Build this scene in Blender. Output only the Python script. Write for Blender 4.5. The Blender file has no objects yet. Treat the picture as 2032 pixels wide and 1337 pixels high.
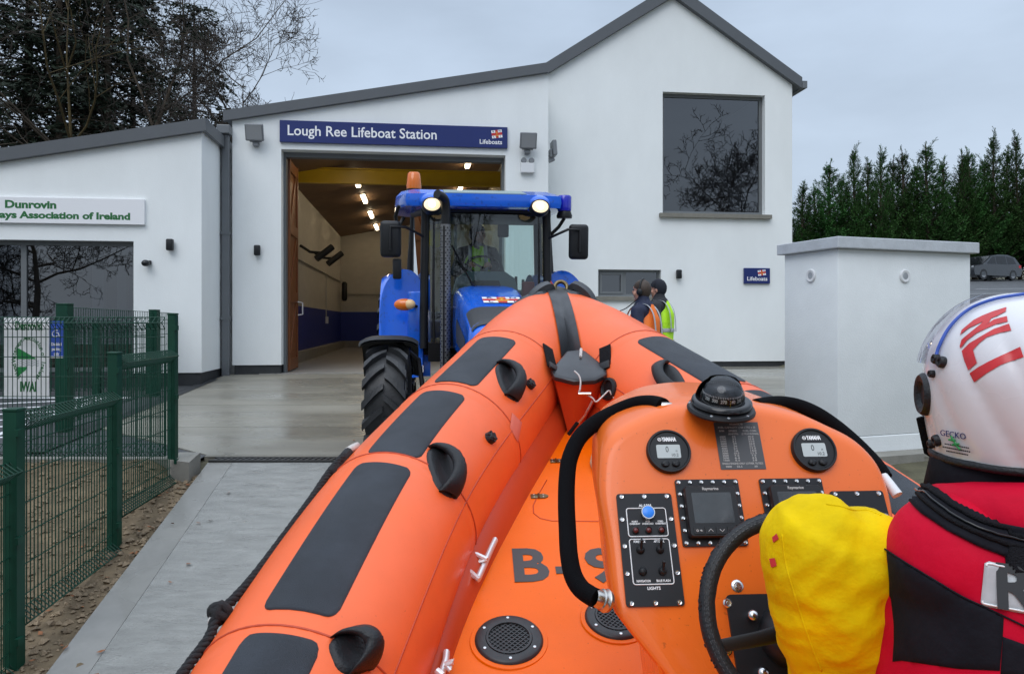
import bpy, bmesh, math, random
from mathutils import Matrix, Vector, Quaternion, noise
R = math.radians
PI = math.pi
scene = bpy.context.scene
COL = scene.collection

# ------------------------------------------------------------------ camera
F, CX, CY, HZ, EYE = 1500.0, 1016.0, 668.5, 640.0, 0.95   # photo pixels; eye height above the station floor
cam_d = bpy.data.cameras.new('camera')
cam_d.sensor_width = 36.0
cam_d.lens = 36.0 * F / 2032.0
cam_d.shift_y = -(CY - HZ) / 2032.0
cam_d.clip_start, cam_d.clip_end = 0.02, 2000.0
cam = bpy.data.objects.new('camera', cam_d)
COL.objects.link(cam)
cam.location = (0, 0, EYE)
cam.rotation_euler = (R(90), 0, 0)
scene.camera = cam

# ------------------------------------------------------------------ sky and light
SUN_EL, SUN_AZ = R(48), R(200)
world = bpy.data.worlds.new('World')
scene.world = world
world.use_nodes = True
wn, wl = world.node_tree.nodes, world.node_tree.links
wn.clear()
w_out = wn.new('ShaderNodeOutputWorld')
w_bg = wn.new('ShaderNodeBackground')
w_sky = wn.new('ShaderNodeTexSky')
w_sky.sky_type = 'NISHITA'
w_sky.sun_disc = False
w_sky.sun_elevation = SUN_EL
w_sky.sun_rotation = SUN_AZ
w_sky.air_density = 1.0
w_sky.dust_density = 3.0
# the cloud layer: brighter overhead than at the horizon, as an overcast sky is
w_tc = wn.new('ShaderNodeTexCoord')
w_sep = wn.new('ShaderNodeSeparateXYZ')
w_ramp = wn.new('ShaderNodeValToRGB')
w_ramp.color_ramp.elements[0].position = 0.0
w_ramp.color_ramp.elements[0].color = (0.565, 0.665, 0.79, 1)
w_ramp.color_ramp.elements[1].position = 0.42
w_ramp.color_ramp.elements[1].color = (0.495, 0.600, 0.745, 1)
e = w_ramp.color_ramp.elements.new(0.95)
e.color = (1.62, 1.82, 2.12, 1)
w_noise = wn.new('ShaderNodeTexNoise')
w_noise.inputs['Scale'].default_value = 3.2
w_noise.inputs['Detail'].default_value = 5.0
w_map = wn.new('ShaderNodeMapping')
w_map.inputs['Scale'].default_value = (1, 1, 3.0)
w_mr = wn.new('ShaderNodeMapRange')
w_mr.inputs['From Min'].default_value = 0.3
w_mr.inputs['From Max'].default_value = 0.7
w_mr.inputs['To Min'].default_value = 8.7
w_mr.inputs['To Max'].default_value = 10.9
w_mul = wn.new('ShaderNodeVectorMath')
w_mul.operation = 'SCALE'
w_mix = wn.new('ShaderNodeMix')
w_mix.data_type = 'RGBA'
w_mix.inputs[0].default_value = 0.9
wl.new(w_tc.outputs['Generated'], w_sep.inputs[0])
wl.new(w_sep.outputs['Z'], w_ramp.inputs[0])
wl.new(w_tc.outputs['Generated'], w_map.inputs[0])
wl.new(w_map.outputs[0], w_noise.inputs['Vector'])
wl.new(w_noise.outputs[0], w_mr.inputs[0])
wl.new(w_ramp.outputs[0], w_mul.inputs[0])
wl.new(w_mr.outputs[0], w_mul.inputs['Scale'])
wl.new(w_sky.outputs[0], w_mix.inputs[6])
wl.new(w_mul.outputs[0], w_mix.inputs[7])
wl.new(w_mix.outputs[2], w_bg.inputs[0])
w_bg.inputs[1].default_value = 0.1
wl.new(w_bg.outputs[0], w_out.inputs[0])

sun_d = bpy.data.lights.new('sun', 'SUN')
sun_d.energy = 0.9
sun_d.angle = R(40)
sun_d.color = (1.0, 1.0, 1.0)
sun = bpy.data.objects.new('sun', sun_d)
COL.objects.link(sun)
_sd = Vector((math.sin(SUN_AZ) * math.cos(SUN_EL), math.cos(SUN_AZ) * math.cos(SUN_EL), math.sin(SUN_EL)))
sun.rotation_euler = (-_sd).to_track_quat('-Z', 'Y').to_euler()
scene.view_settings.view_transform = 'Standard'
scene.view_settings.look = 'None'
scene.view_settings.exposure = 0.14
scene.view_settings.gamma = 1.0
scene.render.engine = 'CYCLES'
scene.cycles.use_denoising = True
scene.cycles.max_bounces = 8
scene.cycles.transparent_max_bounces = 16
scene.cycles.caustics_reflective = False
scene.cycles.caustics_refractive = False
scene.cycles.sample_clamp_indirect = 8.0

# ------------------------------------------------------------------ materials
MATS = {}
def mat(name, rgb, rough=0.5, metal=0.0, var=0.0, vscale=8.0, bump=0.0, bscale=60.0, coat=0.0, spec=0.5,
        rvar=0.0, stretch=(1, 1, 1), rgb2=None, detail=6.0, emit=None, estr=0.0, sss=0.0, specks=None, orand=0.0):
    m = bpy.data.materials.new(name)
    m.use_nodes = True
    nt = m.node_tree
    n, l = nt.nodes, nt.links
    b = n['Principled BSDF']
    b.inputs['Base Color'].default_value = (*rgb, 1)
    b.inputs['Roughness'].default_value = rough
    b.inputs['Metallic'].default_value = metal
    b.inputs['Specular IOR Level'].default_value = spec
    if coat:
        b.inputs['Coat Weight'].default_value = coat
        b.inputs['Coat Roughness'].default_value = 0.08
    if sss:
        b.inputs['Subsurface Weight'].default_value = sss
        b.inputs['Subsurface Radius'].default_value = (0.02, 0.008, 0.004)
    if emit:
        b.inputs['Emission Color'].default_value = (*emit, 1)
        b.inputs['Emission Strength'].default_value = estr
    tc = mp = None
    if var or bump or rvar:
        tc = n.new('ShaderNodeTexCoord')
        mp = n.new('ShaderNodeMapping')
        mp.inputs['Scale'].default_value = stretch
        l.new(tc.outputs['Object'], mp.inputs[0])
    if var or rgb2:
        tx = n.new('ShaderNodeTexNoise')
        tx.inputs['Scale'].default_value = vscale
        tx.inputs['Detail'].default_value = detail
        tx.inputs['Roughness'].default_value = 0.62
        l.new(mp.outputs[0], tx.inputs['Vector'])
        rp = n.new('ShaderNodeValToRGB')
        rp.color_ramp.elements[0].position = 0.3
        rp.color_ramp.elements[1].position = 0.7
        lo = rgb2 if rgb2 else tuple(max(0, c * (1 - var)) for c in rgb)
        hi = rgb if rgb2 else tuple(c * (1 + var) for c in rgb)
        rp.color_ramp.elements[0].color = (*lo, 1)
        rp.color_ramp.elements[1].color = (*hi, 1)
        l.new(tx.outputs[0], rp.inputs[0])
        l.new(rp.outputs[0], b.inputs['Base Color'])
    if specks:
        # small spots of dirt or dried drops, scattered by a thresholded noise
        sc, th, am = specks
        t4 = n.new('ShaderNodeTexNoise')
        t4.inputs['Scale'].default_value = sc
        t4.inputs['Detail'].default_value = 3
        l.new(tc.outputs['Object'], t4.inputs['Vector'])
        r4 = n.new('ShaderNodeMapRange')
        r4.inputs['From Min'].default_value = th
        r4.inputs['From Max'].default_value = th + .07
        r4.inputs['To Max'].default_value = am
        l.new(t4.outputs[0], r4.inputs[0])
        m4 = n.new('ShaderNodeMix')
        m4.data_type = 'RGBA'
        m4.inputs[7].default_value = (*[c * .35 + .01 for c in rgb], 1)
        l.new(r4.outputs[0], m4.inputs[0])
        src = b.inputs['Base Color'].links[0].from_socket
        l.new(src, m4.inputs[6])
        l.new(m4.outputs[2], b.inputs['Base Color'])
    if orand and b.inputs['Base Color'].links:
        # each plant of the same kind is a little lighter, darker or browner
        oi = n.new('ShaderNodeObjectInfo')
        m5 = n.new('ShaderNodeHueSaturation')
        for k_, (lo_, hi_) in (('Value', (1 - orand, 1 + orand)), ('Hue', (.5 - .04 * orand, .5 + .03 * orand))):
            r5 = n.new('ShaderNodeMapRange')
            r5.inputs['To Min'].default_value, r5.inputs['To Max'].default_value = lo_, hi_
            l.new(oi.outputs['Random'], r5.inputs[0])
            l.new(r5.outputs[0], m5.inputs[k_])
        l.new(b.inputs['Base Color'].links[0].from_socket, m5.inputs['Color'])
        l.new(m5.outputs[0], b.inputs['Base Color'])
    if rvar:
        t2 = n.new('ShaderNodeTexNoise')
        t2.inputs['Scale'].default_value = vscale * 0.7
        t2.inputs['Detail'].default_value = 4
        l.new(mp.outputs[0], t2.inputs['Vector'])
        r2 = n.new('ShaderNodeMapRange')
        r2.inputs['From Min'].default_value = 0.35
        r2.inputs['From Max'].default_value = 0.65
        r2.inputs['To Min'].default_value = max(0.02, rough - rvar)
        r2.inputs['To Max'].default_value = min(1, rough + rvar)
        l.new(t2.outputs[0], r2.inputs[0])
        l.new(r2.outputs[0], b.inputs['Roughness'])
    if bump:
        t3 = n.new('ShaderNodeTexNoise')
        t3.inputs['Scale'].default_value = bscale
        t3.inputs['Detail'].default_value = 4
        l.new(mp.outputs[0], t3.inputs['Vector'])
        bp = n.new('ShaderNodeBump')
        bp.inputs['Strength'].default_value = bump
        bp.inputs['Distance'].default_value = 0.01
        l.new(t3.outputs[0], bp.inputs['Height'])
        l.new(bp.outputs[0], b.inputs['Normal'])
    MATS[name] = m
    return m

def glass(name, tint, refl=1.0, rough=0.0):
    """Thin sheet glass: a tinted see-through sheet with a Fresnel reflection."""
    m = bpy.data.materials.new(name)
    m.use_nodes = True
    n, l = m.node_tree.nodes, m.node_tree.links
    n.clear()
    o = n.new('ShaderNodeOutputMaterial')
    mx = n.new('ShaderNodeMixShader')
    tr = n.new('ShaderNodeBsdfTransparent')
    tr.inputs[0].default_value = (*tint, 1)
    gl = n.new('ShaderNodeBsdfGlossy')
    gl.inputs['Roughness'].default_value = rough
    gl.inputs[0].default_value = (0.95, 0.97, 1.0, 1)
    fr = n.new('ShaderNodeFresnel')
    fr.inputs[0].default_value = 1.55
    mu = n.new('ShaderNodeMath')
    mu.operation = 'MULTIPLY'
    mu.use_clamp = True
    mu.inputs[1].default_value = refl
    l.new(fr.outputs[0], mu.inputs[0])
    l.new(mu.outputs[0], mx.inputs[0])
    l.new(tr.outputs[0], mx.inputs[1])
    l.new(gl.outputs[0], mx.inputs[2])
    l.new(mx.outputs[0], o.inputs[0])
    MATS[name] = m
    return m

# ------------------------------------------------------------------ mesh builder
def _frame(o, ex, ey):
    ex, ey = Vector(ex).normalized(), Vector(ey)
    ez = ex.cross(ey).normalized()
    ey = ez.cross(ex).normalized()
    m = Matrix.Identity(4)
    for i in range(3):
        m[i][0], m[i][1], m[i][2], m[i][3] = ex[i], ey[i], ez[i], o[i]
    return m

class MB:
    def __init__(self):
        self.v, self.f = [], []
    def add(self, vs, fs, M=None):
        k = len(self.v)
        if M is not None:
            vs = [M @ Vector(p) for p in vs]
        self.v += [tuple(p) for p in vs]
        self.f += [tuple(i + k for i in q) for q in fs]
        return self
    def box(self, x0, x1, y0, y1, z0, z1, M=None, bev=0.0, seg=2):
        if bev <= 0:
            vs = [(x, y, z) for z in (z0, z1) for y in (y0, y1) for x in (x0, x1)]
            return self.add(vs, [(0, 2, 3, 1), (4, 5, 7, 6), (0, 1, 5, 4), (2, 6, 7, 3), (0, 4, 6, 2), (1, 3, 7, 5)], M)
        b = bmesh.new()
        bmesh.ops.create_cube(b, size=1.0)
        for q in b.verts:
            q.co = Vector(((x0 + x1) / 2 + q.co.x * (x1 - x0), (y0 + y1) / 2 + q.co.y * (y1 - y0), (z0 + z1) / 2 + q.co.z * (z1 - z0)))
        bmesh.ops.bevel(b, geom=b.edges[:], offset=bev, segments=seg, affect='EDGES', profile=0.5)
        return self.addbm(b, M)
    def addbm(self, b, M=None):
        b.verts.index_update()
        self.add([q.co.copy() for q in b.verts], [[q.index for q in f.verts] for f in b.faces], M)
        b.free()
        return self
    def cbox(self, c, s, M=None, bev=0.0, seg=2):
        return self.box(c[0] - s[0] / 2, c[0] + s[0] / 2, c[1] - s[1] / 2, c[1] + s[1] / 2, c[2] - s[2] / 2, c[2] + s[2] / 2, M, bev, seg)
    def tube(self, pts, r, n=8, caps=True, M=None, flat=1.0, closed=False, up=None):
        pts = [Vector(p) for p in pts]
        N = len(pts)
        rs = list(r) if isinstance(r, (list, tuple)) else [r] * N
        vs, fs = [], []
        t0 = (pts[1] - pts[0]).normalized()
        a = Vector(up) if up else (Vector((0, 0, 1)) if abs(t0.z) < 0.9 else Vector((1, 0, 0)))
        u = (a - t0 * a.dot(t0)).normalized()
        for i, p in enumerate(pts):
            if closed:
                t = (pts[(i + 1) % N] - pts[i - 1]).normalized()
            else:
                t = (pts[min(i + 1, N - 1)] - pts[max(i - 1, 0)]).normalized()
            u = (u - t * u.dot(t))
            u = u.normalized() if u.length > 1e-6 else t.orthogonal().normalized()
            w = t.cross(u)
            for k in range(n):
                a = 2 * PI * k / n
                vs.append(p + (u * math.cos(a) + w * math.sin(a) * flat) * rs[i])
        for i in range(N if closed else N - 1):
            j = (i + 1) % N
            for k in range(n):
                k2 = (k + 1) % n
                fs.append((i * n + k, i * n + k2, j * n + k2, j * n + k))
        if caps and not closed:
            fs.append(tuple(range(n - 1, -1, -1)))
            fs.append(tuple((N - 1) * n + k for k in range(n)))
        return self.add(vs, fs, M)
    def cyl(self, a, b, r, r2=None, n=16, M=None):
        return self.tube([a, b], [r, r if r2 is None else r2], n, True, M)
    def lathe(self, prof, n=24, M=None, a0=0.0, a1=2 * PI):
        full = abs(a1 - a0 - 2 * PI) < 1e-6
        m = n if full else n + 1
        vs, fs = [], []
        for (r, z) in prof:
            for k in range(m):
                a = a0 + (a1 - a0) * k / n
                vs.append((r * math.cos(a), r * math.sin(a), z))
        for i in range(len(prof) - 1):
            for k in range(n):
                k2 = (k + 1) % m
                fs.append((i * m + k, i * m + k2, (i + 1) * m + k2, (i + 1) * m + k))
        return self.add(vs, fs, M)
    def prism(self, poly, d0, d1, M=None):
        """poly in the xy plane of M, extruded from z=d0 to z=d1."""
        n = len(poly)
        vs = [(x, y, d0) for x, y in poly] + [(x, y, d1) for x, y in poly]
        fs = [tuple(range(n - 1, -1, -1)), tuple(range(n, 2 * n))]
        fs += [(i, (i + 1) % n, n + (i + 1) % n, n + i) for i in range(n)]
        return self.add(vs, fs, M)
    def ell(self, c, r, M=None, n=16, m=10, rot=None):
        vs, fs = [], []
        for i in range(m + 1):
            a = PI * i / m
            for k in range(n):
                b = 2 * PI * k / n
                q = Vector((r[0] * math.sin(a) * math.cos(b), r[1] * math.sin(a) * math.sin(b), r[2] * math.cos(a)))
                if rot is not None:
                    q = rot @ q
                vs.append(Vector(c) + q)
        for i in range(m):
            for k in range(n):
                k2 = (k + 1) % n
                fs.append((i * n + k, (i + 1) * n + k, (i + 1) * n + k2, i * n + k2))
        return self.add(vs, fs, M)
    def grid(self, fn, nu, nv, M=None, closed_u=False):
        vs = [fn(i / nu, j / nv) for j in range(nv + 1) for i in range(nu + (0 if closed_u else 1))]
        w = nu if closed_u else nu + 1
        fs = [(j * w + i, j * w + (i + 1) % w, (j + 1) * w + (i + 1) % w, (j + 1) * w + i) for j in range(nv) for i in range(nu)]
        return self.add(vs, fs, M)
    def build(self, name, m, parent=None, smooth=None, world=True, fix=True):
        """Link as one mesh object. world=True: the points are in world space and are moved into the parent's space."""
        me = bpy.data.meshes.new(name)
        vs = self.v
        if parent is not None and world:
            inv = wmat(parent).inverted()
            vs = [tuple(inv @ Vector(p)) for p in vs]
        me.from_pydata(vs, [], self.f)
        if fix:
            b = bmesh.new()
            b.from_mesh(me)
            bmesh.ops.remove_doubles(b, verts=b.verts[:], dist=1e-6)
            bmesh.ops.recalc_face_normals(b, faces=b.faces[:])
            b.to_mesh(me)
            b.free()
        if smooth is not None:
            me.polygons.foreach_set('use_smooth', [True] * len(me.polygons))
            if smooth < 179:
                me.set_sharp_from_angle(angle=R(smooth))
        me.materials.append(m)
        o = bpy.data.objects.new(name, me)
        COL.objects.link(o)
        if parent is not None:
            o.parent = parent
        return o

WM = {}
def wmat(o):
    m = Matrix.Identity(4)
    while o is not None:
        m = o.matrix_basis @ m
        o = o.parent
    return m

def thing(name, label, cat, loc=(0, 0, 0), rotz=0.0, group=None, rot=None):
    o = bpy.data.objects.new(name, None)
    COL.objects.link(o)
    o.location = loc
    o.rotation_euler = rot if rot else (0, 0, rotz)
    o.empty_display_size = 0.1
    o['label'], o['category'] = label, cat
    if group:
        o['group'] = group
    return o
def tag(o, label, cat, group=None):
    o['label'], o['category'] = label, cat
    if group:
        o['group'] = group
    return o
def kind(o, k):
    o['kind'] = k
    return o
def dup(root, M, label=None, group=None):
    """A copy of a thing with copies of its parts and their sub-parts."""
    def cp(o, par):
        c = o.copy()
        COL.objects.link(c)
        if par is not None:
            c.parent = par
        for ch in list(o.children):
            cp(ch, c)
        return c
    r = cp(root, None)
    r.matrix_basis = M
    if label:
        r['label'] = label
    if group:
        r['group'] = group
    return r

# writing: pieces are queued and turned into meshes together at the end
TEXTS = []
def text(name, m, parent, pieces, ext=0.0006):
    """pieces: (body, size, matrix, align, bold, xscale)"""
    TEXTS.append((name, m, parent, pieces, ext))
def flush_text():
    tmp = []
    for name, m, parent, pieces, ext in TEXTS:
        for body, size, M, al, bold, xs in pieces:
            c = bpy.data.curves.new('t', 'FONT')
            c.body = body
            c.size = size
            c.align_x = al
            c.align_y = 'CENTER'
            c.offset = bold * size
            c.extrude = ext
            c.resolution_u = 3
            o = bpy.data.objects.new('t', c)
            COL.objects.link(o)
            tmp.append(o)
    dg = bpy.context.evaluated_depsgraph_get()
    dg.update()
    it = iter(tmp)
    for name, m, parent, pieces, ext in TEXTS:
        b = MB()
        for body, size, M, al, bold, xs in pieces:
            me = bpy.data.meshes.new_from_object(next(it).evaluated_get(dg))
            if isinstance(xs, str):
                w = [v.co.x for v in me.vertices]
                xs = float(xs[3:]) / max(1e-6, max(w) - min(w))
            S = M @ Matrix.Diagonal((xs, 1, 1, 1))
            b.add([v.co.copy() for v in me.vertices], [tuple(p.vertices) for p in me.polygons], S)
            bpy.data.meshes.remove(me)
        b.build(name, m, parent, fix=False)
    for o in tmp:
        c = o.data
        bpy.data.objects.remove(o)
        bpy.data.curves.remove(c)

# a ray of the photograph met with a plane of the place
def ray(px, py):
    return Vector(((px - CX) / F, 1.0, (HZ - py) / F))
EYEV = Vector((0, 0, EYE))
def hit(px, py, o, nrm):
    d = ray(px, py)
    t = (Vector(o) - EYEV).dot(nrm) / d.dot(nrm)
    return EYEV + d * t
def at(px, py, y):
    return EYEV + ray(px, py) * y
def offs(poly, d):
    """inset a closed 2D polygon (counter-clockwise) by d"""
    n, out = len(poly), []
    for i in range(n):
        p0, p1, p2 = Vector(poly[i - 1]), Vector(poly[i]), Vector(poly[(i + 1) % n])
        a, b = (p1 - p0).normalized(), (p2 - p1).normalized()
        na, nb = Vector((-a.y, a.x)), Vector((-b.y, b.x))
        k = (na + nb)
        k = k / max(0.35, k.length_squared) * 2 if k.length > 1e-6 else na
        out.append(tuple(p1 + k * d))
    return out
def rrect(w, h, r, n=4, cx=0, cy=0):
    out = []
    for sx, sy, a in ((1, 1, 0), (-1, 1, 90), (-1, -1, 180), (1, -1, 270)):
        for k in range(n + 1):
            t = R(a + 90 * k / n)
            out.append((cx + sx * (w / 2 - r) + r * math.cos(t), cy + sy * (h / 2 - r) + r * math.sin(t)))
    return out
def catmull(P, n):
    P = [Vector(p) for p in P]
    out = []
    for i in range(len(P) - 1):
        p0, p1, p2, p3 = P[max(i - 1, 0)], P[i], P[i + 1], P[min(i + 2, len(P) - 1)]
        for k in range(n):
            t = k / n
            out.append(0.5 * ((2 * p1) + (p2 - p0) * t + (2 * p0 - 5 * p1 + 4 * p2 - p3) * t * t + (3 * p1 - p0 - 3 * p2 + p3) * t ** 3))
    out.append(P[-1])
    return out
def skin_mesh(chains, subd=2, extra=None, voxel=None):
    """chains: lists of (x,y,z,r): tapered limbs with round joints, fused into one continuous surface."""
    b = MB()
    seen = set()
    for ch in chains:
        for i, (x, y, z, r) in enumerate(ch):
            k = (round(x, 4), round(y, 4), round(z, 4), round(r, 4))
            if k not in seen:
                seen.add(k)
                b.ell((x, y, z), (r, r, r), None, 16, 10)
            if i:
                q = ch[i - 1]
                if (Vector(q[:3]) - Vector((x, y, z))).length > 1e-5:
                    b.tube([q[:3], (x, y, z)], [q[3], r], 16)
    if extra is not None:
        b.add(extra.v, extra.f)
    return fuse(b, voxel or .010)
def fuse(b, voxel, smooth=4):
    """voxel-fuse everything in b into one continuous surface"""
    me = bpy.data.meshes.new('s')
    me.from_pydata(b.v, [], b.f)
    o = bpy.data.objects.new('s', me)
    COL.objects.link(o)
    rm = o.modifiers.new('r', 'REMESH')
    rm.mode = 'VOXEL'
    rm.voxel_size = voxel
    sm = o.modifiers.new('sm', 'SMOOTH')
    sm.iterations = smooth
    sm.factor = 0.5
    dg = bpy.context.evaluated_depsgraph_get()
    dg.update()
    r = bpy.data.meshes.new_from_object(o.evaluated_get(dg))
    c = MB().add([v.co.copy() for v in r.vertices], [tuple(p.vertices) for p in r.polygons])
    bpy.data.meshes.remove(r)
    bpy.data.objects.remove(o)
    bpy.data.meshes.remove(me)
    return c
# ------------------------------------------------------------------ material list
mat('render_white', (0.83, 0.855, 0.845), 0.85, var=0.045, vscale=1.1, detail=9, stretch=(1, 1, .45), bump=0.25, bscale=90)
mat('render_block', (0.74, 0.77, 0.77), 0.8, var=0.06, vscale=1.6, bump=0.28, bscale=70)
mat('cap_concrete', (0.50, 0.53, 0.56), 0.6, var=0.12, vscale=5, bump=0.3, bscale=40)
mat('grey_metal', (0.095, 0.103, 0.112), 0.42, var=0.05, vscale=3)
mat('pipe_grey', (0.14, 0.15, 0.16), 0.4, var=0.05, vscale=4)
mat('roof_metal', (0.10, 0.11, 0.12), 0.45, var=0.08, vscale=2)
mat('plinth_dark', (0.025, 0.027, 0.03), 0.6, var=0.2, vscale=6, bump=0.3, bscale=30)
mat('sill_stone', (0.20, 0.19, 0.16), 0.7, var=0.12, vscale=10)
mat('frame_grey', (0.14, 0.15, 0.155), 0.45, var=0.03, vscale=4)
mat('room_wall', (0.16, 0.16, 0.17), 0.9, var=0.05, vscale=2)
mat('room_dark', (0.12, 0.12, 0.13), 0.9, var=0.1, vscale=2)
mat('room_pale', (0.52, 0.52, 0.50), 0.9, var=0.05, vscale=2)
mat('bay_cream', (0.47, 0.45, 0.40), 0.8, var=0.06, vscale=3, bump=0.3, bscale=14, stretch=(1, 1, 2))
mat('bay_blue', (0.012, 0.028, 0.24), 0.5, var=0.1, vscale=3, bump=0.3, bscale=14)
mat('bay_floor', (0.30, 0.29, 0.27), 0.35, var=0.12, vscale=2)
mat('ply', (0.20, 0.115, 0.06), 0.6, var=0.3, vscale=1.3, stretch=(1, 1, 1))
mat('timber', (0.20, 0.065, 0.020), 0.4, var=0.25, vscale=3, stretch=(6, 6, 0.6))
mat('beam_yellow', (0.55, 0.36, 0.01), 0.4, var=0.06, vscale=4)
mat('navy_sign', (0.010, 0.022, 0.135), 0.28, var=0.04, vscale=2)
mat('sign_white', (0.82, 0.82, 0.83), 0.35)
mat('letter_white', (0.86, 0.86, 0.86), 0.4)
mat('letter_green', (0.015, 0.14, 0.035), 0.4)
mat('logo_green', (0.02, 0.24, 0.06), 0.4)
mat('logo_blue', (0.04, 0.10, 0.45), 0.4)
mat('logo_grey', (0.45, 0.47, 0.50), 0.4)
mat('flag_red', (0.55, 0.025, 0.03), 0.4)
mat('flag_gold', (0.75, 0.38, 0.03), 0.4)
mat('flag_navy', (0.012, 0.02, 0.12), 0.4)
mat('black_plastic', (0.012, 0.013, 0.015), 0.45, spec=0.35, var=0.15, vscale=20)
mat('black_gloss', (0.010, 0.010, 0.011), 0.15)
mat('dark_metal', (0.03, 0.032, 0.035), 0.38, var=0.15, vscale=12, metal=0.3)
mat('lamp_grey', (0.22, 0.23, 0.24), 0.4, metal=0.3)
mat('lamp_face', (0.30, 0.31, 0.32), 0.15)
mat('steel_bright', (0.72, 0.72, 0.72), 0.3, metal=0.55)
mat('white_plastic', (0.72, 0.73, 0.74), 0.4)
mat('fence_green', (0.004, 0.045, 0.026), 0.45, spec=0.3, var=0.15, vscale=8)
mat('steel', (0.62, 0.62, 0.62), 0.22, metal=1.0, rvar=0.08, vscale=30)
mat('steel_worn', (0.55, 0.53, 0.50), 0.3, metal=1.0, rvar=0.12, vscale=40, var=0.2)
mat('strip_light', (0.9, 0.85, 0.75), 0.5, emit=(1.0, 0.80, 0.52), estr=13.0)
# the boat
mat('tube_orange', (0.86, 0.135, 0.030), 0.40, spec=0.5, specks=(120, .70, .35), var=0.06, vscale=4, detail=9, bump=0.06, bscale=420, rvar=0.09)
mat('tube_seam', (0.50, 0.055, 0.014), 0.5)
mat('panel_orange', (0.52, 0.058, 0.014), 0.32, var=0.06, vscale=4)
mat('deck_orange', (0.80, 0.130, 0.001), 0.36, spec=0.25, specks=(150, .685, .5), var=0.05, vscale=5, bump=0.10, bscale=260, rvar=0.08)
mat('console_orange', (0.80, 0.150, 0.018), 0.27, spec=0.35, specks=(110, .67, .5), var=0.03, vscale=3, coat=0.25, rvar=0.04)
mat('console_inner', (0.78, 0.13, 0.012), 0.30)
mat('patch_rubber', (0.024, 0.029, 0.038), 0.52, var=0.3, vscale=7, bump=0.6, bscale=700, rvar=0.1)
mat('black_rubber', (0.012, 0.013, 0.015), 0.45, spec=0.35, var=0.25, vscale=10, bump=0.25, bscale=200)
mat('bow_rubber', (0.022, 0.024, 0.028), 0.42, var=0.25, vscale=8, rvar=0.12)
mat('foam_black', (0.004, 0.004, 0.005), 0.85, spec=0.08, bump=0.5, bscale=600)
mat('rope_black', (0.014, 0.014, 0.016), 0.7, bump=0.8, bscale=500)
mat('rope_white', (0.60, 0.57, 0.54), 0.8, bump=0.5, bscale=500, var=0.15, vscale=60)
mat('rope_beige', (0.45, 0.33, 0.20), 0.8, bump=0.6, bscale=400)
mat('vent_black', (0.020, 0.022, 0.024), 0.45, var=0.3, vscale=40)
mat('brass_dull', (0.16, 0.12, 0.06), 0.35, metal=0.9, var=0.3, vscale=30)
mat('label_black', (0.013, 0.014, 0.017), 0.42, spec=0.3)
mat('label_grey', (0.06, 0.062, 0.066), 0.4)
mat('letter_grey', (0.48, 0.46, 0.44), 0.5)
mat('letter_deck', (0.040, 0.034, 0.034), 0.4)
mat('lcd_grey', (0.46, 0.50, 0.49), 0.18)
mat('lcd_ink', (0.05, 0.055, 0.055), 0.4)
mat('screen_dark', (0.045, 0.052, 0.055), 0.16, var=0.12, vscale=30, rvar=0.08)
mat('button_blue', (0.03, 0.24, 0.85), 0.3)
mat('led_red', (0.10, 0.012, 0.010), 0.2)
mat('hatch_patch', (0.68, 0.16, 0.10), 0.6)
glass('dome_glass', (0.94, 0.95, 0.96), 0.75)
# tractor
mat('tractor_blue', (0.006, 0.13, 0.72), 0.20, specks=(22, .60, .45), coat=0.6, var=0.05, vscale=4, rvar=0.05)
mat('tractor_black', (0.008, 0.008, 0.009), 0.42, spec=0.35, var=0.2, vscale=8)
mat('tyre', (0.019, 0.020, 0.022), 0.55, var=0.35, vscale=6, bump=0.3, bscale=60, rvar=0.15)
mat('rim_white', (0.55, 0.55, 0.54), 0.4)
mat('amber', (0.75, 0.16, 0.008), 0.15, coat=0.5)
mat('amber_pale', (0.82, 0.55, 0.28), 0.2)
mat('beacon_blue', (0.008, 0.012, 0.42), 0.12, coat=0.5)
mat('lamp_lit', (0.9, 0.8, 0.6), 0.3, emit=(1.0, 0.70, 0.32), estr=0.75)
mat('bulb', (0.9, 0.8, 0.6), 0.3, emit=(1.0, 0.85, 0.55), estr=4.0)
mat('perforated', (0.20, 0.20, 0.20), 0.5, metal=0.7, var=0.2, vscale=30)
mat('dash_green', (0.22, 0.29, 0.28), 0.5)
mat('seat_dark', (0.03, 0.03, 0.032), 0.7)
mat('hood_grille', (0.035, 0.036, 0.038), 0.5, bump=0.6, bscale=90)
glass('cab_glass', (0.70, 0.81, 0.79), 1.5)
glass('pane_glass', (0.28, 0.31, 0.35), 3.0)
glass('visor_glass', (0.86, 0.84, 0.90), 0.35)
# car
mat('car_grey', (0.045, 0.050, 0.058), 0.25, metal=0.4, coat=0.6)
mat('car_glass', (0.008, 0.009, 0.011), 0.1)
# people
mat('skin', (0.52, 0.27, 0.19), 0.5, sss=0.1, var=0.06, vscale=20)
mat('hair_brown', (0.045, 0.028, 0.018), 0.6, var=0.3, vscale=60)
mat('wool_navy', (0.012, 0.014, 0.022), 0.9)
mat('navy_cloth', (0.012, 0.018, 0.048), 0.75, var=0.2, vscale=14, bump=0.5, bscale=40)
mat('dark_cloth', (0.020, 0.021, 0.026), 0.8, var=0.2, vscale=14, bump=0.5, bscale=40)
mat('hivis_orange', (0.95, 0.20, 0.02), 0.6, var=0.06, vscale=20, bump=0.4, bscale=50)
mat('hivis_yellow', (0.50, 0.90, 0.02), 0.6, var=0.08, vscale=20, bump=0.4, bscale=50)
mat('reflective', (0.45, 0.46, 0.47), 0.35, var=0.1, vscale=30)
mat('helmet_white', (0.66, 0.65, 0.67), 0.24, coat=0.25, var=0.03, vscale=9, rvar=0.06)
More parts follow.
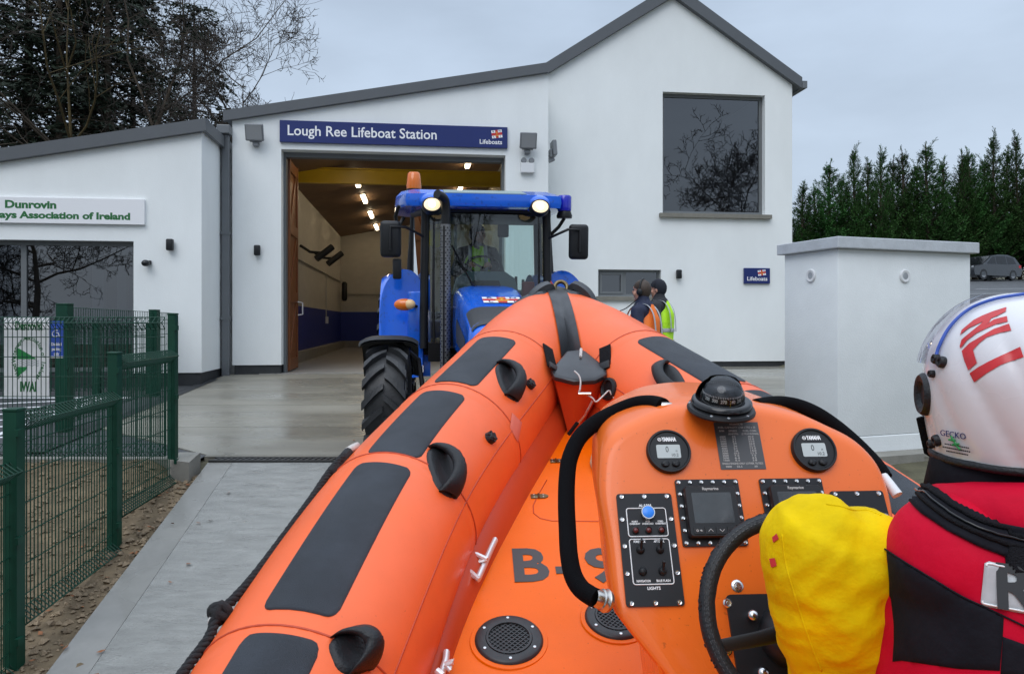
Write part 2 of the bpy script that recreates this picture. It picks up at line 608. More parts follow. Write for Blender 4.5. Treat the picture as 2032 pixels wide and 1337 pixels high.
mat('helmet_red', (0.55, 0.022, 0.026), 0.3, var=0.15, vscale=30)
mat('jacket_red', (0.56, 0.0025, 0.026), 0.65, spec=0.12, var=0.09, vscale=9, bump=0.35, bscale=22)
mat('jacket_black', (0.010, 0.010, 0.014), 0.8, spec=0.12, var=0.25, vscale=12, bump=0.4, bscale=30)
mat('suit_yellow', (0.76, 0.52, 0.000), 0.75, spec=0.12, specks=(7, .58, .10), var=0.17, vscale=9, bump=0.8, bscale=17, detail=8)
mat('webbing', (0.007, 0.007, 0.009), 0.75, spec=0.15, bump=0.6, bscale=350)
# plants and ground
mat('bark', (0.060, 0.045, 0.030), 0.9, var=0.35, vscale=3, bump=0.8, bscale=20)
mat('bark_moss', (0.085, 0.060, 0.022), 0.9, var=0.4, vscale=2, bump=0.8, bscale=20)
mat('twig', (0.036, 0.027, 0.021), 0.9, var=0.2, vscale=3)
mat('conifer', (0.016, 0.028, 0.014), 0.75, orand=.4, var=0.45, vscale=0.9, rgb2=None)
mat('cypress', (0.030, 0.078, 0.018), 0.8, spec=0.15, orand=.45, var=0.5, vscale=0.8)
mat('soil', (0.13, 0.095, 0.055), 0.95, var=0.4, vscale=5, bump=1.0, bscale=25)
mat('stone_bits', (0.20, 0.15, 0.095), 0.9, var=0.45, vscale=9, bump=0.6, bscale=60)
mat('grass_ground', (0.085, 0.078, 0.045), 0.95, var=0.4, vscale=3, bump=0.8, bscale=30)
mat('tarmac', (0.055, 0.058, 0.062), 0.55, var=0.25, vscale=1.6, bump=0.4, bscale=120, rvar=0.2)
mat('paint_white', (0.70, 0.71, 0.72), 0.6, var=0.1, vscale=8)
mat('apron_concrete', (0.225, 0.212, 0.175), 0.34, specks=(9, .66, .45), var=0.24, vscale=0.8, bump=0.16, bscale=40, rvar=0.22, detail=9, stretch=(0.5, 1.6, 1))
mat('slip_concrete', (0.27, 0.272, 0.255), 0.38, specks=(60, .66, .5), var=0.19, vscale=4.5, bump=0.9, bscale=70, rvar=0.2, stretch=(0.8, 3.2, 1), detail=9)
mat('slip_wet', (0.225, 0.222, 0.205), 0.28, var=0.16, vscale=2.2, bump=0.10, bscale=30, rvar=0.14)
mat('kerb_concrete', (0.24, 0.23, 0.20), 0.65, var=0.15, vscale=4, bump=0.4, bscale=50)
mat('drain_iron', (0.030, 0.030, 0.030), 0.5, var=0.3, vscale=30)
mat('leaf_brown', (0.22, 0.085, 0.03), 0.8, var=0.3, vscale=20)
def m_(n):
    return MATS[n]

# ------------------------------------------------------------------ the setting: ground
TH = R(7.1)
CT, ST = math.cos(TH), math.sin(TH)
BM = Matrix.Rotation(TH, 4, 'Z')                 # station axes: x along the fronts, y into the building
def fl(px, py, yp):
    """photo pixel on the upright plane y'=yp of the station, in station axes (x', z)"""
    d = ray(px, py)
    dx, dy = d.x * CT + d.y * ST, -d.x * ST + d.y * CT
    s = yp / dy
    return s * dx, EYE + s * d.z
YB, YT, YW = 14.36, 15.60, 13.09                 # fronts of the boat bay, the gabled house and the clubhouse
DRY, DRZ = 7.49, -0.397
def apron_z(x, y):
    return max(DRZ, min(0.0, -0.062 * (13.9 - y)))
def slip_z(y):
    return DRZ - 0.2 * (DRY - y) if y < DRY else DRZ
def hill_z(x, y):
    k = min(1, max(0, (x - 4.3 - 0.12 * max(0, y - 6)) / 2.5))
    k = k * k * (3 - 2 * k)
    return k * max(0, 0.0735 * y + 0.03)
def ground_z(x, y):
    if y < DRY:
        z = slip_z(y)
        z = max(z, -2.6)
        side = min(1, max(0, (x - 3.0) / 2.0))
        lift = -.16 if x < -1.9 else 0.0
        z = z * (1 - side) + (max(z, -0.42 - 0.06 * (DRY - y))) * side + lift
    else:
        z = apron_z(x, y)
    return z - 0.05 + hill_z(x, y)

g = MB()
xs = [-140, -90, -60, -40, -28, -20, -14, -10] + [-8 + 0.5 * i for i in range(12)] + [-2, 0, 2, 3] + [3.5 + 0.5 * i for i in range(20)] + [14, 16, 18, 22, 26, 32, 40, 50, 65, 90, 140]
ys = [-120, -70, -40, -25, -15, -10, -6, -4] + [-2.5 + 0.5 * i for i in range(20)] + [7.49] + [8 + 0.5 * i for i in range(16)] + [17, 19, 22, 26, 30, 36, 44, 52, 60, 75, 100, 160, 300, 700]
g.grid(lambda u, v: (xs[round(u * (len(xs) - 1))], ys[round(v * (len(ys) - 1))], ground_z(xs[round(u * (len(xs) - 1))], ys[round(v * (len(ys) - 1))])), len(xs) - 1, len(ys) - 1)
kind(g.build('ground', m_('grass_ground'), smooth=180), 'structure')

# concrete apron in front of the doors, cast in bays with fine joints
ap = MB()
def aleft(y):
    return max(-4.87 - .06 * (y - 7.77), -3.09 if y < 7.66 else -9)
AX0, AX1 = -3.10, 9.0
rows = [DRY + 0.10, 7.65, 9.05, 10.6, 12.2, 13.9]
for i in range(len(rows) - 1):
    a, b2 = rows[i] + 0.006, rows[i + 1] - 0.006
    for (xa, xb) in ((None, -0.6), (-0.59, 3.1), (3.11, 9.0)):
        pts = []
        for (xx, yy) in ((aleft(a) if xa is None else xa, a), (xb, a), (xb, b2), (aleft(b2) if xa is None else xa, b2)):
            pts.append((xx, yy, apron_z(xx, yy)))
        lo = [(p[0], p[1], p[2] - 0.2) for p in pts]
        ap.add(pts + lo, [(0, 1, 2, 3), (0, 4, 5, 1), (1, 5, 6, 2), (2, 6, 7, 3), (3, 7, 4, 0)])
ap.add([(-5.3, 13.906, 0), (12, 13.906, 0), (12, 19, 0), (-5.3, 19, 0)], [(0, 1, 2, 3)])
kind(ap.build('apron', m_('apron_concrete')), 'structure')
# joint filler just below
jf = MB()
jf.grid(lambda u, v: (-3.06 + 12.0 * u, DRY + 0.10 + 6.4 * v, apron_z(0, DRY + 0.10 + 6.4 * v) - 0.012), 1, 4)
kind(jf.build('apron_joint', m_('plinth_dark')), 'structure')

# slipway
sw = MB()
SX0, SX1 = -3.06, 3.4
def sx(y, d=0.0):
    return -2.95 + (7.17 - y) * .107 + d
def slab(b, d0, d1):
    ya, yb = -9.0, DRY - 0.10
    P_ = [(d0(ya), ya), (d1(ya), ya), (d1(yb), yb), (d0(yb), yb)]
    vs = [(x, y, slip_z(y)) for x, y in P_]
    b.add(vs + [(x, y, z - .3) for x, y, z in vs], [(0, 1, 2, 3), (0, 4, 5, 1), (1, 5, 6, 2), (2, 6, 7, 3), (3, 7, 4, 0)])
slab(sw, lambda y: sx(y, .243), lambda y: SX1)
kind(sw.build('slipway', m_('slip_concrete')), 'structure')
se = MB()
slab(se, lambda y: sx(y), lambda y: sx(y, .240))
kind(se.build('slipway_edge', m_('slip_wet')), 'structure')

# drain across the head of the slipway: a channel with a slotted grate
dr = thing('drain_grate', 'black slotted iron drain grate across the top of the slipway', 'drain', (-3.0, DRY, DRZ))
fr = MB()
for yy in (DRY - 0.095, DRY + 0.065):
    fr.box(-2.97, 3.4, yy, yy + 0.03, DRZ - 0.10, DRZ + 0.002)
fr.box(-2.97, 3.4, DRY - 0.095, DRY + 0.095, DRZ - 0.14, DRZ - 0.10)
fr.build('frame', m_('drain_iron'), dr)
gr = MB()
x = -2.95
while x < 3.36:
    gr.add([(x, DRY - 0.064, DRZ), (x + 0.032, DRY - 0.064, DRZ), (x + 0.062, DRY + 0.064, DRZ), (x + 0.030, DRY + 0.064, DRZ),
            (x, DRY - 0.064, DRZ - 0.03), (x + 0.032, DRY - 0.064, DRZ - 0.03), (x + 0.062, DRY + 0.064, DRZ - 0.03), (x + 0.030, DRY + 0.064, DRZ - 0.03)],
           [(0, 1, 2, 3), (0, 4, 5, 1), (1, 5, 6, 2), (2, 6, 7, 3), (3, 7, 4, 0)])
    x += 0.06
gr.build('grate_bars', m_('drain_iron'), dr)

# concrete upstand at the corner of the slipway and the low wall under the level fence
k1 = MB()
zc = DRZ
k1.add([(-3.2, 7.02, -0.9), (-3.0, 7.02, -0.9), (-3.0, 7.28, -0.9), (-3.2, 7.28, -0.9),
        (-3.2, 7.02, zc + .075), (-3.0, 7.02, zc + .05), (-3.0, 7.28, zc + .10), (-3.2, 7.28, zc + .10)],
       [(3, 2, 1, 0), (4, 5, 6, 7), (0, 1, 5, 4), (1, 2, 6, 5), (2, 3, 7, 6), (3, 0, 4, 7)])
tag(k1.build('concrete_kerb', m_('kerb_concrete')), 'short worn concrete kerb block at the left end of the drain grate', 'kerb')
k2 = MB().box(-9.5, -3.21, 7.12, 7.30, -1.0, -0.335)
tag(k2.build('retaining_wall', m_('kerb_concrete')), 'low concrete edge wall under the level green fence, above the bare soil', 'wall')

# tarmac yard of the clubhouse on the left with white hatching, and the tarmac strip along the apron
yd = MB().grid(lambda u, v: (-14 + 10.9 * u, 7.3 + 5.6 * v, apron_z(0, 7.3 + 5.6 * v) - 0.014), 4, 8)
yd.grid(lambda u, v: (-14 + 10.9 * u, 12.9 + 2.0 * v, apron_z(0, 12.9 + 2.0 * v) - 0.014), 4, 2)
kind(yd.build('yard', m_('tarmac')), 'structure')
ym = MB()
def strip(b, p, q, w, dz=0.004, zf=None):
    p, q = Vector(p), Vector(q)
    d = (q - p).normalized()
    s = Vector((-d.y, d.x)) * w / 2
    vs = []
    for c in (p - s, q - s, q + s, p + s):
        z = (zf or (lambda x, y: apron_z(x, y) - 0.014))(c.x, c.y) + dz
        vs.append((c.x, c.y, z))
    b.add(vs, [(0, 1, 2, 3)])
strip(ym, (-9.5, 8.55), (-5.5, 8.55), 0.09)
strip(ym, (-9.5, 11.3), (-5.7, 11.3), 0.09)
strip(ym, (-5.9, 8.6), (-6.1, 11.25), 0.09)
strip(ym, (-7.7, 8.6), (-7.9, 11.25), 0.09)
for i in range(5):
    strip(ym, (-7.6 + 0.1, 8.7 + 0.5 * i), (-6.1, 9.15 + 0.5 * i), 0.08, 0.006)
kind(ym.build('yard_marking', m_('paint_white')), 'structure')
dk = MB()
strip(dk, (-5.22, 13.2), (-4.88, 7.72), 0.17, 0.022, lambda x, y: apron_z(x, y) - .014)
kind(dk.build('tarmac_joint', m_('plinth_dark')), 'structure')

# car park rising on the right, with a bay line
cp = MB()
def cz(x, y):
    return ground_z(x, y) + 0.06
cpx = [9.5, 11, 13, 15, 18, 22, 26, 32, 40, 50, 65]
cpy = [16, 18, 20, 23, 26, 30, 36, 44, 50, 53]
def zg(i, j):
    return 0.0735 * cpy[j] + 0.03 + 0.012
cp.grid(lambda u, v: (max(cpx[round(u * 10)], 0.50 * cpy[round(v * 9)] + 1.0 if round(u * 10) == 0 else -99), cpy[round(v * 9)], zg(round(u * 10), round(v * 9))), 10, 9)
kind(cp.build('car_park', m_('tarmac'), smooth=180), 'structure')
cm = MB()
for (a, b2) in (((13.2, 21.5), (19.0, 23.0)), ((15.5, 25.6), (24, 27.6)), ((19, 31), (30, 33.6))):
    strip(cm, a, b2, 0.10, 0.006, lambda x, y: 0.0735 * y + 0.042)
kind(cm.build('car_park_line', m_('paint_white')), 'structure')

# bare stony soil of the bank beside the slipway
random.seed(5)
so = MB()
def soil_z(x, y):
    return slip_z(y) - 0.03 + 0.035 * noise.noise((x * 2.2, y * 2.2, 0)) + 0.015 * noise.noise((x * 7, y * 7, 3)) - 0.05 * min(1, max(0, (-3.3 - x))) + .17 * min(1, max(0, (y - 5.6) / 1.4)) * min(1, max(0, (-3.1 - x) / .3))
so.grid(lambda u, v: (-9.5 + 7.4 * u, 0.2 + 6.95 * v, soil_z(-9.5 + 7.4 * u, 0.2 + 6.95 * v)), 110, 110)
kind(so.build('soil_bank', m_('soil'), smooth=180), 'structure')
st = MB()
for i in range(9000):
    y = random.uniform(1.6, 7.1)
    x = sx(y, -.01) - random.random() ** 1.25 * 5.4
    s = random.choice((0.008, 0.012, 0.012, 0.018, 0.03)) * random.uniform(0.7, 1.4)
    z = soil_z(x, y)
    q = [Vector((random.uniform(-1, 1), random.uniform(-1, 1), random.uniform(-.6, .6))).normalized() * s for _ in range(2)]
    pts = [(s, 0, 0), (-s * .9, s * .2, 0), (0, s, 0), (s * .1, -s * .8, 0), (0, 0, s * .7), (0.1 * s, 0, -s * .5)]
    a = random.uniform(0, 6.28)
    M = Matrix.Translation((x, y, z + s * .2)) @ Matrix.Rotation(a, 4, 'Z') @ Matrix.Rotation(random.uniform(-.5, .5), 4, 'X')
    st.add(pts, [(0, 2, 4), (2, 1, 4), (1, 3, 4), (3, 0, 4), (2, 0, 5), (1, 2, 5), (3, 1, 5), (0, 3, 5)], M)
kind(st.build('gravel', m_('stone_bits'), fix=False), 'stuff')
lv = MB()
for i in range(90):
    y = random.uniform(2.6, 7.0)
    x = sx(y, random.uniform(-.5, -.02) if i % 9 else random.uniform(0, .5))
    z = max(soil_z(x, y), slip_z(y) if x > sx(y) else -9) + 0.012
    s = random.uniform(0.015, 0.032)
    M = Matrix.Translation((x, y, z)) @ Matrix.Rotation(random.uniform(0, 6.28), 4, 'Z') @ Matrix.Rotation(random.uniform(-.5, .5), 4, 'X')
    lv.add([(-s, 0, 0), (0, -s * .5, .004), (s, 0, .008), (0, s * .5, 0)], [(0, 1, 2, 3)], M)
for i in range(46):
    x, y = random.uniform(-2.6, 0.4), random.uniform(7.8, 13.5)
    s = random.uniform(0.012, 0.03)
    M = Matrix.Translation((x, y, apron_z(x, y) + 0.008)) @ Matrix.Rotation(random.uniform(0, 6.28), 4, 'Z')
    lv.add([(-s, 0, 0), (0, -s * .4, .004), (s, 0, .006), (0, s * .4, 0)], [(0, 1, 2, 3)], M)
kind(lv.build('fallen_leaves', m_('leaf_brown'), fix=False), 'stuff')
# ------------------------------------------------------------------ the lifeboat station
station = thing('lifeboat_station', 'white lifeboat station with an open boat bay and a tall gabled house beside it', 'building', (0, 0, 0), TH)
bxl, bxr = fl(461, 500, YB)[0], fl(1088, 400, YB)[0]
bzl, bzr = fl(461, 238, YB)[1], fl(1088, 144, YB)[1]
dxl, dxr, dz = fl(558, 500, YB)[0], fl(1003, 400, YB)[0], fl(700, 300, YB)[1]
def bz(x):
    return bzl + (bzr - bzl) * (x - bxl) / (bxr - bxl)
def quadprism(b, poly, y0, y1):
    """poly in x',z ; solid between y0 and y1 (station axes, then world)"""
    n = len(poly)
    vs = [(x, y0, z) for x, z in poly] + [(x, y1, z) for x, z in poly]
    fs = [tuple(range(n)), tuple(range(2 * n - 1, n - 1, -1))]
    fs += [(i, n + i, n + (i + 1) % n, (i + 1) % n) for i in range(n)]
    b.add(vs, fs, BM)
PZ = 0.17
w = MB()
WT = 0.42
quadprism(w, [(bxl, PZ), (dxl, PZ), (dxl, dz), (bxl, dz)], YB, YB + WT)
quadprism(w, [(dxr, PZ), (bxr, PZ), (bxr, dz), (dxr, dz)], YB, YB + WT)
quadprism(w, [(bxl, dz), (bxr, dz), (bxr, bz(bxr)), (bxl, bz(bxl))], YB, YB + WT)
w.build('bay_front_wall', m_('render_white'), station)
p = MB()
quadprism(p, [(bxl + .03, -.3), (dxl - .02, -.3), (dxl - .02, PZ), (bxl + .03, PZ)], YB + .03, YB + WT)
p.build('bay_plinth', m_('plinth_dark'), station)
p = MB()
quadprism(p, [(dxr + .02, -.3), (bxr, -.3), (bxr, PZ), (dxr + .02, PZ)], YB + .03, YB + WT)
p.build('bay_plinth', m_('plinth_dark'), station)
BD = 29.2
w = MB()
w.box(bxl, bxl + .3, YB + WT, BD + .3, -.3, 4.75, BM)
w.build('bay_side_wall', m_('render_white'), station)
# bay roof: a single slope with a deep grey verge
rf = MB()
ov = 0.10
quadprism(rf, [(bxl - .12, bz(bxl - .12) + .012), (bxr + .0, bz(bxr) + .012), (bxr + .0, bz(bxr) + .13), (bxl - .12, bz(bxl - .12) + .13)], YB + .02, BD + .4)
rf.build('bay_roof', m_('roof_metal'), station)
vg = MB()
quadprism(vg, [(bxl - .14, bz(bxl - .14) - .02), (bxr + .004, bz(bxr) - .02), (bxr + .004, bz(bxr) + .165), (bxl - .14, bz(bxl - .14) + .165)], YB - ov, YB + .018)
vg.build('bay_verge', m_('grey_metal'), station)
# the gabled house
hxl, hxr = fl(1092, 400, YT)[0] - .06, fl(1572, 400, YT)[0]
hzl, hzr = fl(1092, 150, YT)[1], fl(1574, 165, YT)[1]
hz = (hzl + hzr) / 2
ax, az = fl(1335, -6, YT)
ax = (hxl + hxr) / 2
wx0, wx1 = fl(1315, 300, YT)[0], fl(1518, 300, YT)[0]
wz1, wz0 = fl(1415, 186, YT)[1], fl(1415, 425, YT)[1]
sx0, sx1 = fl(1187, 560, YT)[0], fl(1312, 560, YT)[0]
sz1, sz0 = fl(1250, 535, YT)[1], fl(1250, 588, YT)[1]
HP = 0.115
w = MB()
HT = 0.36
for poly in ([(hxl, HP), (hxr, HP), (hxr, sz0), (hxl, sz0)], [(hxl, sz0), (sx0, sz0), (sx0, sz1), (hxl, sz1)],
             [(sx1, sz0), (hxr, sz0), (hxr, sz1), (sx1, sz1)], [(hxl, sz1), (hxr, sz1), (hxr, wz0), (hxl, wz0)],
             [(hxl, wz0), (wx0, wz0), (wx0, wz1), (hxl, wz1)], [(wx1, wz0), (hxr, wz0), (hxr, wz1), (wx1, wz1)],
             [(hxl, wz1), (hxr, wz1), (hxr, hz), (ax, az), (hxl, hz)]):
    quadprism(w, poly, YT, YT + HT)
quadprism(w, [(hxl - .45, HP), (hxl, HP), (hxl, hz - .1), (hxl - .45, hz - .1)], YT, YT + HT)
w.build('gable_wall', m_('render_white'), station)
w = MB()
w.box(hxr - .3, hxr, YT + HT, YT + 9, HP, hz, BM)
w.box(hxl, hxl + .3, YT + HT, YT + 9, HP, hz, BM)
w.box(hxl, hxr, YT + 9, YT + 9.3, HP, hz, BM)
w.box(hxl + .3, hxr - .3, YT + HT, YT + 9, 2.55, 2.75, BM)
w.box(bxr, bxr + .02, YB + WT, YT - .002, -.3, 5.6, BM)
w.build('side_wall', m_('render_white'), station)
p = MB()
p.box(hxl, hxr - .03, YT + .03, YT + 9, -.3, HP, BM)
p.build('house_plinth', m_('plinth_dark'), station)
rm = MB()
rm.box(hxl + .31, hxr - .31, YT + 4.5, YT + 4.6, HP, 2.54, BM)
rm.box(hxl + .31, hxr - .31, YT + 6.2, YT + 6.3, 2.76, hz, BM)
rm.build('room_partition', m_('room_wall'), station)
sl = (az - hz) / (ax - hxl)
def roofline(side):
    e = hxl if side < 0 else hxr
    d = -0.14 if side < 0 else 0.14
    return [(e + d, hz + sl * -.14), (ax, az), (ax, az + .25), (e + d, hz + sl * -.14 + .21)]
r1 = MB()
for s in (-1, 1):
    pl = roofline(s)
    pl = pl if s > 0 else pl[::-1]
    q = [(x, z - (.0 if i < 2 else .08)) for i, (x, z) in enumerate(roofline(s))]
    quadprism(r1, [(x, z + .012) if i < 2 else (x, z - .06) for i, (x, z) in enumerate(roofline(s))], YT + .012, YT + 9.5)
r1.build('house_roof', m_('roof_metal'), station)
r1 = MB()
for s in (-1, 1):
    q = roofline(s)
    quadprism(r1, [(q[0][0] + s * .03, q[0][1] - .03), (q[1][0], q[1][1] - .03), q[2], (q[3][0] + s * .03, q[3][1])], YT - .12, YT + .010)
r1.build('house_verge', m_('grey_metal'), station)
gt = MB()
e = roofline(1)
gt.box(e[0][0] + .032, e[0][0] + .14, YT - .13, YT + 9.5, e[0][1] - .02, e[0][1] + .13, BM)
gt.build('gutter', m_('pipe_grey'), station)

def window(parent, x0, x1, z0, z1, y, t, splits=(), name='window', sub=None):
    """a frame set in the wall, one pane per light; sub: an opening sash"""
    f = MB()
    b = t
    f.box(x0, x1, y, y + .07, z1 - b, z1, BM); f.box(x0, x1, y, y + .07, z0, z0 + b, BM)
    f.box(x0, x0 + b, y, y + .07, z0 + b, z1 - b, BM); f.box(x1 - b, x1, y, y + .07, z0 + b, z1 - b, BM)
    for s in splits:
        f.box(s - b * .6, s + b * .6, y, y + .07, z0 + b, z1 - b, BM)
    fo = f.build('window_frame', m_('frame_grey'), parent)
    ed = [x0 + b] + list(splits) + [x1 - b]
    for i in range(len(ed) - 1):
        a = ed[i] + (b * .6 if i else 0)
        c = ed[i + 1] - (b * .6 if i < len(ed) - 2 else 0)
        if sub == i:
            s = MB()
            k = .055
            s.box(a + .004, c - .004, y - .015, y + .05, z1 - b - k, z1 - b - .004, BM); s.box(a + .004, c - .004, y - .015, y + .05, z0 + b + .004, z0 + b + k, BM)
            s.box(a + .004, a + k, y - .015, y + .05, z0 + b + k, z1 - b - k, BM); s.box(c - k, c - .004, y - .015, y + .05, z0 + b + k, z1 - b - k, BM)
            s.build('sash', m_('frame_grey'), fo)
            a, c = a + k, c - k
            zz0, zz1 = z0 + b + k, z1 - b - k
        else:
            zz0, zz1 = z0 + b, z1 - b
        g = MB()
        g.add([(a, y + .03, zz0), (c, y + .03, zz0), (c, y + .03, zz1), (a, y + .03, zz1)], [(0, 1, 2, 3)], BM)
        g.build('pane', m_('pane_glass'), fo, fix=False)
    return fo
window(station, wx0, wx1, wz0, wz1, YT + .14, .07)
window(station, sx0, sx1, sz0, sz1, YT + .10, .05, (sx0 + (sx1 - sx0) * .435,), sub=0)
s = MB()
s.box(wx0 - .08, wx1 + .12, YT - .09, YT + .135, wz0 - .09, wz0 - .004, BM)
s.build('window_sill', m_('sill_stone'), station)
s = MB()
s.box(sx0 - .05, sx1 + .05, YT - .07, YT + .095, sz0 - .085, sz0 - .004, BM)
s.build('window_sill', m_('sill_stone'), station)
# things dimly seen in the upper room
s = MB()
tx = wx0 + (wx1 - wx0) * .20
s.box(tx, tx + .16, YT + 2.2, YT + 2.4, 2.76, wz0 + 1.0, BM)
s.build('room_post', m_('room_pale'), station)
s = MB()
s.box(wx1 - .6, wx1 - .2, YT + .5, YT + 2.6, 2.76, wz0 + .55, BM)
s.build('room_cabinet', m_('room_pale'), station)
# interior of the boat bay
def bc(x):
    return 4.2 + .186 * (x + 2.9)
IX0, IX1 = -2.9, 2.2
b = MB()
b.box(IX0 - .05, IX0, YB + WT + .002, BD, 1.36, 4.2, BM)
quadprism(b, [(IX0, 1.36), (IX1, 1.36), (IX1, bc(IX1)), (IX0, bc(IX0))], BD, BD + .1)
b.box(IX1, IX1 + .05, YB + WT + .002, BD, 1.36, bc(IX1), BM)
b.build('bay_inner_wall', m_('bay_cream'), station)
b = MB()
b.box(IX0 - .05, IX0, YB + WT + .002, BD, .0, 1.358, BM)
b.box(IX0, IX1, BD, BD + .1, .0, 1.358, BM)
b.box(IX1, IX1 + .05, YB + WT + .002, BD, .0, 1.358, BM)
b.build('bay_dado', m_('bay_blue'), station)
b = MB()
b.box(IX0, IX0 + .16, YB + 1.2, BD - .2, .004, .26, BM)
b.box(IX0, IX1, BD - .2, BD - .002, .004, .26, BM)
b.build('bay_kerb', m_('kerb_concrete'), station)
b = MB()
b.box(IX0 + .0, IX1 - .0, YB + .02, BD, -.1, .012, BM)
b.build('bay_floor', m_('bay_floor'), station)
b = MB()
quadprism(b, [(IX0, bc(IX0)), (IX1, bc(IX1)), (IX1, bc(IX1) + .05), (IX0, bc(IX0) + .05)], YB + WT + .002, BD)
b.build('bay_ceiling', m_('ply'), station)
b = MB()
quadprism(b, [(.2, bc(.2) - .12), (1.9, bc(1.9) - .12), (1.9, bc(1.9) - .002), (.2, bc(.2) - .002)], YB + 1.0, YB + 1.15)
b.build('ceiling_rafter', m_('timber'), station)
b = MB()
zt, zb = 4.36, 4.02
b.box(IX0 + .002, IX1 - .002, 17.0, 17.14, zb, zb + .03, BM); b.box(IX0 + .002, IX1 - .002, 17.0, 17.14, zt - .03, zt, BM)
b.box(IX0 + .002, IX1 - .002, 17.055, 17.085, zb + .03, zt - .03, BM)
b.build('crane_beam', m_('beam_yellow'), station)
b = MB()
b.box(IX0 + .004, IX0 + .05, YB + 3.5, BD - .1, 2.48, 2.56, BM)
b.box(IX0 + .06, IX1 - .1, BD - .06, BD - .004, 2.02, 2.08, BM)
b.build('wall_trunking', m_('bay_cream'), station)
# folding timber door leaf, opened inward
dl = MB()
d0, d1 = YB + .43, YB + 1.42
xd = dxl + .06
dl.box(xd - .05, xd, d0, d1, .03, dz - .06, BM)
do = dl.build('door_leaf', m_('timber'), station)
br = MB()
for z in (.06, 1.35, 2.65, dz - .30):
    br.box(xd + .001, xd + .03, d0 + .09, d1 - .09, z, z + .20, BM)
br.box(xd + .001, xd + .03, d0, d0 + .088, .04, dz - .07, BM); br.box(xd + .001, xd + .03, d1 - .088, d1, .04, dz - .07, BM)
for z in (.28, 1.57, 2.87):
    br.add([(xd + .002, d0 + .1, z), (xd + .002, d0 + .22, z), (xd + .002, d1 - .1, z + 1.05), (xd + .002, d1 - .22, z + 1.05),
            (xd + .022, d0 + .1, z), (xd + .022, d0 + .22, z), (xd + .022, d1 - .1, z + 1.05), (xd + .022, d1 - .22, z + 1.05)],
           [(0, 1, 2, 3), (7, 6, 5, 4), (0, 4, 5, 1), (1, 5, 6, 2), (2, 6, 7, 3), (3, 7, 4, 0)], BM)
br.build('door_brace', m_('timber'), do)
hd = MB().tube([BM @ Vector(q) for q in ((xd + .03, d1 - .05, 1.1), (xd + .12, d1 - .03, 1.12), (xd + .12, d1 - .03, 1.35), (xd + .03, d1 - .05, 1.37))], .014, 8)
hd.build('door_handle', m_('white_plastic'), do, smooth=40)
df = MB()
for (xa, xb) in ((dxl - .0, dxl + .05), (dxr - .05, dxr)):
    df.box(xa + .001, xb - .001, YB + .24, YB + .415, .013, dz - .002, BM)
df.box(dxl + .051, dxr - .051, YB + .24, YB + .415, dz - .09, dz - .002, BM)
df.build('door_frame', m_('frame_grey'), station)
# rainwater pipe between the clubhouse and the bay
xp = bxl - .10
dp = MB()
dp.box(xp - .065, xp + .065, YB - .115, YB - .0, -.06, 4.36, BM, bev=.012)
for z in (1.0, 2.55):
    dp.box(xp - .08, xp + .08, YB - .13, YB + .02, z, z + .05, BM)
dp.build('downpipe', m_('pipe_grey'), station)
hp = MB()
hp.box(xp - .13, xp + .10, YB - .20, YB + .10, 4.36, 4.52, BM, bev=.015)
hp.build('hopper_head', m_('pipe_grey'), station)
x2 = bxr + .085
dp = MB().tube([BM @ Vector((x2, YT - .10, z)) for z in (-.02, 5.55)], .05, 12)
dp.build('downpipe', m_('pipe_grey'), station, smooth=40)

# ------------------------------------------------------------------ the clubhouse on the left
club = thing('clubhouse', 'white single storey clubhouse wing with a wide dark window on the left', 'building', (0, 0, 0), TH)
cxr, cxl = fl(400, 500, YW)[0], -12.5
ct1 = fl(400, 258, YW)[1]
ct0s = (ct1 - fl(0, 318, YW)[1]) / (cxr - fl(0, 318, YW)[0])
def cz_(x):
    return ct1 - ct0s * (cxr - x)
gx1 = fl(265, 550, YW)[0]
gz1 = fl(130, 477, YW)[1]
gz0 = 0.12
gx0 = -11.5
w = MB()
for poly in ([(cxl, gz1), (cxr, gz1), (cxr, cz_(cxr)), (cxl, cz_(cxl))], [(gx1, gz0), (cxr, gz0), (cxr, gz1), (gx1, gz1)], [(cxl, gz0), (gx0, gz0), (gx0, gz1), (cxl, gz1)]):
    quadprism(w, poly, YW, YW + .34)
w.build('front_wall', m_('render_white'), club)
w = MB()
w.box(cxr - .34, cxr, YW + .34, YB + 8, gz0, cz_(cxr) - .002, BM)
w.box(cxr, bxl - .002, YB + .32, YB + .5, -.1, 4.2, BM)
w.build('side_wall', m_('render_white'), club)
p = MB()
p.box(cxl, cxr - .02, YW + .02, YW + .34, -.4, gz0 - .001, BM)
p.box(cxr - .34, cxr - .02, YW + .34, YB + .3, -.4, gz0 - .001, BM)
p.build('plinth', m_('plinth_dark'), club)
r1 = MB()
quadprism(r1, [(cxl, cz_(cxl) + .005), (cxr + .02, cz_(cxr) + .005), (cxr + .02, cz_(cxr) + .14), (cxl, cz_(cxl) + .14)], YW + .005, YB + 8)
r1.build('roof', m_('roof_metal'), club)
r1 = MB()
quadprism(r1, [(cxl, cz_(cxl) - .03), (cxr + .09, cz_(cxr) - .03), (cxr + .09, cz_(cxr) + .175), (cxl, cz_(cxl) + .175)], YW - .10, YW + .003)
r1.box(cxr + .022, cxr + .09, YW + .003, YB + 8, cz_(cxr) - .03, cz_(cxr) + .175, BM)
r1.build('fascia', m_('grey_metal'), club)
window(club, gx0, gx1, gz0 + .02, gz1, YW + .16, .07, (fl(47, 550, YW + .16)[0], -9.4))
rm = MB()
rm.box(cxl, cxr - .4, YW + 4.6, YW + 4.7, -.1, 3.6, BM)
rm.box(cxl, cxr - .4, YW + .35, YW + 4.6, -.12, .0, BM)
rm.build('room_wall', m_('room_dark'), club)
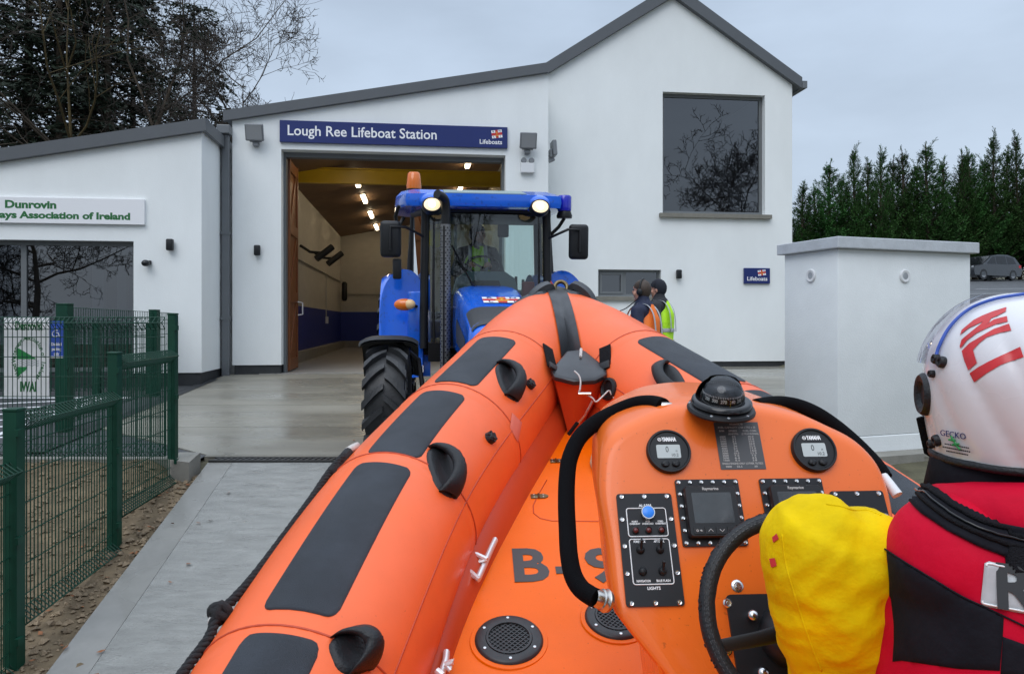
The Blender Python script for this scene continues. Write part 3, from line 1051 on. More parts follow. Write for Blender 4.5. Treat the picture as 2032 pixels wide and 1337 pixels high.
for (pa, pb) in ((-40, 12), (62, 80), (183, 206), (232, 250)):
    c = MB()
    xa, xb = fl(pa, 550, YW + 1.2)[0], fl(pb, 550, YW + 1.2)[0]
    c.box(xa, xb, YW + 1.2, YW + 1.32, .01, 2.35, BM)
    c.build('room_column', m_('room_pale'), club)

# ------------------------------------------------------------------ signs
def plate(name, label, cat, x0, x1, z0, z1, y, m, th=.04, group=None):
    o = thing(name, label, cat, BM @ Vector(((x0 + x1) / 2, y, z0)), TH, group)
    b = MB().box(x0, x1, y - th, y - .002, z0, z1, BM, bev=.004, seg=1)
    b.build('panel', m_(m), o)
    return o
def fm(x, z, y, lean=0.0):
    """matrix of a spot on a front: x' along, z up, facing the yard"""
    return BM @ _frame((x, y, z), (1, 0, lean), (0, 0, 1))
def flag(parent, M, w, h, e=.0006):
    """the society's flag: red cross with navy edge on white, small letters and an anchor"""
    b = MB().prism([(-w / 2, -h / 2), (w / 2, -h / 2), (w / 2, h / 2), (-w / 2, h / 2)], 0, e, M)
    f = b.build('flag', m_('letter_white'), parent)
    c = MB()
    t = h * .17
    c.prism([(-w / 2, -t), (w / 2, -t), (w / 2, t), (-w / 2, t)], e, 2 * e, M)
    c.prism([(-t, -h / 2), (t, -h / 2), (t, h / 2), (-t, h / 2)], e, 2 * e + .0001, M)
    c.build('flag_cross', m_('flag_red'), f)
    a = MB()
    a.tube([M @ Vector((0, k * h, 2.6 * e)) for k in (-.24, .3)], h * .045, 5)
    a.tube([M @ Vector((h * .26 * math.sin(q), -h * .02 - h * .24 * math.cos(q), 2.6 * e)) for q in [R(-70 + 20 * i) for i in range(8)]], h * .04, 5)
    a.tube([M @ Vector((k * h, h * .17, 2.6 * e)) for k in (-.12, .12)], h * .035, 5)
    a.build('flag_anchor', m_('flag_gold'), f)
    s = h * .30
    text('flag_letter', m_('flag_navy'), f, [(ch, s, M @ Matrix.Translation((qx * w * .31, qz * h * .33, 2 * e)), 'CENTER', .02, 1.25)
                                              for ch, qx, qz in (('R', -1, 1), ('N', 1, 1), ('L', -1, -1), ('I', 1, -1))], e)
    return f
# main sign over the boat bay (its corners lie on the front of the bay)
ax0, az1 = fl(555, 238, YB - .05)
ax1, az0 = fl(1007, 295.5, YB - .05)
az0 = (fl(556, 281, YB - .05)[1] + az0) / 2
az1 = (az1 + fl(1006, 253.5, YB - .05)[1]) / 2
ms = plate('station_sign', 'long navy sign over the boat bay reading Lough Ree Lifeboat Station', 'sign', ax0, ax1, az0, az1, YB, 'navy_sign', .06)
hh = az1 - az0
tx0 = fl(569, 262, YB - .062)[0]
tw = fl(865, 268, YB - .062)[0] - tx0
text('lettering', m_('letter_white'), ms, [('Lough Ree Lifeboat Station', hh * .66, fm(tx0, az0 + hh * .52, YB - .0605), 'LEFT', .012, 'FIT%f' % tw)])
qx = fl(974, 280, YB - .062)[0]
text('lettering', m_('letter_white'), ms, [('Lifeboats', hh * .30, fm(qx, az0 + hh * .27, YB - .0605), 'CENTER', .015, 1.0)])
flag(ms, fm(fl(986, 268, YB - .062)[0], az0 + hh * .66, YB - .0605, .14), .20, .15)
# small sign on the house
ax0, az1 = fl(1475, 532, YT); ax1, az0 = fl(1526, 563, YT)
s2 = plate('wall_sign', 'small square navy sign reading Lifeboats on the gabled house wall', 'sign', ax0, ax1, az0, az1, YT, 'navy_sign', .05)
hh, ww = az1 - az0, ax1 - ax0
text('lettering', m_('letter_white'), s2, [('Lifeboats', hh * .36, fm((ax0 + ax1) / 2, az0 + hh * .30, YT - .0505), 'CENTER', .015, 'FIT%f' % (ww * .78))])
flag(s2, fm(ax0 + ww * .68, az0 + hh * .70, YT - .0505, .14), ww * .30, hh * .36)
# clubhouse sign
ax1, az0 = fl(289, 446, YW); az1 = fl(150, 394, YW)[1]
az0 = fl(150, 445, YW)[1]
ax0 = -10.6
s3 = plate('clubhouse_sign', 'long white sign with green lettering on the clubhouse wall', 'sign', ax0, ax1, az0, az1, YW, 'sign_white', .06)
hh = az1 - az0
a, b2 = fl(9, 409, YW - .06)[0], fl(111, 409, YW - .06)[0]
c, d = fl(40, 431, YW - .06)[0], fl(260, 432, YW - .06)[0]
for q_ in [('Dunrovin', hh * .40, fm(a, az0 + hh * .70, YW - .0605), 'LEFT', .045, 'FIT%f' % (b2 - a)),
      ('Association of Ireland', hh * .36, fm(c, az0 + hh * .30, YW - .0605), 'LEFT', .045, 'FIT%f' % (d - c)),
      ('Waterways', hh * .36, fm(fl(33, 430, YW - .06)[0], az0 + hh * .30, YW - .0605), 'RIGHT', .045, 1.35)]:
    text('lettering', m_('letter_green'), s3, [q_])

# ------------------------------------------------------------------ lamps and fittings on the walls
def floodlight(label, M, group):
    o = thing('floodlight', label, 'floodlight', (0, 0, 0), 0, group)
    o.matrix_basis = M
    M2 = wmat(o)
    k = MB().box(-.05, .05, -.02, .10, -.20, -.06, M2, bev=.01)
    k.build('bracket', m_('lamp_grey'), o)
    h = MB()
    T = M2 @ Matrix.Translation((0, -.10, .02)) @ Matrix.Rotation(R(20), 4, 'X')
    h.box(-.16, .16, -.03, .05, -.15, .15, T, bev=.015)
    h.box(-.11, .11, .05, .11, -.18, -.02, T, bev=.015)
    ho = h.build('housing', m_('lamp_grey'), o)
    f = MB().box(-.135, .135, -.036, -.0302, -.125, .125, T)
    f.build('lens', m_('lamp_face'), ho)
    return o
fx, fz = fl(507, 268, YB - .1)
floodlight('grey floodlight left of the navy station sign', BM @ Matrix.Translation((fx, YB - .10, fz)), 'floodlights on the bay')
fx, fz = fl(1047, 284, YB - .1)
floodlight('grey floodlight right of the navy station sign', BM @ Matrix.Translation((fx, YB - .10, fz)), 'floodlights on the bay')
fz = fl(1100, 302, YB + .6)[1]
floodlight('grey floodlight seen edge on, sticking out beside the house downpipe', BM @ Matrix.Translation((bxr + .12, YB + .5, fz - .02)) @ Matrix.Rotation(R(90), 4, 'Z') @ Matrix.Rotation(R(-24), 4, 'X'), 'floodlights on the bay')
ex_, ez_ = fl(1046, 331, YB)
o = thing('emergency_light', 'white twin spot emergency light box below the right floodlight', 'emergency light', BM @ Vector((ex_, YB, ez_)), TH)
MB().box(ex_ - .13, ex_ + .13, YB - .09, YB - .002, ez_ - .13, ez_ + .06, BM, bev=.012).build('housing', m_('white_plastic'), o)
for sx in (-.075, .075):
    T = BM @ Matrix.Translation((ex_ + sx, YB - .06, ez_ + .105)) @ Matrix.Rotation(R(90), 4, 'X')
    MB().lathe([(0, -.03), (.05, -.025), (.055, .02), (.045, .03), (0, .028)], 16, T).build('spot_lamp', m_('lamp_grey'), o, smooth=40)
def wall_lamp(label, px, py, y, g='wall lights'):
    x, z = fl(px, py, y)
    o = thing('wall_light', label, 'wall light', BM @ Vector((x, y, z)), TH, g)
    MB().box(x - .055, x + .055, y - .12, y - .03, z - .10, z + .09, BM, bev=.02).build('lamp_body', m_('black_plastic'), o, smooth=40)
    MB().box(x - .035, x + .035, y - .03, y - .002, z - .06, z + .06, BM).build('wall_bracket', m_('black_plastic'), o)
wall_lamp('small black up and down wall light on the clubhouse, beside its camera', 340, 486, YW)
wall_lamp('small black up and down wall light left of the boat bay opening', 512, 497, YB)
wall_lamp('small black up and down wall light right of the small window', 1345, 544, YT)
x, z = fl(295, 522, YW)
o = thing('security_camera', 'small black dome security camera on the clubhouse wall', 'camera', BM @ Vector((x, YW, z)), TH)
MB().box(x - .03, x + .05, YW - .05, YW - .002, z - .03, z + .04, BM, bev=.01).build('mount', m_('black_plastic'), o)
MB().ell(BM @ Vector((x - .01, YW - .11, z - .01)), (.065, .07, .055)).build('camera_body', m_('black_gloss'), o, smooth=60)

# strip lights, lamps and sockets inside the bay
n = 0
for (xx, yy, row) in ((-1.5, 15.6, 0), (-1.5, 18.9, 0), (-1.5, 21.5, 0), (-1.5, 24.6, 0), (-1.5, 27.8, 0), (1.24, 18.7, 1), (1.24, 22.4, 1), (1.24, 26.0, 1)):
    names = (('nearest the door', 'second from the door', 'third from the door', 'fourth from the door', 'at the back wall'), ('nearest the door', 'above the tractor cab', 'at the back'))
    lab = 'lit ceiling strip light of the %s row, %s' % (('left', 'right')[row], names[row][n - 5 if row else n])
    o = thing('ceiling_light', lab, 'ceiling light', BM @ Vector((xx, yy, bc(xx))), TH, 'strip lights in the boat bay')
    T = BM @ _frame((xx, yy, bc(xx) - .005), (1, 0, .186), (0, 1, 0))
    MB().box(-.07, .07, -.62, .62, -.03, 0, T).build('fitting', m_('white_plastic'), o)
    MB().box(-.055, .055, -.60, .60, -.09, -.032, T, bev=.02).build('diffuser', m_('strip_light'), o)
    n += 1
for i, (yy, zz) in enumerate(((19.2, 2.68), (21.6, 2.74))):
    o = thing('wall_spotlight', 'black cylindrical spotlight on the left wall inside the bay, ' + ('nearer the door' if i == 0 else 'deeper inside'), 'spotlight', BM @ Vector((IX0, yy, zz)), TH, 'spotlights inside the bay')
    MB().tube([BM @ Vector(q) for q in ((IX0 + .006, yy, zz + .18), (IX0 + .25, yy, zz + .02), (IX0 + .5, yy, zz))], .035, 8).build('arm', m_('black_plastic'), o)
    MB().cyl(BM @ Vector((IX0 + .42, yy - .1, zz - .16)), BM @ Vector((IX0 + .78, yy + .1, zz + .16)), .085, n=14).build('lamp_head', m_('black_plastic'), o, smooth=40)
for i, yy in enumerate((17.6, 24.5)):
    o = thing('wall_socket', 'white socket with its conduit on the bay wall, ' + ('near the door' if i == 0 else 'far inside'), 'socket', BM @ Vector((IX0, yy, 1.0)), TH, 'sockets inside the bay')
    MB().box(IX0 + .004, IX0 + .08, yy - .09, yy + .09, .92, 1.14, BM, bev=.01).build('box', m_('white_plastic'), o)
    MB().box(IX0 + .004, IX0 + .03, yy - .015, yy + .015, 1.141, 2.5, BM).build('conduit', m_('room_pale'), o)
o = MB().tube([BM @ Vector((IX0 + .20, 28.6, z)) for z in (1.75, 1.82, 2.4, 2.46)], [.06, .1, .1, .05], 12).build('life_vest', m_('black_plastic'), None, smooth=40)
tag(o, 'dark bag hanging by the back corner inside the boat bay', 'bag')
# ------------------------------------------------------------------ the white fuel store
FS = thing('fuel_store', 'white rendered block store with a flat concrete cap, right of the boat', 'store')
c0 = Vector((2.388 * 1.345, 5.57 * 1.345))
c0 = Vector(((1663 - CX) / F * 7.55, 7.55))
ang = R(19.3)
u_, v_ = Vector((math.cos(ang), math.sin(ang))), Vector((-math.sin(ang), math.cos(ang)))
FM = Matrix.Identity(4)
FM[0][0], FM[1][0], FM[0][1], FM[1][1] = u_.x, u_.y, v_.x, v_.y
FM[0][3], FM[1][3] = c0.x, c0.y
FL, FW, FH = 1.78, 0.80, 1.69
gz = -0.40
FS.location = (c0.x, c0.y, gz)
MB().box(0, FL, 0, FW, gz + .20, FH, FM, bev=.012).build('wall', m_('render_block'), FS, smooth=30)
MB().box(-.006, FL + .006, -.006, FW + .006, gz - .3, gz + .197, FM, bev=.01).build('plinth', m_('render_block'), FS)
MB().box(-.055, FL + .06, -.06, FW + .06, FH + .001, FH + .115, FM, bev=.008).build('cap', m_('cap_concrete'), FS)
MB().box(-.03, FL + .4, -.25, -.008, gz - .3, gz + .035, FM).build('footing', m_('kerb_concrete'), FS)
def vent(M):
    o = MB().lathe([(.035, .012), (.060, .016), (.068, .010), (.070, .0)], 24, M)
    o = o.build('vent', m_('white_plastic'), FS, smooth=40)
    s = MB()
    for i in range(-4, 5):
        w = math.sqrt(max(0, .056 ** 2 - (i * .012) ** 2))
        s.box(-w, w, i * .012 - .004, i * .012 + .003, .002, .011, M)
    s.lathe([(0, .0012), (.058, .0012)], 24, M)
    s.build('vent_grille', m_('cap_concrete'), o)
vent(FM @ Matrix.Translation((.86, -.002, 1.43)) @ Matrix.Rotation(R(90), 4, 'X'))
vent(FM @ Matrix.Translation((-.002, .38, 1.44)) @ Matrix.Rotation(R(-90), 4, 'Y') @ Matrix.Rotation(R(90), 4, 'Z'))

# ------------------------------------------------------------------ green mesh fences
def wire(b, p, q, r=.0044):
    b.tube([p, q], r, 4, False)
def fence_panel(parent, P, Q, zb, zt, roll=True, drop=0.0, step=.045):
    """a welded mesh panel between two posts: upright wires, line wires and rolled top and bottom edges.
    P,Q: (x,y) ends; zb/zt: bottom and top heights at P and Q."""
    P, Q = Vector(P), Vector(Q)
    L = (Q - P).length
    d = (Q - P) / L
    nrm = Vector((-d.y, d.x))
    b = MB()
    n = max(2, round(L / step))
    def pt(s, t, off=0):
        q = P + d * s + nrm * off
        z0 = zb[0] + (zb[1] - zb[0]) * s / L
        z1 = zt[0] + (zt[1] - zt[0]) * s / L
        return Vector((q.x, q.y, z0 + (z1 - z0) * t))
    H = zt[0] - zb[0]
    e = .075 / H
    for i in range(n + 1):
        s = L * i / n
        wire(b, pt(s, 0), pt(s, 1))
        if roll:
            for (t0, sg) in ((1, -1), (0, 1)):
                wire(b, pt(s, t0), pt(s, t0 + sg * e * .7, .07)); wire(b, pt(s, t0 + sg * e * .7, .07), pt(s, t0 + sg * e * 1.5, 0.0))
    for t in [0, 1, e * 1.5, 1 - e * 1.5] + [k / 7 for k in range(1, 7)]:
        wire(b, pt(0, t), pt(L, t), .0042)
    if roll:
        for t in (e * .7, 1 - e * .7):
            wire(b, pt(0, t, .07), pt(L, t, .07), .0042)
    return b.build('mesh_panel', m_('fence_green'), parent, fix=False)
def post(parent, x, y, zb, zt, w=.065):
    b = MB().box(x - w / 2, x + w / 2, y - w / 2, y + w / 2, zb - .3, zt, None, bev=.004, seg=1)
    o = b.build('post', m_('fence_green'), parent)
    c = MB().box(x - w / 2 - .003, x + w / 2 + .003, y - w / 2 - .003, y + w / 2 + .003, zt + .0005, zt + .018, None, bev=.005)
    c.build('post_cap', m_('fence_green'), o)
    for z in (zt - .12, zt - (zt - zb) * .5, zb + .16):
        MB().box(x + w / 2 - .002, x + w / 2 + .022, y - w / 2 - .02, y - w / 2 + .03, z - .02, z + .02).build('clamp', m_('fence_green'), o)
    return o
rf_ = thing('ramp_fence', 'green welded mesh fence stepping down beside the slipway', 'fence', (-3.05, 5.8, slip_z(5.8)))
pts = [(-3.172, 7.07), (-3.048, 5.80), (-2.885, 4.38), (-2.71, 2.98), (-2.52, 1.45), (-2.36, 0.1)]
tops = [0.965, 0.707, 0.438, 0.16, -.14, -.42]
wd = [.072, .075, .082, .075, .075, .075]
for i, (x, y) in enumerate(pts):
    post(rf_, x, y, slip_z(y) - .02, tops[i] + (.055 if i == 0 else 0.0), wd[i])
for i in range(len(pts) - 1):
    (x0, y0), (x1, y1) = pts[i], pts[i + 1]
    t = tops[i + 1]
    zt = (t + .27 if i == 0 else t + (tops[i] - t) * .93, t - .01) if i else (tops[0] - .27 + .04, t - .01)
    t = tops[i + 1] - .012
    fence_panel(rf_, (x0, y0 - .04), (x1, y1 + .04), (t - 1.27, t - 1.27), (t, t))
lf = thing('yard_fence', 'level green mesh fence carrying the two notice boards', 'fence', (-4.4, 7.08, -.33))
xs_ = [-3.215, -5.35, -7.5, -9.5]
for i in range(3):
    if i:
        post(lf, xs_[i], 7.09, -.40, 1.02, .07)
    fence_panel(lf, (xs_[i] - .04, 7.09), (xs_[i + 1] + .04, 7.09), (-.30, -.30), (1.0, 1.0))
post(lf, xs_[3], 7.09, -.40, 1.02, .07)
bf = thing('yard_gate_fence', 'green mesh fence running from the thick post back to the clubhouse wall', 'fence', (-5.3, 9, -.3))
bp = [(-5.255, 8.88), (-5.44, 11.5), (-5.60, 12.80)]
post(bf, *bp[0], -.31, 1.157, .135)
post(bf, *bp[1], -.15, 1.13, .12)
post(bf, *bp[2], -.05, 1.13, .085)
fence_panel(bf, (-5.26, 8.96), (-5.435, 11.43), (-.25, -.1), (1.13, 1.11), False, step=.06)
fence_panel(bf, (-5.445, 11.57), (-5.595, 12.75), (-.1, -.02), (1.11, 1.10), False, step=.06)
wf = thing('window_fence', 'low green mesh fence in front of the wide clubhouse window', 'fence', (-6.4, 11.7, -.14))
wp = [(-5.62, 11.75), (-6.42, 11.68), (-8.4, 11.5), (-10.4, 11.3)]
for q in wp:
    post(wf, *q, -.15, .93, .10)
for i in range(3):
    fence_panel(wf, (wp[i][0] - .05, wp[i][1]), (wp[i + 1][0] + .05, wp[i + 1][1]), (-.1, -.1), (.90, .90), True, step=.06)

# notice boards on the level fence
def board(name, label, px0, px1, py0, py1, y, m):
    a, b2 = at(px0, py0, y), at(px1, py1, y)
    o = thing(name, label, 'sign', ((a.x + b2.x) / 2, y, b2.z))
    MB().box(a.x, b2.x, y, y + .006, b2.z, a.z).build('panel', m_(m), o)
    return o, a, b2
Yn = 7.17
o, a, b2 = board('notice_board', 'white club notice board with a green triangle emblem tied to the mesh fence', 8, 97, 629, 786, Yn, 'sign_white')
ww, hh = b2.x - a.x, a.z - b2.z
cx_, cz2 = (a.x + b2.x) / 2 - .01 * ww, b2.z + hh * .44
def nm(x, z, rot=0.0):
    return _frame((x, Yn - .0008, z), (math.cos(rot), 0, math.sin(rot)), (-math.sin(rot), 0, math.cos(rot)))
for q_ in [('Dunrovin', hh * .16, nm(cx_ + .06 * ww, b2.z + hh * .885), 'CENTER', .03, 'FIT%f' % (ww * .60)),
      ('IWAI', hh * .17, nm(cx_ + .05 * ww, b2.z + hh * .115), 'CENTER', .04, 'FIT%f' % (ww * .36))]:
    text('lettering', m_('letter_green'), o, [q_])
pc = []
ring = 'Inland Waterways Association of Ireland'
for i, ch in enumerate(ring):
    if ch != ' ':
        t = R(232 - 284 * i / (len(ring) - 1))
        pc.append((ch, hh * .075, nm(cx_ + .06 * ww + ww * .33 * math.cos(t), cz2 + .02 * hh + hh * .275 * math.sin(t), t - PI / 2), 'CENTER', .02, 1.0))
text('ring_lettering', m_('letter_green'), o, pc)
em = MB()
T = nm(cx_, cz2)
k = ww
em.prism([(-.21 * k, .05 * k), (.20 * k, .05 * k), (.22 * k, .07 * k), (-.21 * k, .32 * k)], 0, .0006, T)
em.prism([(-.21 * k, -.36 * k), (-.0 * k, -.19 * k), (.02 * k, -.12 * k), (-.21 * k, -.12 * k)], 0, .0006, T)
em.build('emblem', m_('logo_green'), o)
wv = MB()
for j, zz in enumerate((.015, -.035, -.085)):
    L = [(-.21 * k + .50 * k * i / 24, zz * k + .016 * k * math.sin(i * 1.05)) for i in range(25)]
    for i in range(24):
        wv.add([T @ Vector((L[i][0], L[i][1] - .009 * k, .0007)), T @ Vector((L[i + 1][0], L[i + 1][1] - .009 * k, .0007)), T @ Vector((L[i + 1][0], L[i + 1][1] + .011 * k, .0007)), T @ Vector((L[i][0], L[i][1] + .011 * k, .0007))], [(0, 1, 2, 3)])
wv.build('emblem_waves', m_('logo_grey'), o, fix=False)
o, a, b2 = board('parking_sign', 'narrow blue disabled parking sign with a white wheelchair symbol on the mesh fence', 99, 125, 637, 710, Yn, 'logo_blue')
ww, hh = b2.x - a.x, a.z - b2.z
sx_, sz_ = (a.x + b2.x) / 2, b2.z
for q_ in [(t_, hh * .115, nm(sx_, sz_ + hh * q), 'CENTER', .03, 'FIT%f' % (ww * f)) for t_, q, f in (('Disabled', .37, .78), ('parking', .24, .70), ('only', .11, .40))]:
    text('lettering', m_('letter_white'), o, [q_])
s = MB()
T = nm(sx_, sz_ + hh * .70)
def sp(q, r):
    s.tube([T @ Vector((x * hh, z * hh, .0006)) for x, z in q], r * hh, 5)
sp([(-.03, .14), (-.03, .12)], .026)
sp([(-.03, .08), (-.02, -.02), (.05, -.02), (.08, -.11), (.11, -.10)], .014)
sp([(-.03, .045), (.04, .045)], .012)
sp([(-.035 + .075 * math.cos(R(t)), -.05 + .075 * math.sin(R(t))) for t in range(110, 345, 20)], .012)
s.build('wheelchair_symbol', m_('letter_white'), o)
MB().box(a.x, b2.x, Yn - .0015, Yn - .0002, b2.z, b2.z + hh * .05).build('sign_foot', m_('letter_white'), o)

# ------------------------------------------------------------------ trees
def branch_mesh(seed, H, spread, lean=(0, 0), r0=.22, first=.25, levels=4, limbs=9, up=.55, tw=.0095, reach=1.0):
    rnd = random.Random(seed)
    big, fine = MB(), MB()
    def grow(p, d, L, r, lev):
        n = 5 if lev < 2 else 3
        pts, q, dd = [p.copy()], p.copy(), d.copy()
        for i in range(n):
            dd = (dd + Vector((rnd.gauss(0, .20), rnd.gauss(0, .20), rnd.gauss(.06, .14)))).normalized()
            q = q + dd * (L / n)
            pts.append(q.copy())
        rs = [max(tw * .6, r * (1 - (.97 if lev == 0 else .72) * i / n)) for i in range(n + 1)]
        (big if lev <= 2 else fine).tube(pts, rs, (7, 6, 4, 3, 3, 3)[lev], False)
        if lev >= levels:
            return
        kids = (limbs, 7, 6, 4, 3)[lev]
        for k in range(kids):
            t = (first + (1 - first) * (k + rnd.random()) / kids) if lev == 0 else (.22 + .78 * (k + rnd.random()) / kids)
            i = min(n - 1, int(t * n))
            o = pts[i].lerp(pts[i + 1], t * n - i)
            ax = (pts[i + 1] - pts[i]).normalized()
            a = rnd.uniform(0, 2 * PI)
            side = (ax.orthogonal().normalized())
            side = Quaternion(ax, a) @ side
            nd = (ax * (up + rnd.uniform(-.2, .25)) + side * (spread if lev == 0 else .85) + Vector((0, 0, .12))).normalized()
            grow(o, nd, L * (.52 * reach if lev == 0 else .50) * rnd.uniform(.75, 1.2) * (1.0 if lev else (1.15 - .45 * t)), max(tw, rs[i] * (.52 if lev == 0 else .5)), lev + 1)
    grow(Vector((0, 0, -.3)), Vector((lean[0], lean[1], 1)).normalized(), H, r0, 0)
    return big, fine
def bare_tree(label, loc, seed, H, spread, bark='bark', group='bare trees', **kw):
    o = thing('bare_tree', label, 'tree', loc, 0, group)
    a, b2 = branch_mesh(seed, H, spread, **kw)
    a.build('trunk', m_(bark), o, smooth=180, world=False, fix=False)
    b2.build('crown', m_('twig'), o, world=False, fix=False)
    return o
def frond(b, rnd, p, d, L, w, n, droop):
    """a spray of slender leaf blades along a drooping twig"""
    side = d.cross(Vector((0, 0, 1)))
    side = side.normalized() if side.length > 1e-3 else Vector((1, 0, 0))
    q = p.copy()
    dd = d.copy()
    for i in range(n):
        dd = (dd + Vector((0, 0, -droop))).normalized()
        q = q + dd * (L / n)
        for s in (-1, 1):
            e = (dd * rnd.uniform(.5, 1.0) + side * s * rnd.uniform(.45, .95) + Vector((0, 0, rnd.uniform(-.35, .3)))).normalized()
            l = L * rnd.uniform(.22, .42) * (1.15 - .6 * i / n)
            m = e.cross(Vector((rnd.uniform(-1, 1), rnd.uniform(-1, 1), rnd.uniform(-1, 1)))).normalized() * w * rnd.uniform(.6, 1.3)
            b.add([q - m * .6, q + e * l * .55 + m, q + e * l, q + e * l * .5 - m], [(0, 1, 2, 3)])
    e = dd * L * .3
    m = side * w * .7
    b.add([q - m, q + e, q + m], [(0, 1, 2)])
def spruce_mesh(seed, H, Rr, n, z0=.18, dens=1.0):
    rnd = random.Random(seed)
    tr, cr = MB(), MB()
    tr.tube([(0, 0, -.4), (.05, .03, H * .3), (-.04, .05, H * .65), (0, 0, H)], [H * .014, H * .011, H * .007, .015], 7)
    for i in range(n):
        t = (z0 + (1 - z0) * ((i + rnd.random()) / n))
        z = H * t
        a = rnd.uniform(0, 2 * PI)
        if noise.noise((a * 1.1, t * 9, seed)) < -.12:
            continue
        L = Rr * (1 - t) ** .7 * rnd.uniform(.55, 1.15) + .35
        d = Vector((math.cos(a), math.sin(a), .12))
        pts = [Vector((0, 0, z))]
        for k in range(4):
            d = (d + Vector((rnd.gauss(0, .08), rnd.gauss(0, .08), -.10))).normalized()
            pts.append(pts[-1] + d * L / 4)
        tr.tube(pts, [.035, .028, .02, .014, .008], 4, False)
        for k in range(int(7 * dens)):
            u = rnd.uniform(.3, 1.0)
            j = min(3, int(u * 4))
            q = pts[j].lerp(pts[j + 1], u * 4 - j)
            dd = (Vector((math.cos(a), math.sin(a), 0)) * rnd.uniform(.3, 1) + Vector((rnd.uniform(-1, 1), rnd.uniform(-1, 1), rnd.uniform(-.5, .15)))).normalized()
            frond(cr, rnd, q, dd, rnd.uniform(.5, .95), .045, 4, .12)
    return tr, cr
def cypress_mesh(seed, H, Rr, n):
    """a cone of plumes: each limb sweeps out and up and carries sprays that taper to a tip"""
    rnd = random.Random(seed)
    tr, cr = MB(), MB()
    tr.tube([(0, 0, -.4), (.05, 0, H * .4), (0, .03, H * .8), (.06, 0, H * .99)], [H * .016, H * .011, H * .006, .012], 7)
    def plume(p0, d, L, w, k, bl=1.0):
        pts, q, dd = [p0], p0, d
        for i in range(4):
            dd = (dd + Vector((rnd.gauss(0, .07), rnd.gauss(0, .07), .10))).normalized()
            q = q + dd * L / 4
            pts.append(q)
        tr.tube(pts, [.03, .024, .018, .012, .006], 3, False)
        for i in range(k):
            u = rnd.uniform(.15, 1.0) ** .8
            j = min(3, int(u * 4))
            c = pts[j].lerp(pts[j + 1], u * 4 - j)
            r = w * (1.05 - u)
            c = c + Vector((rnd.gauss(0, r), rnd.gauss(0, r), rnd.gauss(0, r * .7)))
            ax = (pts[j + 1] - pts[j]).normalized()
            e = (ax + Vector((rnd.gauss(0, .35), rnd.gauss(0, .35), rnd.gauss(.05, .3)))).normalized()
            frond(cr, rnd, c, e, rnd.uniform(.45, .85) * (1.15 - .55 * u) * bl, .05 * bl, 4, .04)
    for i in range(n):
        t = ((i + rnd.random()) / n) ** 1.1
        a = i * 2.4 + rnd.uniform(-.5, .5)
        L = (Rr * (1 - t) ** 1.05 + .28) * rnd.uniform(.7, 1.45)
        el = .55 + .75 * t
        d = Vector((math.cos(a), math.sin(a), el)).normalized()
        plume(Vector((0, 0, H * (.02 + .90 * t))), d, L * 1.15, .10 + .26 * (1 - t), int(9 + 24 * (1 - t)), 1 - .55 * t)
    for k in range(4):
        a = rnd.uniform(0, 6.28)
        plume(Vector((0, 0, H * .84)), Vector((math.cos(a) * .10 * k, math.sin(a) * .10 * k, 1)), H * (.17 - .03 * k), .07, 15, .5)
    return tr, cr
def make(name, label, cat, group, ms, mats):
    o = thing(name, label, cat, (0, 0, 0), 0, group)
    ms[0].build('trunk', m_(mats[0]), o, smooth=180, world=False, fix=False)
    ms[1].build('crown', m_(mats[1]), o, world=False, fix=False)
    return o
def TM(x, y, z, rz, s, sz=None):
    return Matrix.Translation((x, y, z)) @ Matrix.Rotation(rz, 4, 'Z') @ Matrix.Diagonal((s, s, sz or s, 1))
rnd = random.Random(11)
# dark conifers of the wood behind the clubhouse
protos = [make('conifer_tree', 'x', 'tree', 'x', spruce_mesh(k, 17, 3.1, 230, .08, 1.35), ('bark', 'conifer')) for k in (3, 8, 14)]
places = [(-8, 27.0, 1.05, 'tall dark conifer at the left edge of the wood'), (55, 29.5, 1.1, 'tall dark conifer beside the mossy leaning trunk'), (118, 27.5, 1.0, 'tall dark conifer behind the mossy leaning trunk'),
          (170, 31.0, 1.1, 'dark conifer above the clubhouse roof, left of the double trunk'), (212, 28.5, .98, 'dark conifer among the double trunks over the clubhouse roof'),
          (262, 32.0, .92, 'dark conifer left of the round bare tree'), (318, 33.0, .70, 'shorter conifer at the left side of the round bare tree'),
          (385, 29.0, .80, 'small pointed conifer behind the round bare tree'), (456, 32.0, .60, 'lowest conifer, behind the bare tree just over the bay roof corner')]
for i, (px, y, s, lab) in enumerate(places):
    p_ = protos[i % 3]
    M = TM((px - CX) / F * y, y, -.3, rnd.uniform(0, 6.28), s * 1.05, s)
    if i < 3:
        p_.matrix_basis = M
        p_['label'], p_['group'] = lab, 'dark conifers of the wood'
    else:
        dup(p_, M, lab, 'dark conifers of the wood')
bare_tree('round bare deciduous tree rising over the corner of the bay roof', ((408 - CX) / F * 28, 28, -.2), 93, 10.6, .85, group='bare trees of the wood', r0=.20, first=.24, limbs=14, up=.55, levels=5, tw=.0105, reach=.80)
bare_tree('leaning trunk with mossy bark among the conifers on the left', ((150 - CX) / F * 25, 25, -.2), 4, 13.5, .5, 'bark_moss', 'bare trees of the wood', lean=(-.28, 0), r0=.13, first=.5, limbs=6, levels=3)
bare_tree('bare tree with two tall stems over the clubhouse roof', ((232 - CX) / F * 26, 26, -.2), 9, 15.0, .6, 'bark', 'bare trees of the wood', r0=.17, limbs=7, first=.35, up=.8)
bare_tree('slender bare tree between the double stems and the round bare tree', ((330 - CX) / F * 28, 28, -.2), 33, 14.0, .65, 'bark', 'bare trees of the wood', r0=.12, limbs=8, first=.32, up=.75)
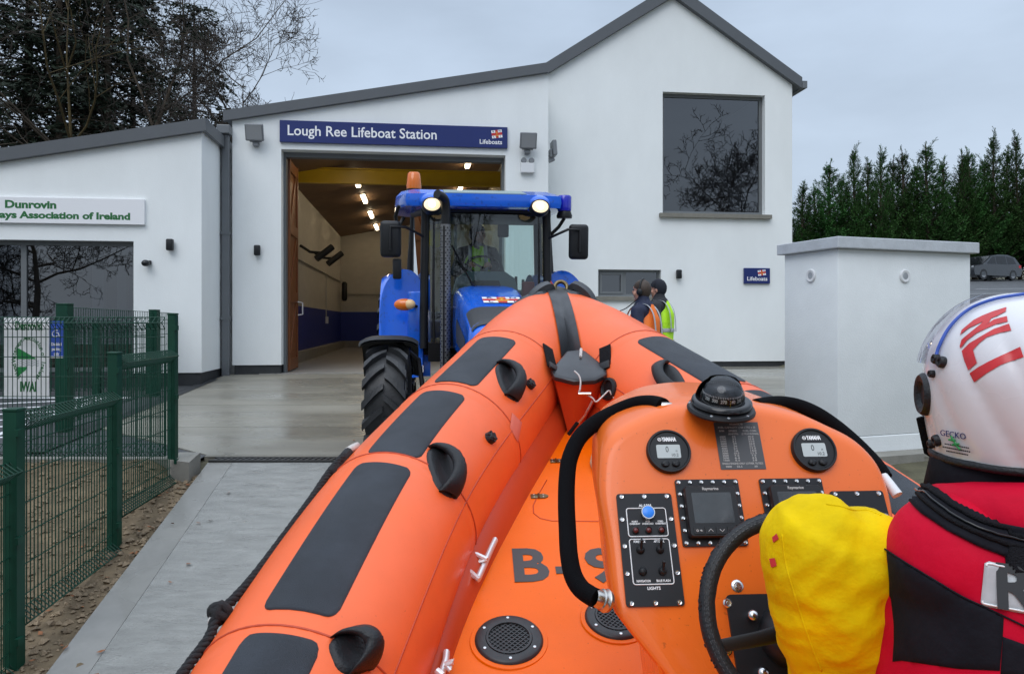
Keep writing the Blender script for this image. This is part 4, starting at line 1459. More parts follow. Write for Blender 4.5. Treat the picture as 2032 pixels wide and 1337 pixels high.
bare_tree('bare tree half hidden at the far left of the wood', ((40 - CX) / F * 28, 28, -.2), 37, 15, .6, 'bark', 'bare trees of the wood', r0=.15, limbs=7, first=.3, up=.7)
# the row of cypresses behind the car park
cpro = [make('cypress_tree', 'x', 'tree', 'x', cypress_mesh(k, 10.5, 2.6, 120), ('bark', 'cypress')) for k in (2, 5, 9)]
row = [(1590, 345, 'leftmost cypress, low beside the gabled house'), (1643, 322, 'second cypress from the gabled house, with a blunt tip'), (1697, 283, 'cypress with the tall thin tip, third from the house'), (1748, 282, 'cypress behind the left end of the white store'),
       (1795, 287, 'broad tipped cypress above the middle of the white store'), (1843, 283, 'narrow cypress above the right half of the white store'), (1900, 287, 'cypress just left of the right end of the store cap'),
       (1935, 283, 'cypress above the right end of the store cap'), (1972, 263, 'tall cypress behind the parked grey car'), (2025, 254, 'tallest cypress at the right edge of the photograph'), (2085, 250, 'cypress past the right edge behind the helmet'), (2145, 262, 'last cypress of the row on the far right')]
for i, (px, py, lab) in enumerate(row):
    y = 54 + rnd.uniform(-1.2, 1.2)
    x = (px - CX) / F * y
    zb = 3.7
    H = EYE + (HZ - py) / F * y - zb
    s = H / 10.7
    M = TM(x, y, zb, rnd.uniform(0, 6.28), rnd.uniform(.85, 1.25), s * rnd.uniform(.95, 1.04)) @ Matrix.Rotation(rnd.uniform(-.05, .05), 4, 'Y')
    if i < 3:
        cpro[i].matrix_basis = M
        cpro[i]['label'], cpro[i]['group'] = lab, 'row of cypresses behind the car park'
    else:
        dup(cpro[i % 3], M, lab, 'row of cypresses behind the car park')
back_row = ('in the first gap', 'in the second gap', 'in the third gap', 'in the fourth gap', 'in the fifth gap', 'in the sixth gap', 'in the seventh gap', 'in the eighth gap', 'in the ninth gap', 'in the tenth gap')
for i, w_ in enumerate(back_row):
    px = (row[i][0] + row[i + 1][0]) / 2
    py = max(row[i][1], row[i + 1][1]) + 16 + 14 * rnd.random()
    y = 57.5 + rnd.uniform(-.6, .6)
    s = (EYE + (HZ - py) / F * y - 3.7) / 10.7
    dup(cpro[(i + 1) % 3], TM((px - CX) / F * y, y, 3.7, rnd.uniform(0, 6.28), 1.05, s), 'shorter cypress of the second row, seen %s from the gabled house' % w_, 'row of cypresses behind the car park')
# bare trees on the shore behind the photographer; the windows mirror them
b0 = bare_tree('wide bare tree on the shore behind the boat, mirrored in the big window', (20.5, -13, -1.5), 51, 12.0, 1.0, group='bare shore trees', r0=.26, limbs=12, up=.45, levels=5, tw=.02)
dup(b0, TM(3.5, -19, -1.5, 2.1, 1.05), 'bare tree on the shore straight behind the boat', 'bare shore trees')
dup(b0, TM(-19.5, -22, -1.5, 4.0, 1.0), 'bare tree on the shore mirrored in the clubhouse window', 'bare shore trees')
dup(b0, TM(-24.5, -15, -1.5, 0.6, 1.2), 'bare tree on the shore at the far left behind the boat', 'bare shore trees')

# ------------------------------------------------------------------ the parked car
cy = 49.0
cgz = 0.0735 * cy + .045
car = thing('parked_car', 'dark grey hatchback SUV parked in front of the cypress row', 'car', ((1955 - CX) / F * cy, cy, cgz), R(22))
CMx = wmat(car)
# side view outline (x forward to the left), metres
low = [(-2.15, .30), (-2.22, .55), (-2.20, .85), (-1.30, .98), (2.05, 1.02), (2.20, .80), (2.18, .45), (2.05, .28)]
top = [(-1.30, .98), (-.45, 1.55), (.2, 1.66), (1.1, 1.66), (1.75, 1.50), (2.10, 1.02)]
def cside(poly, y0, y1, ins=0):
    b = MB()
    n = len(poly)
    vs = [(x, y0 + ins * max(0, z - 1.0), z) for x, z in poly] + [(x, y1 - ins * max(0, z - 1.0), z) for x, z in poly]
    b.add(vs, [tuple(range(n)), tuple(range(2 * n - 1, n - 1, -1))] + [(i, n + i, n + (i + 1) % n, (i + 1) % n) for i in range(n)], CMx)
    return b
b = bmesh.new()
bb = MB()
bb = cside(low, -.90, .90)
bb.build('body', m_('car_grey'), car, smooth=25)
cside(top, -.86, .86, .25).build('cabin', m_('car_grey'), car, smooth=25)
gw = MB()
for (a, b2) in (((-1.10, 1.02), (-.42, 1.47)),):
    pass
for poly in ([(-1.02, 1.03), (-.15, 1.03), (-.15, 1.54), (-.38, 1.50)], [(-.07, 1.03), (.85, 1.03), (.85, 1.58), (-.07, 1.55)], [(.93, 1.03), (1.75, 1.08), (1.55, 1.48), (.93, 1.57)]):
    ins = lambda z: -.86 + .25 * (z - 1.0) - .004
    gw.add([(x, ins(z), z) for x, z in poly], [tuple(range(len(poly)))], CMx)
gw.build('side_window', m_('car_glass'), car, fix=False)
gw = MB().add([(-1.27, -.74, 1.01), (-1.27, .74, 1.01), (-.50, .66, 1.53), (-.50, -.66, 1.53)], [(0, 1, 2, 3)], CMx @ Matrix.Translation((-.01, 0, .012)))
gw.build('windscreen', m_('car_glass'), car, fix=False)
for sx in (-1.38, 1.35):
    for sy in (-.80, .80):
        T = CMx @ Matrix.Translation((sx, sy, .35)) @ Matrix.Rotation(R(90), 4, 'X')
        o = MB().lathe([(.20, -.11), (.33, -.11), (.35, -.08), (.35, .08), (.33, .11), (.20, .11)], 24, T).build('wheel', m_('tyre'), car, smooth=40)
        MB().lathe([(0, .09), (.19, .10), (.215, .112), (.215, -.10), (0, -.09)], 20, T).build('rim', m_('lamp_grey'), o, smooth=40)
for sy in (-.72, .72):
    MB().ell(CMx @ Vector((-2.12, sy, .80)), (.10, .16, .08), n=10, m=6).build('headlight', m_('lamp_face'), car, smooth=60)
MB().box(1.9, 2.12, -.905, -.80, .82, 1.0, CMx).build('tail_light', m_('flag_red'), car)
# ------------------------------------------------------------------ people
def head_parts(M, s=1.0):
    """a head facing +x, centred on the origin of M (metres)"""
    b = MB()
    b.ell((0, 0, .02), (.098 * s, .078 * s, .108 * s), M)
    b.ell((.022, 0, -.045), (.070 * s, .060 * s, .075 * s), M)
    b.ell((.062, 0, -.095), (.026, .028, .022), M, 10, 8)           # chin
    b.ell((.094, 0, -.012), (.022, .015, .030), M, 10, 8)           # nose
    b.ell((.085, 0, .040), (.018, .055, .014), M, 10, 8)            # brow
    b.ell((.080, 0, -.062), (.017, .028, .014), M, 10, 8)           # mouth
    for y in (-1, 1):
        b.ell((-.005, y * .079, -.012), (.018, .012, .032), M, 10, 8)
        b.ell((.062, y * .045, -.030), (.030, .022, .030), M, 10, 8)
    return b
def hand_chain(w, d, up, s=1.0, curl=.5, side=1):
    """palm and five fingers from the wrist along d; up: back of the hand; returns skin chains"""
    d, up = Vector(d).normalized(), Vector(up)
    up = (up - d * up.dot(d)).normalized()
    sd = d.cross(up) * side
    w = Vector(w)
    out = []
    palm = [(w, .026), (w + d * .045, .032), (w + d * .085, .034)]
    out.append([(*p, r * s) for p, r in palm])
    for k, (o, L) in enumerate(((-.030, .062), (-.010, .074), (.010, .070), (.028, .054))):
        p0 = w + d * .080 + sd * o
        dd = d.copy()
        ch = [(*(w + d * .060 + sd * o * .6), .010)]
        ch.append((*p0, .0095))
        p = p0
        for j in range(3):
            dd = (dd - up * curl).normalized()
            p = p + dd * L / 3 * 1.1
            ch.append((*p, .009 - .0008 * j))
        out.append(ch)
    t0 = w + d * .030 - sd * .026
    t1 = t0 - sd * .022 + d * .025 - up * .012
    t2 = t1 + d * .030 - up * .016 + sd * .006
    out.append([(*(w + d * .025), .014), (*t0, .0125), (*t1, .011), (*t2, .0095)])
    return out
def person(label, M, wear, arms, legs=None, group=None, head_turn=0.0, head_tilt=0.0, name='person', vox=.007, hat=None, hip=.93, lean=0.0):
    """stands with x forward, y to its left, feet at z=0. arms: (left, right) lists of shoulder, elbow, wrist points"""
    o = thing(name, label, 'person', group=group)
    o.matrix_basis = M
    B = M
    dz = hip - .93
    def P(x, y, z):
        return (x + lean * max(0, z - .93), y, z + dz)
    neck, chest, hips = P(0, 0, 1.50), P(0, 0, 1.28), P(0, 0, .96)
    legs = legs or [[(0, y * .10, .90 + dz), (.02, y * .11, .50), (-.02, y * .115, .09), (.05, y * .13, .045), (.13, y * .14, .03)] for y in (1, -1)]
    arms = [[P(*q) for q in a] for a in arms]
    ch = [[(*hips, .13), (*P(0, 0, 1.12), .125), (*chest, .14), (*P(0, 0, 1.42), .10), (*neck, .055), (*P(.01, 0, 1.58), .055)]]
    lr = [.085, .055, .040, .036, .028]
    for lg in legs:
        ch.append([(*hips, .13)] + [(*q, r) for q, r in zip(lg, lr)])
    for i, a in enumerate(arms):
        ch.append([(*P(0, 0, 1.42), .10)] + [(*q, r) for q, r in zip(a, (.055, .042, .028))])
        d = Vector(a[2]) - Vector(a[1])
        ch += hand_chain(Vector(a[2]), d, (0, 0, 1), 1.0, .5, 1 if i else -1)
    HM = Matrix.Translation(P(.02, 0, 1.63)) @ Matrix.Rotation(head_turn, 4, 'Z') @ Matrix.Rotation(head_tilt, 4, 'Y')
    ex = head_parts(HM)
    body = skin_mesh(ch, 1, ex, vox)
    T = MB().add(body.v, body.f, B)
    T.build('body', m_('skin'), o, smooth=180)
    # trousers, boots
    tr = [[(*P(0, 0, 1.02), .140), (*hips, .145)] + [(*q, r) for q, r in zip(lg[:3], (.105, .078, .070))] for lg in legs]
    MB().add(*_vf(skin_mesh(tr, 1, None, .014)), B).build('trousers', m_(wear.get('trousers', 'dark_cloth')), o, smooth=180)
    for lg in legs:
        bt = skin_mesh([[(lg[2][0], lg[2][1], lg[2][2] + .12, .060), (*lg[2], .055), (*lg[3], .052), (*lg[4], .042)]], 2)
        MB().add(bt.v, bt.f, B).build('boot', m_('black_rubber'), o, smooth=180)
    # jacket with sleeves and collar
    jk = [[(*P(0, 0, .88), .155), (*P(0, 0, 1.08), .155), (*chest, .168), (*P(0, 0, 1.43), .125), (*P(.005, 0, 1.51), .080), (*P(.005, 0, 1.55), .074)]]
    for a in arms:
        e = Vector(a[2]).lerp(Vector(a[1]), .12)
        jk.append([(*P(0, 0, 1.40), .12), (*a[0], .074), (*a[1], .066), (*e, .050)])
    MB().add(*_vf(skin_mesh(jk, 1, None, .013)), B).build('jacket', m_(wear['jacket']), o, smooth=180)
    # waistcoat: a shell over the trunk, open at the arms
    if wear.get('vest'):
        def shell(u, v):
            a = 2 * PI * u
            z = .80 + .68 * v
            k = 1.0 if v < .62 else max(.40, 1 - (v - .62) * 1.35)
            rx, ry = .178 + .010 * math.sin(3 * a + 5 * v), (.212 if v < .62 else .205) * (k if v > .62 else 1)
            rx = rx * (1 if v < .75 else 1 - (v - .75) * 1.5)
            return P(rx * math.cos(a), ry * math.sin(a) * 1.0, z)
        vm = MB().grid(shell, 36, 16, B, closed_u=True)
        keep = []
        for f in vm.f:
            c = sum((B.inverted() @ Vector(vm.v[i]) for i in f), Vector()) / len(f)
            if c.z - dz > 1.14 and abs(c.y) > .188 and abs(c.x - lean * (c.z - .93)) < .10:
                continue
            keep.append(f)
        vm.f = keep
        vo = vm.build('hi_vis_vest', m_(wear['vest']), o, smooth=180)
        rb = MB()
        for z in (.95, 1.10):
            pts = [P(.186 * math.cos(2 * PI * k / 36), .220 * math.sin(2 * PI * k / 36), z) for k in range(36)]
            rb.tube([Vector(q) for q in pts], .024, 6, False, B, flat=.14, closed=True, up=(0, 0, 1))
        for y in (-1, 1):
            pts = [P(x, y * yy, z) for x, yy, z in ((.186, .10, 1.08), (.176, .105, 1.25), (.140, .10, 1.40), (.04, .095, 1.487), (-.08, .095, 1.47), (-.150, .10, 1.38), (-.178, .105, 1.25), (-.188, .10, 1.08))]
            rb.tube(catmull(pts, 4), .024, 6, True, B, flat=.14, up=(0, 1, 0))
        rb.build('reflective_band', m_('reflective'), vo, smooth=60)
    # hair or hat
    hb = MB()
    def cap(k, zlo, front):
        def f(u, v):
            a = 2 * PI * u
            lim = .52 + (.38 if math.cos(a) < .25 else 0) - front * max(0, math.cos(a))
            t = PI * lim * v
            r = 1.0 + k + .02 * noise.noise((a * 2, t * 5, 1.7))
            return (.098 * r * math.sin(t) * math.cos(a) - .004, .079 * r * math.sin(t) * math.sin(a), .02 + .108 * r * math.cos(t))
        return f
    hb.grid(cap(.10 if not hat else .14, 0, .10), 24, 12, B @ HM, closed_u=True)
    if hat:
        hb.build('woolly_hat', m_(hat), o, smooth=180)
    else:
        hb.build('hair', m_('hair_brown'), o, smooth=180)
    for y in (-1, 1):
        MB().ell((.088, y * .030, .012), (.010, .013, .008), B @ HM, 8, 6).build('eye', m_('black_gloss'), o, smooth=180)
    if wear.get('headset'):
        h = MB().tube([(-.005 + .0 * k, .094 * math.cos(R(k)), .02 + .128 * math.sin(R(k))) for k in range(0, 181, 15)], .010, 6, True, B @ HM)
        ho = h.build('headset', m_('black_plastic'), o, smooth=60)
        for y in (-1, 1):
            MB().ell((-.004, y * .093, -.008), (.036, .020, .040), B @ HM, 12, 8).build('ear_cup', m_('black_plastic'), ho, smooth=60)
    return o, HM
def _vf(b):
    return b.v, b.f

# the two people standing in front of the gabled house
y1 = 8.7
p1 = Matrix.Translation(((1277 - CX) / F * y1, y1, apron_z(0, y1))) @ Matrix.Rotation(R(150), 4, 'Z')
o1, _ = person('man with brown hair and a headset in an orange vest over a navy jacket', p1, {'jacket': 'navy_cloth', 'vest': 'hivis_orange', 'headset': True, 'trousers': 'navy_cloth'},
               ([(0, .205, 1.40), (-.03, .265, 1.10), (.24, .14, 1.08)], [(0, -.205, 1.40), (-.02, -.26, 1.12), (.24, -.12, 1.10)]), group='people in front of the house', head_tilt=R(-4))
cable = MB().tube([p1 @ Vector(q) for q in catmull([(.02, .10, 1.55), (.16, .12, 1.44), (.29, .10, 1.38), (.30, .08, 1.26), (.22, .10, 1.17), (.17, .12, 1.20)], 6)], .006, 5)
cable.build('headset_cable', m_('webbing'), o1, smooth=180)
y2 = 9.9
p2 = Matrix.Translation(((1309 - CX) / F * y2, y2, apron_z(0, y2))) @ Matrix.Rotation(R(152), 4, 'Z')
person('person in a navy woolly hat and a yellow vest standing half behind the orange vest', p2, {'jacket': 'dark_cloth', 'vest': 'hivis_yellow', 'trousers': 'dark_cloth'},
       ([(0, .205, 1.40), (-.05, .275, 1.12), (.10, .22, .92)], [(0, -.205, 1.40), (-.02, -.26, 1.12), (.16, -.16, .98)]), group='people in front of the house', hat='wool_navy')

# ------------------------------------------------------------------ the tractor
TP = math.atan(.062)
tX, tY = -.44, 10.1
tractor = thing('tractor', 'blue tractor with black cab facing the boat in the bay doorway', 'tractor', (tX, tY, apron_z(0, tY)), rot=(TP, 0, R(7)))
tractor.rotation_euler = (Matrix.Rotation(R(7), 3, 'Z') @ Matrix.Rotation(TP, 3, 'X')).to_euler()
TMx = wmat(tractor)
def tv(*q):
    return TMx @ Vector(q)
def tyre(x, y, rad, wid, rimr, lugs, steer=0.0):
    C = TMx @ Matrix.Translation((x, y, rad)) @ Matrix.Rotation(steer, 4, 'Z') @ Matrix.Rotation(R(90), 4, 'Y')
    h = wid / 2
    pf = [(rimr, -h * .72), (rimr + .05, -h * .86), (rad * .78, -h * .96), (rad * .86, -h * .92), (rad * .895, -h * .72), (rad * .91, 0), (rad * .895, h * .72), (rad * .86, h * .92), (rad * .78, h * .96), (rimr + .05, h * .88), (rimr, h * .72)]
    b = MB().lathe(pf, 48, C)
    o = b.build('wheel', m_('tyre'), tractor, smooth=40)
    lg = MB()
    for k in range(lugs):
        for s in (-1, 1):
            a0 = 2 * PI * (k + (.5 if s > 0 else 0)) / lugs
            n = 5
            vs = []
            for i in range(n + 1):
                t = i / n
                z = s * (h * (.02 - .0 + 1.0 * t))
                a = a0 + .30 * t ** 1.25 * (1.1 / (rad * 1.7))
                ro = rad * (1.0 - .045 * max(0, t - .6) / .4)
                ri = rad * (.885 - .06 * max(0, t - .7) / .3)
                wd_ = (.034 + .020 * t) / rad
                for (rr, da) in ((ri, -wd_), (ro, -wd_ * .72), (ro, wd_ * .72), (ri, wd_)):
                    vs.append((rr * math.cos(a + da), rr * math.sin(a + da), z))
            fs = []
            for i in range(n):
                for j in range(3):
                    fs.append((i * 4 + j, i * 4 + j + 1, i * 4 + j + 5, i * 4 + j + 4))
            fs += [(0, 1, 2, 3), (n * 4 + 3, n * 4 + 2, n * 4 + 1, n * 4)]
            lg.add(vs, fs, C)
    lg.build('tread_lug', m_('tyre'), o, fix=True)
    r = MB().lathe([(0, h * .25), (rimr * .55, h * .28), (rimr * .8, h * .5), (rimr * 1.0, h * .70), (rimr + .012, h * .76), (rimr + .012, -h * .76), (rimr * .8, -h * .5), (0, -h * .3)], 32, C)
    r.build('rim', m_('rim_white'), o, smooth=40)
    return o
tyre(-1.07, 0, .80, .46, .46, 19)
tyre(1.07, 0, .80, .46, .46, 19)
tyre(-1.09, -2.38, .56, .40, .32, 16, R(-4))
tyre(1.09, -2.38, .56, .40, .32, 16, R(-4))
# chassis, axles, front linkage
b = MB()
b.box(-.24, .24, -2.75, .45, .55, 1.02, TMx, bev=.03)
b.box(-.95, .95, -2.46, -2.30, .46, .62, TMx, bev=.03)
b.box(-.8, .8, -.12, .12, .68, .92, TMx, bev=.04)
b.box(-.28, .28, -3.20, -2.76, .45, .95, TMx, bev=.03)
b.build('chassis', m_('tractor_black'), tractor, smooth=30)
b = MB()
for s in (-1, 1):
    b.tube([tv(s * .30, -2.95, .55), tv(s * .34, -3.35, .50), tv(s * .34, -3.62, .46)], .035, 8)
b.build('front_linkage', m_('dark_metal'), tractor, smooth=40)
# bonnet
def hood(u, v):
    y = -1.12 - 2.0 * v
    w_ = .40 - .07 * v
    zt = 1.66 - .34 * v ** 1.35
    if v > .93:
        zt -= .12 * (v - .93) / .07
        w_ -= .03 * (v - .93) / .07
    zb = .98 - .04 * v
    a = u
    if a < .30:
        t = a / .30
        return (-w_ - .012 * math.sin(t * PI), y, zb + (zt - .16 - zb) * t)
    if a > .70:
        t = (1 - a) / .30
        return (w_ + .012 * math.sin(t * PI), y, zb + (zt - .16 - zb) * t)
    t = (a - .30) / .40
    an = PI * (1 - t)
    e = .42
    cx_ = math.copysign(abs(math.cos(an)) ** e, math.cos(an))
    return (w_ * cx_, y, zt - .16 + .16 * abs(math.sin(an)) ** .8 + .03 * math.sin(an))
b = MB().grid(hood, 40, 24, TMx)
n0 = len(b.v)
last = [hood(i / 40, 1.0) for i in range(41)]
b.add(last, [tuple(range(41))], TMx)
ho = b.build('bonnet', m_('tractor_blue'), tractor, smooth=50)
b = MB()
def gri(u, v):
    p_ = hood(.37 + .26 * u, .66 + .28 * v)
    return (p_[0], p_[1], p_[2] + .006)
b.grid(gri, 10, 8, TMx)
b.build('grille_panel', m_('hood_grille'), ho, smooth=180)
for s in (0, 1):
    b = MB()
    def sg(u, v, s=s):
        p_ = hood((.07 + .17 * u) if s == 0 else (.93 - .17 * u), .30 + .5 * v)
        return (p_[0] + (-.005 if s == 0 else .005), p_[1], p_[2])
    b.grid(sg, 4, 8, TMx)
    b.build('side_grille', m_('hood_grille'), ho, smooth=180)
hp0, hp1 = Vector(hood(.5, .44)), Vector(hood(.5, .60))
FMx = TMx @ _frame((hp0 + hp1) / 2 + Vector((0.06, 0, .010)), (1, 0, 0), (hp0 - hp1))
flag(tractor, FMx, .40, .27, .0012)
b = MB()
b.box(-.46, .46, -1.22, -1.00, .98, 1.45, TMx, bev=.04)
b.build('firewall', m_('tractor_black'), tractor, smooth=30)
# cab frame
CF, CR = -1.02, .42                                        # front and rear of the cab
wf, wr = .72, .90
zs, zr = 1.36, 2.60
b = MB()
for s in (-1, 1):
    b.tube([tv(s * (wf + .02), CF - .06, .95), tv(s * (wf + .02), CF - .02, zs), tv(s * wf, CF + .05, zr)], .05, 8)         # A post
    b.tube([tv(s * (wr + .02), -.25, .95), tv(s * (wr + .02), -.22, zs + .3), tv(s * (wr - .04), -.18, zr)], .045, 8)        # B post
    b.tube([tv(s * (wr - .04), CR, 1.2), tv(s * (wr - .08), CR, zr)], .05, 8)
    b.tube([tv(s * (wf), CF + .03, zr - .03), tv(s * (wr - .04), -.2, zr - .02), tv(s * (wr - .08), CR, zr - .03)], .05, 8)
    b.tube([tv(s * (wf + .02), CF - .05, 1.0), tv(s * (wr + .01), -.25, 1.0)], .05, 8)
b.tube([tv(-wf, CF + .04, zr - .02), tv(wf, CF + .04, zr - .02)], .05, 8)
b.tube([tv(-wr + .08, CR, zr - .03), tv(wr - .08, CR, zr - .03)], .05, 8)
b.tube([tv(-wr + .04, CR, 1.25), tv(wr - .04, CR, 1.25)], .05, 8)
for s in (-1, 1):                                          # door frame lines either side of the front screen
    b.tube([tv(s * (wf - .10), CF - .07, 1.0), tv(s * (wf - .09), CF - .035, zs + .1), tv(s * (wf - .10), CF + .03, zr - .05)], .016, 6)
    b.box(s * .57 - .12, s * .57 + .12, CF - .10, CF - .0, .80, 1.02, TMx)
b.build('cab_frame', m_('tractor_black'), tractor, smooth=50)
b = MB()
b.box(-.86, .86, CF + .05, CR, .86, .95, TMx, bev=.02)
b.build('cab_floor', m_('tractor_black'), tractor)
g_ = MB().grid(lambda u, v: (-wf + .05 + (2 * wf - .10) * u, CF - .05 + .07 * v - .05 * math.sin(PI * u), 1.03 + (zr - .07 - 1.03) * v), 12, 6, TMx)
g_.build('windscreen', m_('cab_glass'), tractor, smooth=180, fix=False)
for s in (-1, 1):
    g_ = MB().add([(s * (wf + .03), CF + .05, 1.05), (s * (wr + .02), -.30, 1.05), (s * (wr - .03), -.24, zr - .06), (s * (wf + .01), CF + .10, zr - .06)], [(0, 1, 2, 3)], TMx)
    g_.build('door_glass', m_('cab_glass'), tractor, fix=False)
    g_ = MB().add([(s * (wr + .02), -.17, 1.55), (s * (wr - .03), CR - .06, 1.55), (s * (wr - .07), CR - .06, zr - .06), (s * (wr - .03), -.13, zr - .06)], [(0, 1, 2, 3)], TMx)
    g_.build('side_glass', m_('cab_glass'), tractor, fix=False)
g_ = MB().add([(-wr + .1, CR, 1.30), (wr - .1, CR, 1.30), (wr - .13, CR, zr - .08), (-wr + .13, CR, zr - .08)], [(0, 1, 2, 3)], TMx)
g_.build('rear_glass', m_('cab_glass'), tractor, fix=False)
# roof
def roofz(x, y):
    return 2.855 - .045 * (abs(x) / 1.0) ** 3 - .05 * max(0, (-.6 - y)) / .6
b = MB()
oc = [(-.95, -1.20), (-.55, -1.30), (.50, -1.30), (.86, -1.20), (.94, -.75), (.94, .30), (.84, .50), (-.98, .50), (-1.12, .30), (-1.08, -.75)]
rings = []
for (k, z, dzx) in ((.90, 2.585, 0), (.985, 2.60, 0), (1.0, 2.66, 0), (.99, 2.74, 0), (.93, 2.81, 1), (.80, 2.845, 1), (.4, 2.86, 1)):
    rings.append([(x * k, (y + .4) * k - .4, z - (.11 if dzx and y < -1 else 0)) for x, y in oc])
for i in range(len(rings) - 1):
    k0 = len(b.v)
    b.add(rings[i] + rings[i + 1], [(j, (j + 1) % 10, 10 + (j + 1) % 10, 10 + j) for j in range(10)], TMx)
b.add(rings[0], [tuple(range(9, -1, -1))], TMx)
b.add(rings[-1], [tuple(range(10))], TMx)
ro = b.build('roof', m_('tractor_blue'), tractor, smooth=38)
b = MB().box(-.48, .48, -.36, .20, 0, .022, TMx @ Matrix.Translation((-.03, -.84, 2.80)) @ Matrix.Rotation(R(9), 4, 'X'), bev=.01)
b.build('roof_hatch', m_('dash_green'), ro)
for s in (-1, 1):
    # brow over each work lamp
    T = TMx @ Matrix.Translation((s * .615 - .035, -1.22, 2.62))
    b = MB().ell((0, .06, .03), (.16, .20, .11), T)
    b.build('lamp_brow', m_('tractor_blue'), ro, smooth=180)
    T2 = TMx @ Matrix.Translation((s * .615 - .035, -1.375, 2.60)) @ Matrix.Rotation(R(90 - 14), 4, 'X')
    b = MB().lathe([(.115, -.10), (.112, .0), (.104, .018), (.094, .016)], 28, T2 @ Matrix.Diagonal((1, .80, 1, 1)))
    lo = b.build('work_lamp', m_('tractor_black'), tractor, smooth=40)
    MB().lathe([(0, .020), (.06, .018), (.093, .012)], 28, T2 @ Matrix.Diagonal((1, .80, 1, 1))).build('lamp_lens', m_('lamp_lit'), lo, smooth=180)
    MB().lathe([(0, .027), (.030, .024), (.040, .0185)], 20, T2).build('bulb', m_('bulb'), lo, smooth=180)
b = MB().tube([tv(-1.03, -.95, 2.62), tv(-1.07, -.9, 2.50), tv(-1.05, -.80, 2.36), tv(-.98, -.7, 2.5)], .022, 6)
b.build('cable', m_('tractor_black'), tractor, smooth=60)
# beacons
T = TMx @ Matrix.Translation((-.86, -.35, 2.80))
b = MB().lathe([(0, 0), (.10, 0), (.10, .075), (.085, .085), (0, .085)], 20, T)
bo = b.build('beacon', m_('tractor_black'), tractor, smooth=40)
MB().lathe([(.092, .085), (.094, .12), (.078, .27), (.062, .29), (0, .295)], 20, T).build('beacon_lens', m_('amber'), bo, smooth=40)
T = TMx @ Matrix.Translation((.93, -1.02, 2.50))
b = MB().lathe([(0, 0), (.09, 0), (.095, .03), (.075, .085), (0, .085)], 20, T)
b.tube([T @ Vector(q) for q in ((0, 0, 0), (-.06, .03, -.10), (-.16, .06, -.20))], .022, 6)
bo = b.build('beacon', m_('tractor_black'), tractor, smooth=40)
MB().lathe([(.080, .086), (.083, .10), (.083, .25), (.07, .27), (0, .272)], 20, T).build('beacon_lens', m_('beacon_blue'), bo, smooth=40)
# exhaust stack in its perforated guard
b = MB().tube([tv(-.50, -1.42, z) for z in (.70, 2.38)], .058, 14)
eo = b.build('exhaust_guard', m_('perforated'), tractor, smooth=40)
b = MB()
for k in range(8):
    a = 2 * PI * k / 8
    for i in range(52):
        z = .76 + i * .031
        b.cbox((.0592, 0, 0), (.003, .012, .013), TMx @ Matrix.Translation((-.50, -1.42, z)) @ Matrix.Rotation(a + (i % 2) * PI / 8, 4, 'Z'))
b.build('guard_hole', m_('black_gloss'), eo, fix=False)
b = MB().tube([tv(-.50 + .060 * math.cos(R(250)), -1.42 + .060 * math.sin(R(250)), z) for z in (.72, 2.36)], .010, 6)
b.build('guard_seam', m_('tractor_black'), eo)
b = MB().tube([tv(*q) for q in catmull([(-.50, -1.42, 2.36), (-.50, -1.42, 2.56), (-.52, -1.46, 2.66), (-.60, -1.56, 2.70)], 5)], .052, 12)
b.build('exhaust_pipe', m_('tractor_black'), eo, smooth=40)
b = MB().tube([tv(-.50, -1.42, .70), tv(-.46, -1.46, .55), tv(-.40, -1.5, .60)], .05, 10)
b.build('exhaust_elbow', m_('steel_worn'), eo, smooth=40)
# mirrors
for s in (-1, 1):
    mx, my, mz = (-1.12, -1.12, 2.22) if s < 0 else (1.10, -1.05, 2.22)
    b = MB().box(mx - .12, mx + .12, my - .05, my + .04, mz - .21, mz + .21, TMx, bev=.045, seg=3)
    mo = b.build('mirror', m_('black_plastic'), tractor, smooth=40)
    b = MB().tube([tv(s * (wf + .02), CF, 2.26), tv(s * .95, -1.16, 2.36), tv(mx, my - .06, 2.36), tv(mx, my - .07, 2.1)], .016, 8)
    b.build('mirror_arm', m_('tractor_black'), mo, smooth=60)
    MB().box(mx - .10, mx + .10, my + .041, my + .044, mz - .18, mz + .18, TMx).build('mirror_glass', m_('lamp_face'), mo)
    if s < 0:
        MB().box(mx + .02, mx + .12, my + .02, my + .10, mz - .46, mz - .22, TMx, bev=.02).build('mirror_lower', m_('black_plastic'), mo, smooth=40)
b = MB().tube([tv(*q) for q in ((.76, -1.10, 1.32), (.90, -1.12, 1.36), (.92, -1.12, 1.62), (.76, -1.06, 1.68))], .022, 8)
b.build('grab_handle', m_('tractor_black'), tractor, smooth=60)
